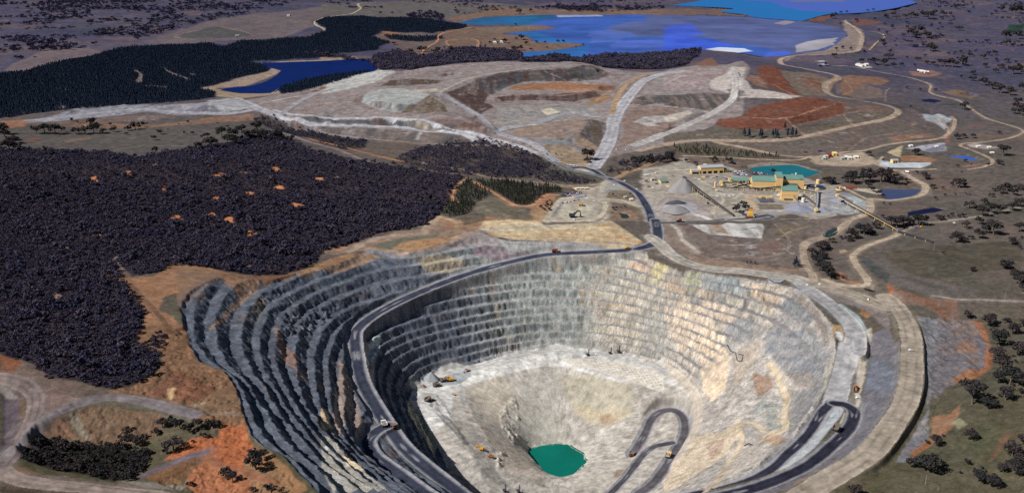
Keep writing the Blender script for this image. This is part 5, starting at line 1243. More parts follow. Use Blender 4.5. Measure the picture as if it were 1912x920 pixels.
# road surfaces
rk = lambda name: RI == name
for k_, r in enumerate(ROADS):
    m = RI == k_
    if not m.any():
        continue
    c = lin(r['col'])
    d, t = RD, RT
    v = 1 + 0.5 * nC + 0.25 * nB
    base = c[None, None] * v[..., None]
    if r['look'] in ('haul', 'haulgap'):
        pale = lin((150, 150, 156))
        e = sm(r['half'] * 0.50, r['half'] * 0.86, d + 4 * NZB)
        gapn = fbm(t, d * 6, 46, 3, 83)
        blotch = sm(0.14, 0.24, gapn) * sm(r['half'] * 0.95, 2.0, d) * 0.75
        if r['look'] == 'haulgap':
            blotch = np.maximum(blotch, sm(0.14, 0.18, fbm(t, t * 0, 60, 2, 85)) * 0.9)
        e = np.clip(np.maximum(e, blotch), 0, 1)[..., None]
        base = base * (1 - e) + pale * e
        rutl = np.exp(-((d - r['half'] * 0.33) / 1.4) ** 2)
        base = base * (1 - 0.18 * rutl[..., None])
    elif r['look'] in ('rut', 'rut2', 'pale'):
        rut = np.exp(-((np.abs(d - r['half'] * 0.42)) / (r['half'] * 0.13)) ** 2)
        fac = 0.32 if r['look'] == 'rut' else (0.55 if r['look'] == 'rut2' else 0.2)
        base = base * (1 - fac * rut[..., None] * sm(-0.2, 0.2, fbm(t, d * 2, 60, 3, 86))[..., None])
        base = base * (1 + 0.12 * sm(r['half'] * 0.7, r['half'], d)[..., None])
    else:
        base = base * (1 - 0.12 * np.exp(-((d - r['half'] * 0.4) / 1.0) ** 2))[..., None]
    COL[m] = base[m]
# dust apron beside roads
COL = np.clip(0.93 * COL * (1 + 0.40 * nC + 0.25 * nB + 0.5 * fbm(XN, YN, 9.0, 2, 88, 0.6))[..., None], 0.004, 0.95).astype(np.float32)

# ------------------------------------------------------------------ materials
def mat(name, base=None, attr=None, rough=0.9, spec=0.1, noise=0.0, nscale=0.3, bump=0.0, metallic=0.0, emit=None):
    m = bpy.data.materials.new(name)
    m.use_nodes = True
    nt = m.node_tree
    b = nt.nodes['Principled BSDF']
    b.inputs['Roughness'].default_value = rough
    b.inputs['Specular IOR Level'].default_value = spec
    b.inputs['Metallic'].default_value = metallic
    src = None
    if attr:
        a = nt.nodes.new('ShaderNodeAttribute')
        a.attribute_name = attr
        src = a.outputs['Color']
    if noise or bump:
        tc = nt.nodes.new('ShaderNodeTexCoord')
        n = nt.nodes.new('ShaderNodeTexNoise')
        n.inputs['Scale'].default_value = nscale
        n.inputs['Detail'].default_value = 6.0
        n.inputs['Roughness'].default_value = 0.78
        nt.links.new(tc.outputs['Object'], n.inputs['Vector'])
    if noise:
        mr = nt.nodes.new('ShaderNodeMapRange')
        mr.inputs['From Min'].default_value, mr.inputs['From Max'].default_value = 0.3, 0.7
        mr.inputs['To Min'].default_value, mr.inputs['To Max'].default_value = 1 - noise, 1 + noise
        nt.links.new(n.outputs['Fac'], mr.inputs['Value'])
        mx = nt.nodes.new('ShaderNodeVectorMath')
        mx.operation = 'SCALE'
        if src is None:
            rgb = nt.nodes.new('ShaderNodeRGB')
            rgb.outputs[0].default_value = (*base, 1)
            src = rgb.outputs[0]
        nt.links.new(src, mx.inputs[0])
        nt.links.new(mr.outputs[0], mx.inputs['Scale'])
        nt.links.new(mx.outputs[0], b.inputs['Base Color'])
    elif src is not None:
        nt.links.new(src, b.inputs['Base Color'])
    else:
        b.inputs['Base Color'].default_value = (*base, 1)
    if bump:
        bp = nt.nodes.new('ShaderNodeBump')
        bp.inputs['Strength'].default_value = 1.0
        bp.inputs['Distance'].default_value = bump
        nt.links.new(n.outputs['Fac'], bp.inputs['Height'])
        nt.links.new(bp.outputs[0], b.inputs['Normal'])
    return m


def ground_mat(name, coarse, fine, cs, fs, stretch=1.0, bump=0.0, contrast=0.8):
    """mapped soil colour broken up by clods, stones and cracks at two sizes"""
    m = bpy.data.materials.new(name)
    m.use_nodes = True
    nt = m.node_tree
    N, L = nt.nodes, nt.links
    b = N['Principled BSDF']
    b.inputs['Roughness'].default_value = 1.0
    b.inputs['Specular IOR Level'].default_value = 0.0
    a = N.new('ShaderNodeAttribute')
    a.attribute_name = 'soil'
    tc = N.new('ShaderNodeTexCoord')
    mp = N.new('ShaderNodeMapping')
    mp.inputs['Scale'].default_value = (1, 1, stretch)
    L.new(tc.outputs['Object'], mp.inputs['Vector'])
    src = a.outputs['Color']
    for amt, sc, det in ((coarse, cs, 3.0), (fine, fs, 4.0)):
        n = N.new('ShaderNodeTexNoise')
        n.inputs['Scale'].default_value = sc
        n.inputs['Detail'].default_value = det
        n.inputs['Roughness'].default_value = 0.65
        L.new(mp.outputs[0], n.inputs['Vector'])
        mr = N.new('ShaderNodeMapRange')
        mr.inputs['From Min'].default_value, mr.inputs['From Max'].default_value = 0.5 - 0.25 * contrast, 0.5 + 0.25 * contrast
        mr.inputs['To Min'].default_value, mr.inputs['To Max'].default_value = 1 - amt, 1 + amt
        L.new(n.outputs['Fac'], mr.inputs['Value'])
        mx = N.new('ShaderNodeVectorMath')
        mx.operation = 'SCALE'
        L.new(src, mx.inputs[0])
        L.new(mr.outputs[0], mx.inputs['Scale'])
        src = mx.outputs[0]
    if bump:
        bp = N.new('ShaderNodeBump')
        bp.inputs['Distance'].default_value = bump
        L.new(n.outputs['Fac'], bp.inputs['Height'])
        L.new(bp.outputs[0], b.inputs['Normal'])
    L.new(src, b.inputs['Base Color'])
    return m


M_EARTH = ground_mat('earth', 0.20, 0.26, 0.05, 0.32, 1.0, 0.4)
M_ROCK = ground_mat('pit_rock', 0.20, 0.34, 0.08, 0.34, 0.6, 0.7)
M_FLOOR = ground_mat('pit_rubble', 0.12, 0.22, 0.06, 0.40, 1.0, 0.4)
M_ROAD = mat('road_dirt', attr='soil', rough=1.0, spec=0.0, noise=0.10, nscale=0.1)
M_WATER = mat('still_water', attr='soil', rough=0.4, spec=0.02)


def link(o, parent=None):
    scene.collection.objects.link(o)
    if parent is not None:
        o.parent = parent
    return o


def tag(o, label=None, cat=None, group=None, kind=None):
    if label:
        o['label'] = label
    if cat:
        o['category'] = cat
    if group:
        o['group'] = group
    if kind:
        o['kind'] = kind
    return o


def np_mesh(name, co, faces4, cols=None, smooth=False):
    me = bpy.data.meshes.new(name)
    nv, nf = len(co), len(faces4)
    w = faces4.shape[1]
    me.vertices.add(nv)
    me.vertices.foreach_set('co', np.ascontiguousarray(co, np.float32).ravel())
    me.loops.add(nf * w)
    me.loops.foreach_set('vertex_index', np.ascontiguousarray(faces4, np.int32).ravel())
    me.polygons.add(nf)
    me.polygons.foreach_set('loop_start', np.arange(0, nf * w, w, dtype=np.int32))
    me.polygons.foreach_set('loop_total', np.full(nf, w, np.int32))
    if smooth:
        me.polygons.foreach_set('use_smooth', np.ones(nf, bool))
    me.update(calc_edges=True)
    if cols is not None:
        a = me.color_attributes.new('soil', 'FLOAT_COLOR', 'POINT')
        c4 = np.ones((nv, 4), np.float32)
        c4[:, :3] = cols
        a.data.foreach_set('color', c4.ravel())
    return me


CO = np.stack([GX, GY, Z], -1).reshape(-1, 3).astype(np.float32)
CF = COL.reshape(-1, 3)
IDX = np.arange(NY * NX).reshape(NY, NX)
QUADS = np.stack([IDX[:-1, :-1], IDX[:-1, 1:], IDX[1:, 1:], IDX[1:, :-1]], -1).reshape(-1, 4)
flab = LAB[:-1, :-1].reshape(-1).astype(int)
rlab = RI[:-1, :-1].reshape(-1)
key = np.where(rlab >= 0, 100 + rlab, flab)


def patch(sel, name, material, label, co=CO, cf=CF, kind='structure', smooth=False):
    f = QUADS[sel]
    u, inv = np.unique(f, return_inverse=True)
    me = np_mesh(name, co[u], inv.reshape(-1, 4), cf[u], smooth)
    me.materials.append(material)
    o = link(bpy.data.objects.new(name, me))
    tag(o, label, kind=kind)
    return o


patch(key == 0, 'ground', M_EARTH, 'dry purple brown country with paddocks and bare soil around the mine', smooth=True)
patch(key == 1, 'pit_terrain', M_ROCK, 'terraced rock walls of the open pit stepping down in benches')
patch(key == 2, 'pit_floor', M_FLOOR, 'pale working floor and scree bowl at the bottom of the pit', smooth=True)
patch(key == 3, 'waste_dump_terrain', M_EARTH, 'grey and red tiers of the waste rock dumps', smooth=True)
patch(key == 4, 'plant_ground', M_EARTH, 'pale levelled gravel pads of the plant and the pit apron', smooth=True)
for k_, r in enumerate(ROADS):
    sel = key == 100 + k_
    if sel.sum() > 3:
        patch(sel, r['name'], M_ROAD, r['label'])

# the same country carried on to either side, coarser
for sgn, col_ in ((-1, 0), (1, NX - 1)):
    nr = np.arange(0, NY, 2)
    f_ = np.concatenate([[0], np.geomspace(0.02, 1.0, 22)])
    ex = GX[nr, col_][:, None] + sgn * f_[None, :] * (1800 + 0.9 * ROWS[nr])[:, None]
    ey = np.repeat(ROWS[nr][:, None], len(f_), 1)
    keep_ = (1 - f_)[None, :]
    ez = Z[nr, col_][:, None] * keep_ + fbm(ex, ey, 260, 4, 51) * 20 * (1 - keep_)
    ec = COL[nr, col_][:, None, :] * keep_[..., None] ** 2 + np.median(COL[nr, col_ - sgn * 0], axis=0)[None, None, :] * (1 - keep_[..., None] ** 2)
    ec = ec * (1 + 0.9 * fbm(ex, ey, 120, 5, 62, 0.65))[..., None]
    ix = np.arange(ex.size).reshape(ex.shape)
    qf = np.stack([ix[:-1, :-1], ix[:-1, 1:], ix[1:, 1:], ix[1:, :-1]], -1).reshape(-1, 4)
    if sgn < 0:
        qf = qf[:, ::-1]
    me = np_mesh('ground', np.stack([ex, ey, ez], -1).reshape(-1, 3), qf, ec.reshape(-1, 3), True)
    me.materials.append(M_EARTH)
    tag(link(bpy.data.objects.new('ground', me)), 'open country beside the mine', kind='structure')

# water sheets
mud = lin((122, 126, 152))
WCOL = {'pit_lake': (10, 104, 92), 'reservoir_water': (6, 30, 92), 'plant_pond': (30, 104, 118), 'settling_pond': (66, 78, 112), 'farm_dam': (24, 26, 62), 'small_pond': (38, 62, 66)}
for (name, tile, pts, lev, label), m in zip(WATERS, WMASK):
    wide = blur(m.astype(float), 3) > 0.02
    fsel = (wide[:-1, :-1] | wide[1:, 1:]).reshape(-1)
    co = CO.copy() if False else CO
    f = QUADS[fsel]
    u, inv = np.unique(f, return_inverse=True)
    cw = co[u].copy()
    cw[:, 2] = lev
    x, y = cw[:, 0], cw[:, 1]
    base = lin(WCOL.get(name, (60, 100, 200)))
    if label.startswith('bright blue'):
        base = lin((60, 96, 178))
    if label.startswith('black'):
        base = lin((20, 20, 34))
    cc = np.tile(base, (len(u), 1))
    ii, jj = np.unravel_index(u, (NY, NX))
    if 'tailings' in name:
        cc[:] = lin((58, 90, 168))

        def wz(tile_, pts_, c, k, soft=16, e=14):
            W = at_z(px(tile_, pts_), lev)
            w = blur(inside(W, soft).astype(np.float32), e)[ii, jj]
            w = (np.clip(w * 1.5 - 0.25 + (1.6 * fbm(x * 0.6, y * 0.35, 150, 5, 95, 0.7) if e > 8 else 0), 0, 1) * np.clip(w * 3, 0, 1) * k)[:, None]
            cc[:] = cc * (1 - w) + lin(c) * w
        if name == 'tailings_water':
            wz('B', [(700, 60), (1300, 60), (1280, 100), (1150, 140), (1000, 150), (760, 150)], (34, 92, 134), 0.9)
            wz('B', [(1000, 180), (1180, 175), (1250, 200), (1500, 250), (1440, 300), (1500, 320), (1400, 340), (1080, 340), (1080, 280), (1200, 230)], (46, 104, 170), 0.85)
            wz('B', [(1820, 80), (2500, 70), (2950, 100), (2960, 300), (2500, 300), (2480, 270), (2250, 240), (2100, 200), (1960, 210), (1700, 200), (1560, 170), (1600, 140), (1750, 120)], (88, 95, 138), 0.88, 30, 18)
            wz('B', [(1450, 180), (1600, 165), (1750, 180), (1650, 230), (1500, 240)], (86, 110, 184), 0.6, 24, 8)
            wz('B', [(1600, 230), (1800, 220), (2000, 240), (1900, 275), (1600, 270)], (84, 106, 190), 0.6, 24, 8)
            wz('C', [(0, 140), (140, 130), (200, 180), (120, 200), (300, 225), (370, 240), (300, 255), (200, 262), (220, 300), (0, 300)], (62, 92, 212), 0.8, 14, 5)
            wz('C', [(530, 300), (560, 275), (640, 270), (680, 280), (640, 300), (560, 310)], (70, 100, 206), 0.9, 8, 2)
            wz('C', [(690, 245), (760, 220), (930, 200), (900, 235), (820, 265), (700, 280)], (168, 164, 172), 0.9, 6, 2)
            wz('C', [(220, 262), (300, 252), (420, 258), (465, 272), (400, 280), (280, 272)], (206, 212, 226), 0.9, 6, 1)
            wz('C', [(580, 125), (640, 108), (695, 115), (640, 135)], (150, 140, 150), 0.8, 6, 2)
            wz('B', [(1300, 85), (1540, 82), (1560, 92), (1310, 97)], (170, 180, 206), 0.8, 5, 1)
            st = fbm(x * 0.6, y * 0.5, 160, 5, 91, 0.65)[:, None]
            st2 = fbm(x * 0.25, y * 0.5, 60, 4, 93, 0.7)[:, None]
            cc[:] = cc * (1 + 0.9 * st + 0.6 * st2)
        else:
            cc[:] = lin((36, 110, 178))
            wz('C', [(400, 0), (700, -20), (1350, -20), (1350, 30), (1100, 60), (1000, 75), (850, 65), (760, 60), (640, 40), (560, 10)], (80, 98, 186), 0.85)
            wz('C', [(600, -20), (950, -20), (960, 10), (700, 12)], (104, 110, 150), 0.85)
    else:
        st = fbm(x, y, 60, 4, 92, 0.6)[:, None]
        cc[:] = cc * (1 + 0.35 * st)
    me = np_mesh(name, cw, inv.reshape(-1, 4), cc)
    me.materials.append(M_WATER)
    tag(link(bpy.data.objects.new(name, me)), label, kind='structure')

# ------------------------------------------------------------------ trees
def leafmat(name, a, b, rough=0.9):
    m = bpy.data.materials.new(name)
    m.use_nodes = True
    nt = m.node_tree
    bs = nt.nodes['Principled BSDF']
    bs.inputs['Roughness'].default_value = rough
    bs.inputs['Specular IOR Level'].default_value = 0.08
    oi = nt.nodes.new('ShaderNodeObjectInfo')
    ge = nt.nodes.new('ShaderNodeNewGeometry')
    no = nt.nodes.new('ShaderNodeTexNoise')
    no.inputs['Scale'].default_value = 0.008
    no.inputs['Detail'].default_value = 6
    nt.links.new(ge.outputs['Position'], no.inputs['Vector'])
    ad = nt.nodes.new('ShaderNodeMath')
    ad.operation = 'ADD'
    nt.links.new(oi.outputs['Random'], ad.inputs[0])
    nt.links.new(no.outputs['Fac'], ad.inputs[1])
    mr = nt.nodes.new('ShaderNodeMapRange')
    mr.inputs['From Min'].default_value, mr.inputs['From Max'].default_value = 0.25, 1.35
    nt.links.new(ad.outputs[0], mr.inputs['Value'])
    mx = nt.nodes.new('ShaderNodeMix')
    mx.data_type = 'RGBA'
    mx.inputs[6].default_value = (*lin(a), 1)
    mx.inputs[7].default_value = (*lin(b), 1)
    nt.links.new(mr.outputs[0], mx.inputs[0])
    nt.links.new(mx.outputs[2], bs.inputs['Base Color'])
    return m


M_GUM = leafmat('gum_leaves', (42, 48, 48), (68, 60, 62))
M_BUSH = leafmat('bush_leaves', (50, 55, 82), (84, 76, 92))
M_PINE = leafmat('pine_leaves', (26, 40, 64), (40, 52, 70))
M_SCRUB = leafmat('young_pine_leaves', (38, 50, 42), (58, 58, 52))
M_FARW = leafmat('hazed_far_leaves', (40, 42, 68), (60, 54, 78))  # leaf colour carries the blue of distance haze
M_BARK = mat('bark', (0.16, 0.13, 0.11), noise=0.3, nscale=2.0)


def tube_arrays(p0, p1, r0, r1, n=5):
    p0, p1 = np.asarray(p0, float), np.asarray(p1, float)
    d = p1 - p0
    d = d / np.linalg.norm(d)
    a = np.cross(d, [0.3, 0.9, 0.1])
    a /= np.linalg.norm(a)
    b = np.cross(d, a)
    th_ = np.linspace(0, 2 * math.pi, n, endpoint=False)
    ring = np.cos(th_)[:, None] * a + np.sin(th_)[:, None] * b
    v = np.concatenate([p0 + ring * r0, p1 + ring * r1])
    f = [[k, (k + 1) % n, n + (k + 1) % n, n + k] for k in range(n)]
    return v, np.array(f)


def cat_mesh(parts):
    V, F, o = [], [], 0
    for v, f in parts:
        V.append(v)
        F.append(f + o)
        o += len(v)
    return np.concatenate(V), np.concatenate(F)


def leaf_cloud(r, centres, radii, n, size):
    """many small leaf faces through the volume of several clumps"""
    w = radii[:, 0] ** 2
    idx = r.choice(len(centres), n, p=w / w.sum())
    d = r.normal(size=(n, 3))
    d /= np.linalg.norm(d, axis=1)[:, None]
    rad = r.uniform(0.55, 1.05, n)[:, None]
    c = centres[idx] + d * rad * radii[idx]
    nrm = d + r.normal(size=(n, 3)) * 0.38
    nrm /= np.linalg.norm(nrm, axis=1)[:, None]
    a = np.cross(nrm, r.normal(size=(n, 3)))
    a /= np.linalg.norm(a, axis=1)[:, None]
    b = np.cross(nrm, a)
    s = size * r.uniform(0.6, 1.4, n)[:, None]
    q = np.stack([c - a * s - b * s * 0.7, c + a * s - b * s * 0.6, c + a * s * 0.8 + b * s * 0.8, c - a * s * 0.7 + b * s * 0.7], 1)
    return q.reshape(-1, 3), np.arange(n * 4).reshape(-1, 4)


def gum_parts(seed, nleaf, leaf, nclump=9):
    """unit gum tree: crown about 1 across, height about 0.95"""
    r = np.random.default_rng(seed)
    tr = []
    lean = r.normal(size=2) * 0.04
    top = np.array([lean[0], lean[1], 0.42])
    tr.append(tube_arrays((0, 0, -0.03), top, 0.035, 0.022))
    C_, Rr = [], []
    for k in range(nclump):
        a = 2 * math.pi * k / nclump * 1.618 * 2 + r.uniform(-0.4, 0.4)
        d = 0.34 * math.sqrt(r.uniform(0.05, 1.0))
        z = 0.62 - 0.55 * d + r.uniform(-0.10, 0.16)
        c = np.array([top[0] + d * math.cos(a), top[1] + d * math.sin(a), z])
        rr = r.uniform(0.12, 0.21)
        C_.append(c)
        Rr.append([rr, rr, rr * 0.72])
        if k % 2 == 0:
            tr.append(tube_arrays(top * 0.9, c, 0.016, 0.006, 4))
    crown = leaf_cloud(r, np.array(C_), np.array(Rr), nleaf, leaf)
    return cat_mesh(tr), crown


def pine_parts(seed, nleaf, leaf):
    r = np.random.default_rng(seed)
    tr = tube_arrays((0, 0, -0.05), (0, 0, 1.3), 0.03, 0.01)
    z = r.uniform(0.12, 1.0, nleaf) ** 0.8
    rad = (1.02 - z) * 0.42 * r.uniform(0.5, 1.05, nleaf)
    a = r.uniform(0, 2 * math.pi, nleaf)
    c = np.stack([rad * np.cos(a), rad * np.sin(a), 0.15 + z * 1.3], 1)
    nrm = np.stack([np.cos(a), np.sin(a), 0.8 + 0 * a], 1) + r.normal(size=(nleaf, 3)) * 0.4
    nrm /= np.linalg.norm(nrm, axis=1)[:, None]
    t = np.cross(nrm, r.normal(size=(nleaf, 3)))
    t /= np.linalg.norm(t, axis=1)[:, None]
    b = np.cross(nrm, t)
    s = leaf * r.uniform(0.6, 1.3, nleaf)[:, None]
    q = np.stack([c - t * s - b * s, c + t * s - b * s, c + t * s + b * s, c - t * s + b * s], 1)
    return tr, (q.reshape(-1, 3), np.arange(nleaf * 4).reshape(-1, 4))


def two_mat_mesh(name, a, b, ma, mb):
    v, f = cat_mesh([a, b])
    me = np_mesh(name, v, f)
    me.materials.append(ma)
    me.materials.append(mb)
    mi = np.zeros(len(f), np.int32)
    mi[len(a[1]):] = 1
    me.polygons.foreach_set('material_index', mi)
    return me


FULL_TR, FULL_CR = [], []
for k in range(5):
    a, b = gum_parts(100 + k, 520, 0.036, 11)
    me = np_mesh('trunk', *a)
    me.materials.append(M_BARK)
    FULL_TR.append(me)
    me = np_mesh('crown', *b)
    me.materials.append(M_GUM)
    FULL_CR.append(me)
SMALL = []
for k in range(5):
    a, b = gum_parts(200 + k, 150, 0.062, 8)
    SMALL.append(two_mat_mesh('gum_tree', a, b, M_BARK, M_GUM))
PINES = []
for k in range(3):
    a, b = pine_parts(300 + k, 110, 0.075)
    PINES.append(two_mat_mesh('pine_tree', a, b, M_BARK, M_PINE))


def zat(x, y):
    return sample(Z, np.asarray(x, float), np.asarray(y, float))


# surveyed trees: base point and crown width in picture widths of the survey tile
TREES = []


def tl(tile, rows, kind='gum'):
    s = TILES[tile][2]
    P = px(tile, [(a, b) for a, b, w in rows])
    for p, (a, b, w) in zip(P, rows):
        TREES.append((p[0], p[1], w / s, kind))


tl('S', [(322, 55, 26), (450, 42, 36), (480, 26, 18), (490, 80, 40), (515, 108, 50), (527, 140, 40), (305, 238, 30), (330, 235, 20), (392, 270, 48), (460, 256, 26), (480, 300, 44), (430, 345, 60), (495, 380, 56), (525, 268, 30), (420, 395, 50), (435, 445, 60), (420, 490, 50), (470, 496, 66), (500, 500, 50), (490, 408, 18), (455, 558, 54), (512, 532, 28), (325, 574, 88), (385, 590, 52), (315, 711, 46), (180, 733, 42), (150, 729, 24), (212, 700, 20), (95, 818, 46), (155, 837, 74), (208, 812, 26), (308, 809, 28), (362, 826, 22), (345, 873, 52), (402, 893, 52), (445, 838, 36), (480, 775, 60), (480, 830, 50), (515, 815, 60), (505, 855, 60), (520, 730, 40), (278, 843, 20)])
tl('J', [(1010, 890, 70)])
tl('G', [(1160, 305, 30), (1205, 350, 56), (1235, 358, 60), (1265, 345, 60), (1300, 340, 40), (1350, 345, 66), (1385, 318, 24), (1120, 335, 30), (1000, 415, 56), (980, 428, 40), (1060, 395, 66), (1040, 388, 50), (1090, 388, 40), (1130, 362, 40), (940, 418, 30), (890, 434, 32), (835, 474, 56), (860, 468, 40), (815, 458, 30), (790, 515, 50), (810, 556, 66), (840, 586, 66), (862, 616, 66), (885, 628, 46), (800, 492, 30), (830, 525, 56)])
tl('G', [(960, 113, 40), (985, 120, 56), (1000, 93, 46), (1050, 113, 56), (1075, 84, 46), (1095, 110, 50), (1150, 115, 70), (1180, 104, 64), (1200, 120, 46), (1245, 126, 46), (1290, 117, 34), (880, 124, 46), (860, 113, 36), (905, 128, 30), (1230, 95, 36), (1080, 144, 36), (1110, 164, 34), (1140, 184, 34), (1160, 193, 28), (1385, 98, 44), (1340, 68, 24), (1420, 148, 36), (1480, 153, 24), (1490, 188, 24), (1440, 208, 26), (1545, 183, 18), (1605, 181, 18), (1620, 183, 16), (1570, 143, 56), (1550, 124, 36), (1530, 133, 28), (1590, 138, 30), (1165, 230, 18), (1200, 236, 20)])
tl('G', [(1620, 253, 46), (1590, 303, 30), (1565, 302, 28), (1530, 294, 28), (1460, 314, 40), (1510, 303, 26), (1690, 295, 56), (1700, 235, 40), (1670, 265, 40), (1740, 285, 56), (1790, 280, 50), (1850, 265, 50), (1890, 245, 50), (1860, 184, 40), (1890, 154, 40), (1740, 193, 30), (1780, 174, 44), (1820, 164, 44), (1850, 154, 30), (1755, 163, 30), (1600, 358, 40), (1670, 338, 40), (1750, 394, 80), (1705, 384, 40), (1880, 374, 50), (1850, 444, 44), (1890, 468, 26), (1900, 413, 24), (1545, 434, 56), (1590, 434, 40), (1630, 418, 30), (1670, 414, 50), (1485, 498, 28), (1635, 588, 26), (1810, 574, 48), (1850, 548, 20), (1860, 625, 50), (1890, 646, 56), (1520, 413, 24), (1720, 30, 28), (1770, 14, 24), (1560, 33, 20), (1580, 63, 16), (1630, 23, 14), (1610, 834, 26), (1650, 838, 20), (1730, 864, 56), (1820, 854, 30)])
tl('F', [(925, 668, 84), (1000, 606, 66), (1020, 650, 66), (1080, 648, 36), (650, 604, 48), (1290, 284, 60), (425, 176, 56), (525, 205, 56), (700, 170, 72), (740, 165, 40), (850, 186, 74), (890, 195, 56), (800, 175, 30), (990, 225, 24), (1020, 228, 26), (1270, 198, 18), (1190, 203, 14), (1480, 194, 12), (1565, 203, 14), (260, 165, 96), (200, 175, 80), (300, 163, 56), (150, 165, 56), (40, 175, 80), (0, 155, 56), (90, 125, 56), (1850, 376, 66), (1900, 386, 46), (1790, 354, 22), (300, 312, 18)])
tl('V', [(20, 160, 84), (80, 172, 56), (150, 160, 40), (250, 165, 56), (300, 258, 66), (390, 288, 56), (330, 236, 40), (530, 336, 36), (320, 314, 36), (610, 364, 28), (770, 384, 18), (440, 334, 46), (40, 326, 56), (690, 98, 86), (740, 86, 56), (1040, 226, 66), (1010, 542, 30), (1060, 554, 56), (1070, 748, 66), (1110, 726, 46), (1230, 716, 46), (1170, 724, 28), (1300, 546, 46), (1330, 564, 36), (1520, 374, 56), (1050, 794, 28)])
tl('V', [(1250, 128, 80), (1350, 98, 100), (1450, 78, 100), (1560, 68, 90), (1680, 58, 96), (1800, 48, 96)])
tl('A', [(395, 673, 28), (430, 684, 24), (500, 694, 50), (540, 697, 30), (615, 698, 28), (200, 740, 54), (250, 740, 54), (310, 744, 54), (340, 735, 40), (420, 742, 48), (470, 742, 54), (520, 739, 54), (570, 739, 40), (630, 731, 40), (710, 724, 40), (750, 719, 46), (800, 703, 36), (890, 745, 36), (850, 778, 32), (1020, 743, 24), (1065, 748, 30), (990, 693, 14), (1040, 683, 24), (1205, 688, 16), (1260, 708, 26), (860, 848, 40), (815, 872, 24), (700, 748, 28), (1105, 830, 50), (1180, 828, 74), (1120, 768, 28), (1150, 764, 40), (1230, 756, 56), (1290, 765, 56), (1340, 750, 56), (1400, 766, 70), (1260, 795, 50), (1290, 805, 56), (1430, 724, 56), (1050, 833, 36), (1030, 838, 28), (930, 718, 12), (1460, 776, 56), (1540, 776, 56), (40, 778, 64), (70, 796, 56), (100, 824, 40), (20, 746, 56), (60, 836, 70)])
tl('C', [(1020, 118, 26), (935, 133, 18), (830, 363, 24), (860, 353, 28), (905, 308, 30), (1065, 288, 28), (1095, 333, 30), (1120, 344, 40), (1160, 349, 40), (1050, 338, 34), (1190, 314, 40), (1200, 283, 28), (1215, 358, 32), (1260, 353, 28), (1290, 313, 20), (1350, 323, 30), (1385, 303, 24), (1330, 353, 20), (1400, 343, 30), (1430, 348, 30), (1450, 358, 20), (1490, 354, 54), (1530, 359, 48), (1580, 349, 48), (1640, 398, 30), (1640, 430, 38), (1580, 418, 26), (1695, 314, 34), (1720, 294, 30), (1755, 294, 34), (1765, 328, 28), (1820, 334, 30), (1870, 338, 24), (1700, 359, 30), (1760, 389, 36), (1790, 364, 38), (1850, 394, 56), (1890, 384, 40), (1700, 455, 48), (1740, 475, 48), (1790, 496, 56), (1840, 506, 48), (1900, 484, 40), (1440, 483, 24), (1290, 473, 20), (1360, 483, 20), (1590, 583, 42), (1870, 585, 48), (1900, 615, 48), (1880, 555, 40), (1860, 605, 40), (1780, 714, 28), (1550, 739, 38), (1590, 734, 34), (1640, 734, 34), (1800, 830, 56), (1780, 875, 38), (1310, 573, 20), (1330, 823, 40), (1085, 828, 34), (1165, 858, 22), (1600, 863, 28)])
tl('C', [(1120, 108, 20), (1180, 98, 30), (1215, 88, 30), (1240, 103, 30), (1280, 98, 30), (1310, 94, 38), (1340, 98, 30), (1370, 89, 38), (1400, 99, 46), (1430, 84, 38), (1480, 89, 38), (1520, 84, 28), (1550, 48, 30), (1580, 43, 30), (1640, 48, 20), (1620, 73, 24), (1520, 118, 20), (1210, 153, 26), (1290, 153, 24), (1140, 168, 20), (1185, 183, 24), (1170, 133, 20), (1455, 163, 20), (1570, 164, 34), (1350, 180, 48), (1310, 199, 48), (1270, 194, 28), (1390, 204, 40), (1340, 204, 40), (1440, 204, 26), (1420, 209, 28), (1160, 234, 38), (1170, 249, 28), (1230, 248, 18), (1330, 248, 20), (1410, 274, 48), (1440, 274, 36), (1575, 239, 30), (1655, 233, 20), (1510, 293, 22), (1545, 288, 20), (1575, 284, 24), (1620, 285, 22), (1655, 278, 20), (1740, 84, 20), (1790, 64, 38), (1760, 74, 28), (1860, 84, 56), (1890, 74, 48), (1815, 209, 48), (1820, 244, 38), (1880, 209, 48), (915, 270, 26), (945, 262, 26), (990, 268, 24), (1110, 58, 20), (1080, 64, 18), (890, 100, 36), (910, 82, 20), (940, 72, 20), (970, 70, 18)])
tl('B', [(1075, 145, 20), (935, 245, 24), (960, 222, 18), (975, 242, 18), (1020, 240, 34), (1080, 222, 20), (1105, 222, 36), (1135, 250, 30), (1190, 242, 24), (1240, 242, 20), (1250, 268, 16), (1310, 237, 22), (1340, 237, 22), (910, 262, 20), (880, 262, 16), (1450, 250, 14), (1410, 262, 12), (1160, 280, 24), (1070, 285, 40), (1100, 280, 36), (640, 295, 40), (620, 300, 36), (555, 290, 46), (720, 285, 36), (680, 270, 20), (500, 300, 36), (400, 250, 30), (1800, 292, 12), (1095, 80, 36), (1160, 68, 28), (330, 82, 24), (1475, 885, 64), (1300, 860, 18), (1330, 862, 12), (1250, 858, 14), (1160, 812, 10), (1260, 842, 10)])
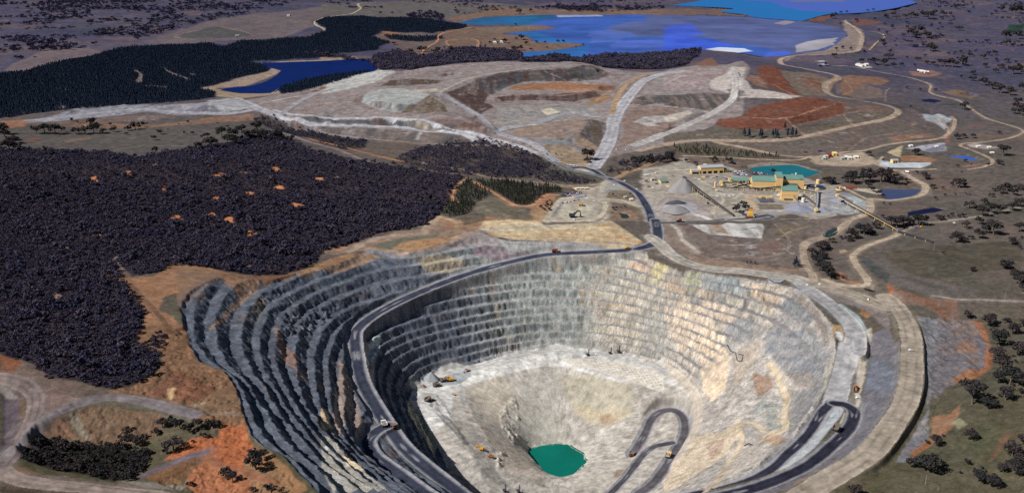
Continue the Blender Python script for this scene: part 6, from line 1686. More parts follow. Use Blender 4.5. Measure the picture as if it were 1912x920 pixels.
tl('H', [(690, 625, 50), (740, 640, 60), (700, 580, 40), (900, 560, 56), (950, 545, 50), (1000, 560, 60), (960, 680, 90), (1050, 580, 50), (1100, 560, 56), (1160, 560, 50), (1200, 550, 44), (1130, 610, 36), (1070, 640, 30), (870, 600, 44), (1420, 790, 90), (1450, 740, 60), (1400, 720, 50), (1250, 830, 56), (1290, 850, 56), (1330, 850, 40), (1230, 800, 30), (1055, 880, 40), (1490, 910, 50), (1400, 910, 40), (1560, 915, 40), (740, 570, 30), (800, 620, 40), (770, 660, 60), (920, 700, 40), (880, 50, 40), (850, 90, 40), (820, 100, 36), (910, 60, 30), (1280, 720, 12), (930, 210, 14), (925, 220, 12), (950, 160, 10)])
tl('G', [(690, 560, 18), (700, 555, 22), (712, 565, 16), (440, 548, 10), (460, 550, 10), (483, 553, 10)], 'pine')
tl('C', [(425, 725, 20), (450, 732, 22), (510, 735, 22), (520, 728, 18), (575, 732, 20), (600, 735, 20), (590, 720, 16), (640, 690, 18), (655, 730, 20), (680, 728, 22), (700, 725, 18)], 'pine')
WB = ground(np.array([(a, b) for a, b, c, d in TREES]), Z)
order = np.argsort([-c - (100 if d == 'pine' else 0) for a, b, c, d in TREES])
IND = set(order[:290].tolist())
# landmarks used to say which tree is which
MARKS = [((1030, 905), 'at the lower edge beside the rim road'), ((1735, 870), 'on the grass right of the rim road'), ((1820, 752), 'below the orange soil of the grey rock cut'), ((1810, 818), 'alone on the open green slope'), ((1825, 890), 'on the lower right grass slope'), ((1890, 860), 'in the lower right corner'), ((1880, 680), 'above the orange edge of the grey rock cut'), ((1850, 600), 'beside the thin farm track on the right'), ((1895, 515), 'at the right margin above the farm track'),
         ((1530, 500), 'in the dark creek thicket below the tan road'), ((1600, 435), 'along the creek under the overland conveyor'), ((1680, 410), 'where the conveyor crosses the creek'), ((1620, 335), 'in the grove beside the settling pond'), ((1550, 340), 'left of the grove beside the settling pond'), ((1640, 360), 'on the left bank of the settling pond'), ((1760, 360), 'in the paddock right of the settling pond'), ((1795, 345), 'in the small clump above the farm dam'), ((1840, 395), 'in the creek line right of the farm dam'), ((1885, 360), 'at the right end of the creek line'), ((1860, 430), 'in the far right paddock below the creek'), ((1790, 450), 'behind the end of the overland conveyor'),
         ((1385, 390), 'in the tight clump beside the yellow crusher'), ((1322, 384), 'beside the incline conveyor'), ((1443, 322), 'beside the turquoise pond'), ((1350, 303), 'in front of the scrub behind the workshop'), ((1295, 303), 'behind the workshop'), ((1245, 300), 'in the grove left of the workshop'), ((1215, 300), 'above the track to the workshop'), ((1550, 340), 'right of the thickeners'), ((1010, 315), 'beside the junction of the dump roads'), ((1050, 330), 'in the scrub left of the main junction'), ((1095, 302), 'under the toe of the dump cone'), ((1145, 365), 'in the island by the contractor yard'), ((1150, 390), 'on the island beside the small dark pond'), ((1180, 365), 'against the bend of the haul road'),
         ((160, 245), 'in the row along the pale embankment'), ((240, 243), 'on the slope below the orange strip'), ((300, 255), 'in the open left paddock'), ((290, 283), 'at the upper edge of the bush'), ((400, 275), 'in the clump at the corner of the bush'), ((470, 255), 'on the slope above the cutting'), ((20, 260), 'at the left margin above the bush'),
         ((1540, 125), 'beside the long grey sheds'), ((1640, 115), 'above the white tank sheds'), ((1720, 120), 'in the tree belt along the upper right road'), ((1790, 125), 'in the paddock above the white and red tanks'), ((1860, 130), 'in the upper right paddocks'), ((1860, 170), 'along the gully in the far right paddock'), ((1900, 205), 'at the right margin beside the bend of the gully'), ((1740, 165), 'in the paddock below the orange tank pad'), ((1800, 205), 'beside the long country road'), ((1800, 258), 'below the bend of the country road'), ((1865, 300), 'inside the hairpin of the country road'), ((1700, 300), 'beside the small tailings pads'), ((1620, 292), 'beside the contractor sheds'),
         ((1670, 35), 'in the far belt right of the tailings arm'), ((1700, 65), 'around the long blue dam at upper right'), ((1740, 95), 'beside the narrow blue dam'), ((1570, 35), 'at the far corner of the tailings dam'), ((1580, 95), 'below the tailings dam wall'), ((1870, 30), 'in the top right corner'), ((1880, 75), 'beside the dark green field'),
         ((960, 80), 'on the orange spit beside the tailings water'), ((1040, 82), 'at the tip of the orange spit'), ((800, 95), 'between the orange tracks near the tailings water'), ((970, 27), 'beyond the far shore of the tailings water'),
         ((330, 800), 'along the embankment in the lower left corner'), ((390, 800), 'above the bright orange slope'), ((480, 870), 'on the orange slope beside the pit edge'), ((430, 895), 'beside the narrow track on the orange slope'), ((300, 640), 'along the bush edge above the orange slope'), ((1480, 493), 'beside the orange cut above the pit rim'), ((1410, 255), 'on the dark bank below the red dump'), ((1470, 250), 'at the right end of the dark bank below the red dump')]
MP = np.array([m[0] for m in MARKS], float)
TKIND = bpy.data.collections.new('tree_kinds')
groups = {}
for q in sorted(IND):
    x, y, w, kind = TREES[q]
    d = np.hypot((MP[:, 0] - x), (MP[:, 1] - y) * 1.6)
    groups.setdefault((int(np.argmin(d)), kind), []).append(q)
nfull = 0
for (mi, kind), mem in groups.items():
    mem.sort(key=lambda q: -TREES[q][2])
    where = MARKS[mi][1]
    for rank, q in enumerate(mem):
        xp, yp, w, kind = TREES[q]
        wx, wy, wz = WB[q]
        depth = wy * cp - (wz - CAM_H) * sp
        D = w * depth / FPX * (1.45 if w > 14 else 1.25)
        sp_ = 'gum tree' if kind == 'gum' else 'young pine'
        if len(mem) == 1:
            lab = f'lone dark {sp_} {where}'
        elif rank == 0 and TREES[mem[0]][2] > 1.15 * TREES[mem[1]][2]:
            lab = f'largest dark {sp_} {where}'
        else:
            lab = f'dark {sp_} {where}'
        rz = random.uniform(0, 6.28)
        sz = Vector((D * random.uniform(0.95, 1.1), D * random.uniform(0.95, 1.1), D * random.uniform(0.8, 1.0)))
        if kind == 'pine':
            o = link(bpy.data.objects.new('pine_tree', PINES[q % 3]))
            sz = Vector((D * 1.2, D * 1.2, D * 1.3))
        elif w > 17:
            o = link(bpy.data.objects.new('gum_tree', None))
            k = q % 5
            t = link(bpy.data.objects.new('trunk', FULL_TR[k]), o)
            c = link(bpy.data.objects.new('crown', FULL_CR[k]), o)
            nfull += 1
        else:
            o = link(bpy.data.objects.new('gum_tree', SMALL[q % 5]))
            if len(TKIND.objects) < 5 and o.data not in [c.data for c in TKIND.objects]:
                TKIND.objects.link(o)
        o.location = (wx, wy, float(zat(wx, wy)) - 0.2)
        o.rotation_euler = (0, 0, rz)
        o.scale = sz
        tag(o, lab, 'tree', f'trees {where}')
print('individual trees', len(IND), 'with parts', nfull)
PKIND = bpy.data.collections.new('pine_kinds')
seen = set()
for o in scene.objects:
    if o.name.startswith('pine_tree') and o.data.name not in seen:
        seen.add(o.data.name)
        PKIND.objects.link(o)


def forest(name, pts, scl, coll, material, label, stuff=True):
    """one object: trees of a wood too many to count, set by geometry nodes at the given points"""
    n = len(pts)
    me = bpy.data.meshes.new(name)
    me.vertices.add(n)
    me.vertices.foreach_set('co', np.ascontiguousarray(pts, np.float32).ravel())
    a = me.attributes.new('tree_scale', 'FLOAT_VECTOR', 'POINT')
    a.data.foreach_set('vector', np.ascontiguousarray(scl, np.float32).ravel())
    a = me.attributes.new('tree_turn', 'FLOAT', 'POINT')
    a.data.foreach_set('value', rng.uniform(0, 6.28, n).astype(np.float32))
    me.update()
    o = link(bpy.data.objects.new(name, me))
    ng = bpy.data.node_groups.new(name, 'GeometryNodeTree')
    ng.interface.new_socket('Geometry', in_out='INPUT', socket_type='NodeSocketGeometry')
    ng.interface.new_socket('Geometry', in_out='OUTPUT', socket_type='NodeSocketGeometry')
    N, L = ng.nodes, ng.links
    gi, go_ = N.new('NodeGroupInput'), N.new('NodeGroupOutput')
    ci = N.new('GeometryNodeCollectionInfo')
    ci.inputs['Collection'].default_value = coll
    ci.inputs['Separate Children'].default_value = True
    ci.inputs['Reset Children'].default_value = True
    ip = N.new('GeometryNodeInstanceOnPoints')
    ip.inputs['Pick Instance'].default_value = True
    rv = N.new('FunctionNodeRandomValue')
    rv.data_type = 'INT'
    rv.inputs[4].default_value = 0
    rv.inputs[5].default_value = 50
    at = N.new('GeometryNodeInputNamedAttribute')
    at.data_type = 'FLOAT_VECTOR'
    at.inputs['Name'].default_value = 'tree_scale'
    tt = N.new('GeometryNodeInputNamedAttribute')
    tt.data_type = 'FLOAT'
    tt.inputs['Name'].default_value = 'tree_turn'
    cx = N.new('ShaderNodeCombineXYZ')
    L.new(tt.outputs[0], cx.inputs['Z'])
    L.new(gi.outputs[0], ip.inputs['Points'])
    L.new(ci.outputs[0], ip.inputs['Instance'])
    L.new([s for s in rv.outputs if s.enabled][0], ip.inputs['Instance Index'])
    L.new(cx.outputs[0], ip.inputs['Rotation'])
    L.new(at.outputs[0], ip.inputs['Scale'])
    out = ip.outputs[0]
    if material is not None:
        sm_ = N.new('GeometryNodeSetMaterial')
        sm_.inputs['Material'].default_value = material
        L.new(out, sm_.inputs['Geometry'])
        out = sm_.outputs[0]
    L.new(out, go_.inputs[0])
    md = o.modifiers.new('trees', 'NODES')
    md.node_group = ng
    tag(o, label, kind='stuff')
    return o


def pip(poly, P):
    m = np.zeros(len(P), bool)
    for (ax, ay), (bx, by) in zip(poly[:, :2], np.roll(poly[:, :2], -1, 0)):
        if ay == by:
            continue
        c = (ay > P[:, 1]) != (by > P[:, 1])
        m ^= c & (P[:, 0] < (bx - ax) * (P[:, 1] - ay) / (by - ay) + ax)
    return m


def fill(poly, step, holes=(), thin=0.0, jitter=0.45, grow=True):
    x0, x1 = max(poly[:, 0].min(), -9000), min(poly[:, 0].max(), 9000)
    y0, y1 = poly[:, 1].min(), poly[:, 1].max()
    X, Y = np.meshgrid(np.arange(x0, x1, step), np.arange(y0, y1, step))
    P = np.stack([X.ravel(), Y.ravel()], 1)
    P = P + rng.uniform(-jitter, jitter, P.shape) * step
    wob = np.stack([fbm(P[:, 0], P[:, 1], 30, 3, 5), fbm(P[:, 0], P[:, 1], 30, 3, 6)], 1) * 2.2 * step
    k = pip(poly, P + wob)
    for h in holes:
        k &= ~pip(h, P + wob * 0.3)
    k &= np.abs(P[:, 0]) < 0.63 * P[:, 1] + 100
    ii, jj = to_index(P[:, 0], P[:, 1])
    ii, jj = np.clip(np.rint(ii).astype(int), 0, NX - 1), np.clip(np.rint(jj).astype(int), 0, NY - 1)
    k &= RI[jj, ii] < 0
    if thin:
        k &= fbm(P[:, 0], P[:, 1], 60, 4, 9, 0.6) + rng.uniform(-0.25, 0.25, len(P)) > thin
    P = P[k]
    return np.concatenate([P, (zat(P[:, 0], P[:, 1]) - 0.3)[:, None]], 1)


def scl(n, w, hk=1.0, var=0.3):
    s = w * np.exp(rng.normal(0, var, n))
    return np.stack([s, s * rng.uniform(0.9, 1.1, n), s * hk * rng.uniform(0.85, 1.15, n)], 1)


P = fill(BUSHPOLY, 7.6, CLEARINGS)
P = np.concatenate([P[P[:, 1] < 2200], P[P[:, 1] >= 2200][::2]])
print('bush', len(P))
forest('bush_forest', P, scl(len(P), 9.0, 0.95, 0.36), TKIND, M_BUSH, 'dense dark purple bushland covering the hill on the left')
P = fill(PINE1, 10.5, PINEBARE)
P2 = fill(PINE2, 9, ())
P3 = fill(PINE3, 13, ())
P = np.concatenate([P, P2, P3])
print('pines', len(P))
forest('pine_forest', P, scl(len(P), 12.0, 0.7, 0.14), PKIND, M_PINE, 'dark blue green pine plantation around the reservoir')
P = np.concatenate([fill(BUSH2, 13), fill(BUSH3, 13)])
forest('far_bush_forest', P, scl(len(P), 16, 0.9), TKIND, M_BUSH, 'dark strip of bush between the waste dump and the tailings pond')
P = np.concatenate([fill(HILLWOOD, 9, (), -0.10), fill(CREEKWOOD, 9, (), -0.06), fill(g('E', [(1060, 70), (1290, 60), (1360, 90), (1480, 100), (1500, 130), (1300, 115), (1100, 100)]), 12, (), 0.0), fill(g('V', [(1000, 180), (1200, 60), (1900, 0), (1900, 80), (1600, 110), (1250, 240), (1000, 280), (930, 180)]), 10, (), 0.02)])
forest('hill_scrub', P, scl(len(P), 8.5, 0.9), TKIND, M_BUSH, 'thin dark scrub on the wooded hill below the waste dump', True)
P = np.concatenate([fill(YOUNGPINE, 6.5, (), -0.12), fill(YOUNGPINE2, 6.5, (), -0.2), fill(g('F', [(300, 20), (760, 10), (1100, 70), (1450, 120), (1000, 125), (700, 115), (460, 100), (280, 70)]), 11, (), -0.08)])
forest('young_pine_scrub', P, scl(len(P), 5.8, 1.0, 0.25), PKIND, M_SCRUB, 'young green pines and scrub between the bush and the plant')
P = fill(LOWWOOD, 6.2)
forest('hollow_thicket', P, scl(len(P), 8.2, 0.9), TKIND, M_GUM, 'dark thicket in the hollow below the lower left embankment')
# scrub along edges of the orange slope and the cut rock
P = np.concatenate([fill(g('H', [(690, 170), (820, 110), (890, 150), (850, 250), (740, 300), (640, 330), (560, 310)]), 9, (), 0.03), fill(g('V', [(40, 700), (160, 620), (260, 640), (200, 740), (120, 800)]), 8, (), 0.0), fill(g('S', [(300, 480), (400, 440), (527, 300), (527, 520), (400, 560)]), 16, (), 0.04), fill(g('V', [(0, 330), (300, 180), (620, 320), (860, 360), (700, 400), (300, 400), (0, 360)]), 9, (), 0.05)])
forest('slope_scrub', P, scl(len(P), 5.5, 0.8, 0.35), TKIND, M_GUM, 'scattered low scrub on the bare slopes around the pit')
# far scattered paddock trees: clumps on the plains
rest = [q for q in range(len(TREES)) if q not in IND]
P = [WB[q] for q in rest]
W_ = [TREES[q][2] * (WB[q][1]) / FPX for q in rest]


def scatter(poly, n, cl, thr):
    x0, x1, y0, y1 = poly[:, 0].min(), poly[:, 0].max(), poly[:, 1].min(), poly[:, 1].max()
    C = np.stack([rng.uniform(x0, x1, n), rng.uniform(y0, y1, n)], 1)
    k = pip(poly, C) & (fbm(C[:, 0], C[:, 1], cl, 4, 111, 0.6) > thr) & (np.abs(C[:, 0]) < 0.62 * C[:, 1] + 80)
    C = C[k]
    ii, jj = to_index(C[:, 0], C[:, 1])
    ii, jj = np.clip(np.rint(ii).astype(int), 0, NX - 1), np.clip(np.rint(jj).astype(int), 0, NY - 1)
    ok = (RI[jj, ii] < 0) & (LAB[jj, ii] == 0)
    for m in WMASK:
        ok &= ~m[jj, ii]
    C = C[ok]
    return np.concatenate([C, zat(C[:, 0], C[:, 1])[:, None] - 0.3], 1)


FARL = at_z(px('A', [(-150, -20), (700, -25), (1100, -10), (1650, -10), (1500, 50), (1150, 110), (960, 160), (780, 225), (640, 255), (440, 285), (200, 360), (0, 395), (-150, 400)]), 20.0)
FARM = at_z(px('B', [(-100, -30), (1899, -30), (1899, 20), (1400, 66), (1100, 60), (700, 90), (480, 90), (200, 60)]), 15.0)
FARR = at_z(px('C', [(1300, 30), (1400, -20), (2000, -20), (2000, 500), (1700, 500), (1500, 320), (1200, 260), (1120, 130)]), 5.0)
S1 = scatter(FARL, 9000, 420, 0.03)
S2 = scatter(FARM, 2600, 420, 0.07)
S3 = scatter(FARR, 3200, 300, 0.06)
S4 = scatter(at_z(px('B', [(470, 75), (600, 60), (680, 80), (670, 118), (480, 95)]), 20.0), 260, 500, -0.5)
S5 = scatter(at_z(px('B', [(1260, 30), (1899, 28), (1899, 45), (1380, 66)]), 20.0), 500, 400, -0.2)
print('far trees', len(S1), len(S2), len(S3))
allP = np.concatenate([np.array(P).reshape(-1, 3), S1, S2, S3, S4, S5])
allS = np.concatenate([scl(1, 1.0, 0.9, 0.0) * np.array(W_)[:, None] if len(W_) else np.zeros((0, 3)), scl(len(S1), 27, 0.75), scl(len(S2), 26, 0.75), scl(len(S3), 22, 0.8), scl(len(S4), 26, 0.75), scl(len(S5), 26, 0.75)])
forest('far_paddock_woods', allP, allS, TKIND, M_FARW, 'countless dark trees dotted over the far paddocks')

# ------------------------------------------------------------------ plant, vehicles and small things
import bmesh


class MB:
    def __init__(self):
        self.bm = bmesh.new()

    def hull(self, bottom, top):
        """prism between two rings of equal length"""
        a = [self.bm.verts.new(p) for p in bottom]
        b = [self.bm.verts.new(p) for p in top]
        n = len(a)
        self.bm.faces.new(a[::-1])
        self.bm.faces.new(b)
        for k in range(n):
            self.bm.faces.new((a[k], a[(k + 1) % n], b[(k + 1) % n], b[k]))
        return self

    def box(self, x0, x1, y0, y1, z0, z1, tx=0.0, ty=0.0):
        self.hull([(x0, y0, z0), (x1, y0, z0), (x1, y1, z0), (x0, y1, z0)], [(x0 + tx, y0 + ty, z1), (x1 - tx, y0 + ty, z1), (x1 - tx, y1 - ty, z1), (x0 + tx, y1 - ty, z1)])
        return self

    def extrude_x(self, prof, x0, x1):
        self.hull([(x0, y, z) for y, z in prof], [(x1, y, z) for y, z in prof])
        return self

    def extrude_y(self, prof, y0, y1):
        self.hull([(x, y0, z) for x, z in prof], [(x, y1, z) for x, z in prof])
        return self

    def bar(self, p, q, w=0.5, h=None):
        p, q = Vector(p), Vector(q)
        h = w if h is None else h
        d = (q - p).normalized()
        s = d.cross(Vector((0, 0, 1)))
        s = s.normalized() if s.length > 1e-4 else Vector((1, 0, 0))
        u = s.cross(d).normalized()
        r = [s * w / 2 + u * h / 2, -s * w / 2 + u * h / 2, -s * w / 2 - u * h / 2, s * w / 2 - u * h / 2]
        self.hull([p + a for a in r], [q + a for a in r])
        return self

    def cyl(self, p, q, r0, r1=None, n=16):
        p, q = Vector(p), Vector(q)
        r1 = r0 if r1 is None else r1
        d = (q - p).normalized()
        a = d.cross(Vector((0.3, 0.9, 0.2))).normalized()
        b = d.cross(a)
        self.hull([p + (a * math.cos(t) + b * math.sin(t)) * r0 for t in np.linspace(0, 2 * math.pi, n, endpoint=False)],
                  [q + (a * math.cos(t) + b * math.sin(t)) * r1 for t in np.linspace(0, 2 * math.pi, n, endpoint=False)])
        return self

    def build(self, name, material, parent=None, loc=None, bevel=0.0):
        if bevel:
            bmesh.ops.bevel(self.bm, geom=list(self.bm.edges), offset=bevel, segments=1, affect='EDGES', clamp_overlap=True)
        bmesh.ops.recalc_face_normals(self.bm, faces=self.bm.faces)
        me = bpy.data.meshes.new(name)
        self.bm.to_mesh(me)
        self.bm.free()
        me.materials.append(material)
        o = link(bpy.data.objects.new(name, me), parent)
        if loc is not None:
            o.location = loc
        return o


def cladding(name, c, rib=0.10, noise=0.10):
    m = mat(name, tuple(lin(c)), noise=noise, nscale=0.12, rough=0.6, spec=0.2)
    return m


M_CREAM = cladding('cream_cladding', (236, 196, 138))
M_CREAM2 = cladding('yellow_cladding', (240, 206, 140))
M_GREEN = cladding('green_roofing', (108, 144, 136))
M_GREY = cladding('grey_roofing', (168, 172, 180))
M_WHITE = cladding('white_sheeting', (226, 222, 214))
M_DARK = mat('dark_opening', (0.012, 0.012, 0.016), rough=0.9)
M_STEEL = cladding('weathered_steel', (128, 124, 122), noise=0.25)
M_DSTEEL = cladding('dark_steel', (70, 70, 78), noise=0.25)
M_YEL = cladding('machine_yellow', (222, 160, 40))
M_ORANGE = cladding('machine_orange', (176, 104, 52))
M_RED = cladding('painted_red', (138, 62, 48))
M_TYRE = mat('tyre_rubber', (0.018, 0.018, 0.018), rough=0.9)
M_ORE = mat('ore_heap', tuple(lin((146, 142, 144))), noise=0.22, nscale=0.25, rough=1, spec=0)
M_ORE2 = mat('blue_ore_heap', tuple(lin((140, 142, 158))), noise=0.18, nscale=0.25, rough=1, spec=0)
M_DORE = mat('damp_ore', tuple(lin((84, 84, 92))), noise=0.25, nscale=0.3, rough=1, spec=0)
M_BLUEW = mat('tank_water', tuple(lin((30, 52, 92))), rough=0.3, spec=0.2, noise=0.3, nscale=0.06)
M_TRAY = cladding('dusty_tray', (126, 112, 104), noise=0.2)
M_GLASS = mat('dark_glass', (0.02, 0.025, 0.03), rough=0.15, spec=0.5)
M_CONC = mat('concrete', tuple(lin((170, 166, 160))), noise=0.12, nscale=0.5)
CARCOL = [mat('car_paint_' + n, tuple(lin(c)), rough=0.35, spec=0.4) for n, c in (('white', (236, 236, 240)), ('silver', (170, 176, 190)), ('blue', (40, 60, 130)), ('red', (150, 40, 44)), ('dark', (36, 38, 46)), ('sand', (196, 182, 150)))]


def pt(tile, x, y):
    w = ground(px(tile, [(x, y)]), Z)[0]
    return Vector(w)


def mpp(p):
    """metres across one survey pixel at a point"""
    return (p.y * cp - (p.z - CAM_H) * sp) / FPX


def thing(name, label, cat, loc, rz=0.0, group=None):
    o = link(bpy.data.objects.new(name, None))
    o.location = loc
    o.rotation_euler = (0, 0, rz)
    tag(o, label, cat, group)
    return o


def copy_tree(o, parent=None):
    c = o.copy()
    scene.collection.objects.link(c)
    if parent is not None:
        c.parent = parent
    for ch in o.children:
        copy_tree(ch, c)
    return c


def span(tile, a, b):
    """frame of a front wall between two surveyed base points"""
    A, B = pt(tile, *a), pt(tile, *b)
    zb = min(A.z, B.z)
    d = B - A
    rz = math.atan2(d.y, d.x)
    rz = max(-0.5, min(0.5, rz))
    m = (A + B) / 2
    w = abs(px(tile, [b])[0][0] - px(tile, [a])[0][0]) * mpp(m) / math.cos(rz)
    return Vector((m.x, m.y, zb - 0.3)), rz, w, mpp(m) / TILES[tile][2]


def gable(d, h, rise):
    return [(0, 0), (0, h), (d / 2, h + rise), (d, h), (d, 0)]


def shed(name, label, tile, a, b, hpx, depth, rise=3.0, wall=None, roof=None, doors=(), cat='building', group=None, skillion=False, windows=0):
    loc, rz, w, u = span(tile, a, b)
    h = hpx * u / 0.97
    root = thing(name, label, cat, loc, rz, group)
    hw = w / 2
    if skillion:
        MB().extrude_x([(0, 0), (0, h), (depth, h + rise), (depth, 0)], -hw, hw).build('wall', wall or M_CREAM, root)
        MB().extrude_x([(-0.8, h + 0.02), (-0.8, h + 0.5), (depth + 0.8, h + rise + 0.5), (depth + 0.8, h + rise + 0.02)], -hw - 0.8, hw + 0.8).build('roof', roof or M_GREEN, root)
    else:
        MB().extrude_x(gable(depth, h, rise), -hw, hw).build('wall', wall or M_CREAM, root)
        k = rise / (depth / 2)
        r = MB()
        r.extrude_x([(-0.8, h - 0.8 * k + 0.05), (-0.8, h - 0.8 * k + 0.55), (depth / 2, h + rise + 0.55), (depth + 0.8, h - 0.8 * k + 0.55), (depth + 0.8, h - 0.8 * k + 0.05), (depth / 2, h + rise + 0.05)], -hw - 0.8, hw + 0.8)
        r.build('roof', roof or M_GREEN, root)
    for x0, x1, f in doors:
        MB().box(-hw + x0 * w, -hw + x1 * w, -0.12, 0.3, 0, f * h).build('door', M_DARK, root)
    for k in range(windows):
        xx = -hw + w * (k + 0.5) / windows
        MB().box(xx - w * 0.22 / windows, xx + w * 0.22 / windows, -0.1, 0.2, h * 0.45, h * 0.75).build('window', M_GLASS, root)
    return root, w, h, u


# --- main mill: long hall, tower, flotation wing and front block
root, w, h, u = shed('mill_building', 'long cream mill hall with green roof and taller tower at its right end', 'F', (1085, 442), (1312, 447), 84, 34, 9)
hw = w / 2
tw = 66 * u
MB().box(hw + 0.05, hw + tw, -1.5, 30, 0, 128 * u).build('tower_wall', M_CREAM, root)
MB().extrude_x([(-2.2, 128 * u + 0.05), (-2.2, 128 * u + 0.6), (30.7, 128 * u + 7.6), (30.7, 128 * u + 7.0)], hw - 0.6, hw + tw + 0.7).build('tower_roof', M_GREEN, root)
MB().box(-hw + 2, hw + 10, -6, -0.05, 0, 20 * u).build('annex_wall', M_CREAM2, root)
MB().box(-hw + 1.5, hw + 10.5, -6.5, -0.05, 20 * u + 0.03, 20 * u + 0.5).build('annex_roof', M_GREY, root)
for q in range(4):
    xx = -hw + w * (0.18 + 0.2 * q)
    MB().box(xx, xx + 4.5, -6.15, -5.8, 0, 4.2).build('door', M_DARK, root)
shed('conveyor_transfer_house', 'low cream hall with green roof joined left of the mill hall', 'F', (868, 382), (1052, 382), 26, 22, 6, doors=[(0.30, 0.36, 0.7), (0.52, 0.62, 0.8), (0.68, 0.80, 0.8), (0.88, 0.94, 0.6)])
root, w, h, u = shed('flotation_building', 'cream flotation hall with green roofs right of the mill tower', 'F', (1382, 432), (1592, 440), 92, 30, 5, skillion=True)
hw = w / 2
MB().box(-hw + 1, hw * 0.32, -16, -0.05, 0, 40 * u).build('lower_wall', M_CREAM2, root)
MB().extrude_x([(-16.6, 40 * u + 0.03), (-16.6, 40 * u + 0.6), (0.02, 52 * u + 0.6), (0.02, 52 * u)], -hw + 0.6, hw * 0.36).build('lower_roof', M_GREEN, root)
MB().box(-hw + 3, hw * 0.3, -9, -2, 55 * u, 60 * u).build('roof_duct', M_STEEL, root)
rb = MB()
rb.bar((-hw * 0.05, 26, 104 * u + 5.5), (hw * 0.72, 1, 92 * u + 1.2), 5.5, 4.0)
rb.build('roof_monitor', M_GREEN, root)
root, w, h, u = shed('grinding_building', 'tall cream block with green skillion roof in front of the flotation hall', 'F', (1376, 548), (1532, 552), 92, 20, 6, skillion=True, doors=[(0.18, 0.72, 0.16)])
hw = w / 2
MB().box(-hw - 0.3, hw + 0.3, -0.5, -0.02, 58 * u, 61 * u).build('girt', M_CREAM2, root)
MB().bar((hw * 0.5, -2, 12), (hw * 0.98, -20, 1), 3, 2.5).build('chute', M_STEEL, root)
# --- workshop north of the plant
root, w, h, u = shed('workshop', 'big cream workshop with four dark truck bays and pale roof', 'F', (570, 291), (808, 281), 60, 26, 5, wall=M_CREAM2, roof=M_GREY, doors=[(0.10, 0.24, 0.42), (0.32, 0.48, 0.42), (0.56, 0.72, 0.42), (0.82, 0.96, 0.42)])
MB().box(-w * 0.3, -w * 0.18, 12, 18, h + 3, h + 7).build('roof_vent', M_WHITE, root)
shed('workshop_annex', 'low grey roofed shed joined to the left of the workshop', 'F', (482, 292), (566, 292), 34, 20, 3, wall=M_CREAM2, roof=M_GREY, doors=[(0.1, 0.9, 0.6)])
shed('stores_shed', 'small cream shed with green roof right of the workshop', 'F', (812, 276), (860, 276), 28, 16, 3, roof=M_GREEN, doors=[(0.6, 0.9, 0.6)])
shed('crib_hut', 'narrow tall yellow hut beside the haul road', 'V', (1592, 352), (1640, 348), 30, 10, 3, roof=M_GREY, doors=[(0.2, 0.6, 0.7)])
shed('lime_shed', 'small cream shed with sloping teal roof beside the haul road', 'V', (1720, 388), (1815, 378), 26, 14, 5, roof=M_GREEN, skillion=True, doors=[(0.7, 0.95, 0.7)])
for k, (x0, x1) in enumerate(((560, 612), (616, 664), (668, 730))):
    shed('demountable_office', ('cream demountable office, leftmost of three beside the track', 'cream demountable office, middle one of three beside the track', 'longest cream demountable office, rightmost of three beside the track')[k], 'V', (x0, 472), (x1, 468), 20, 9, 1.2, wall=M_CREAM2, roof=M_WHITE, group='demountable offices', windows=3)
shed('bathhouse', 'long thin grey roofed building beside the staff car park', 'V', (520, 584), (680, 562), 10, 9, 2.5, wall=M_WHITE, roof=M_GREY, windows=6)
shed('pump_hut', 'small yellow hut on the island beside the haul road', 'V', (1300, 624), (1340, 622), 20, 8, 2, wall=M_CREAM2, roof=M_WHITE, doors=[(0.3, 0.7, 0.7)])
shed('tool_hut', 'tiny cream hut among the trees of the contractor island', 'V', (1222, 586), (1258, 584), 16, 7, 2, roof=M_GREY, doors=[(0.3, 0.6, 0.7)])
shed('magazine_shed', 'yellow shed with two dark doors on the pale tailings pad', 'R', (186, 736), (264, 734), 40, 14, 2, wall=M_CREAM2, roof=M_GREY, doors=[(0.1, 0.4, 0.6), (0.5, 0.8, 0.6)])
for k, (x, y, wd, lab) in enumerate(((845, 330, 46, 'long pale grey shed, upper one of two beside the dam road'), (860, 346, 46, 'long pale grey shed, lower one of two beside the dam road'))):
    shed('poultry_shed', lab, 'C', (x - 16, y + 4), (x + 18, y), 4, 40, 3, wall=M_STEEL, roof=M_GREY, group='long grey sheds', doors=[(0.4, 0.6, 0.7)])
for x0, x1, y, lab in ((1032, 1046, 352, 'white tank shed, leftmost on the pale pad'), (1050, 1066, 356, 'white tank shed, middle one on the pale pad'), (1070, 1088, 353, 'white tank shed, rightmost on the pale pad')):
    shed('tank_shed', lab, 'C', (x0, y), (x1, y), 10, 22, 5, wall=M_WHITE, roof=M_WHITE, group='white sheds on the pale pad', doors=[(0.3, 0.7, 0.6)])
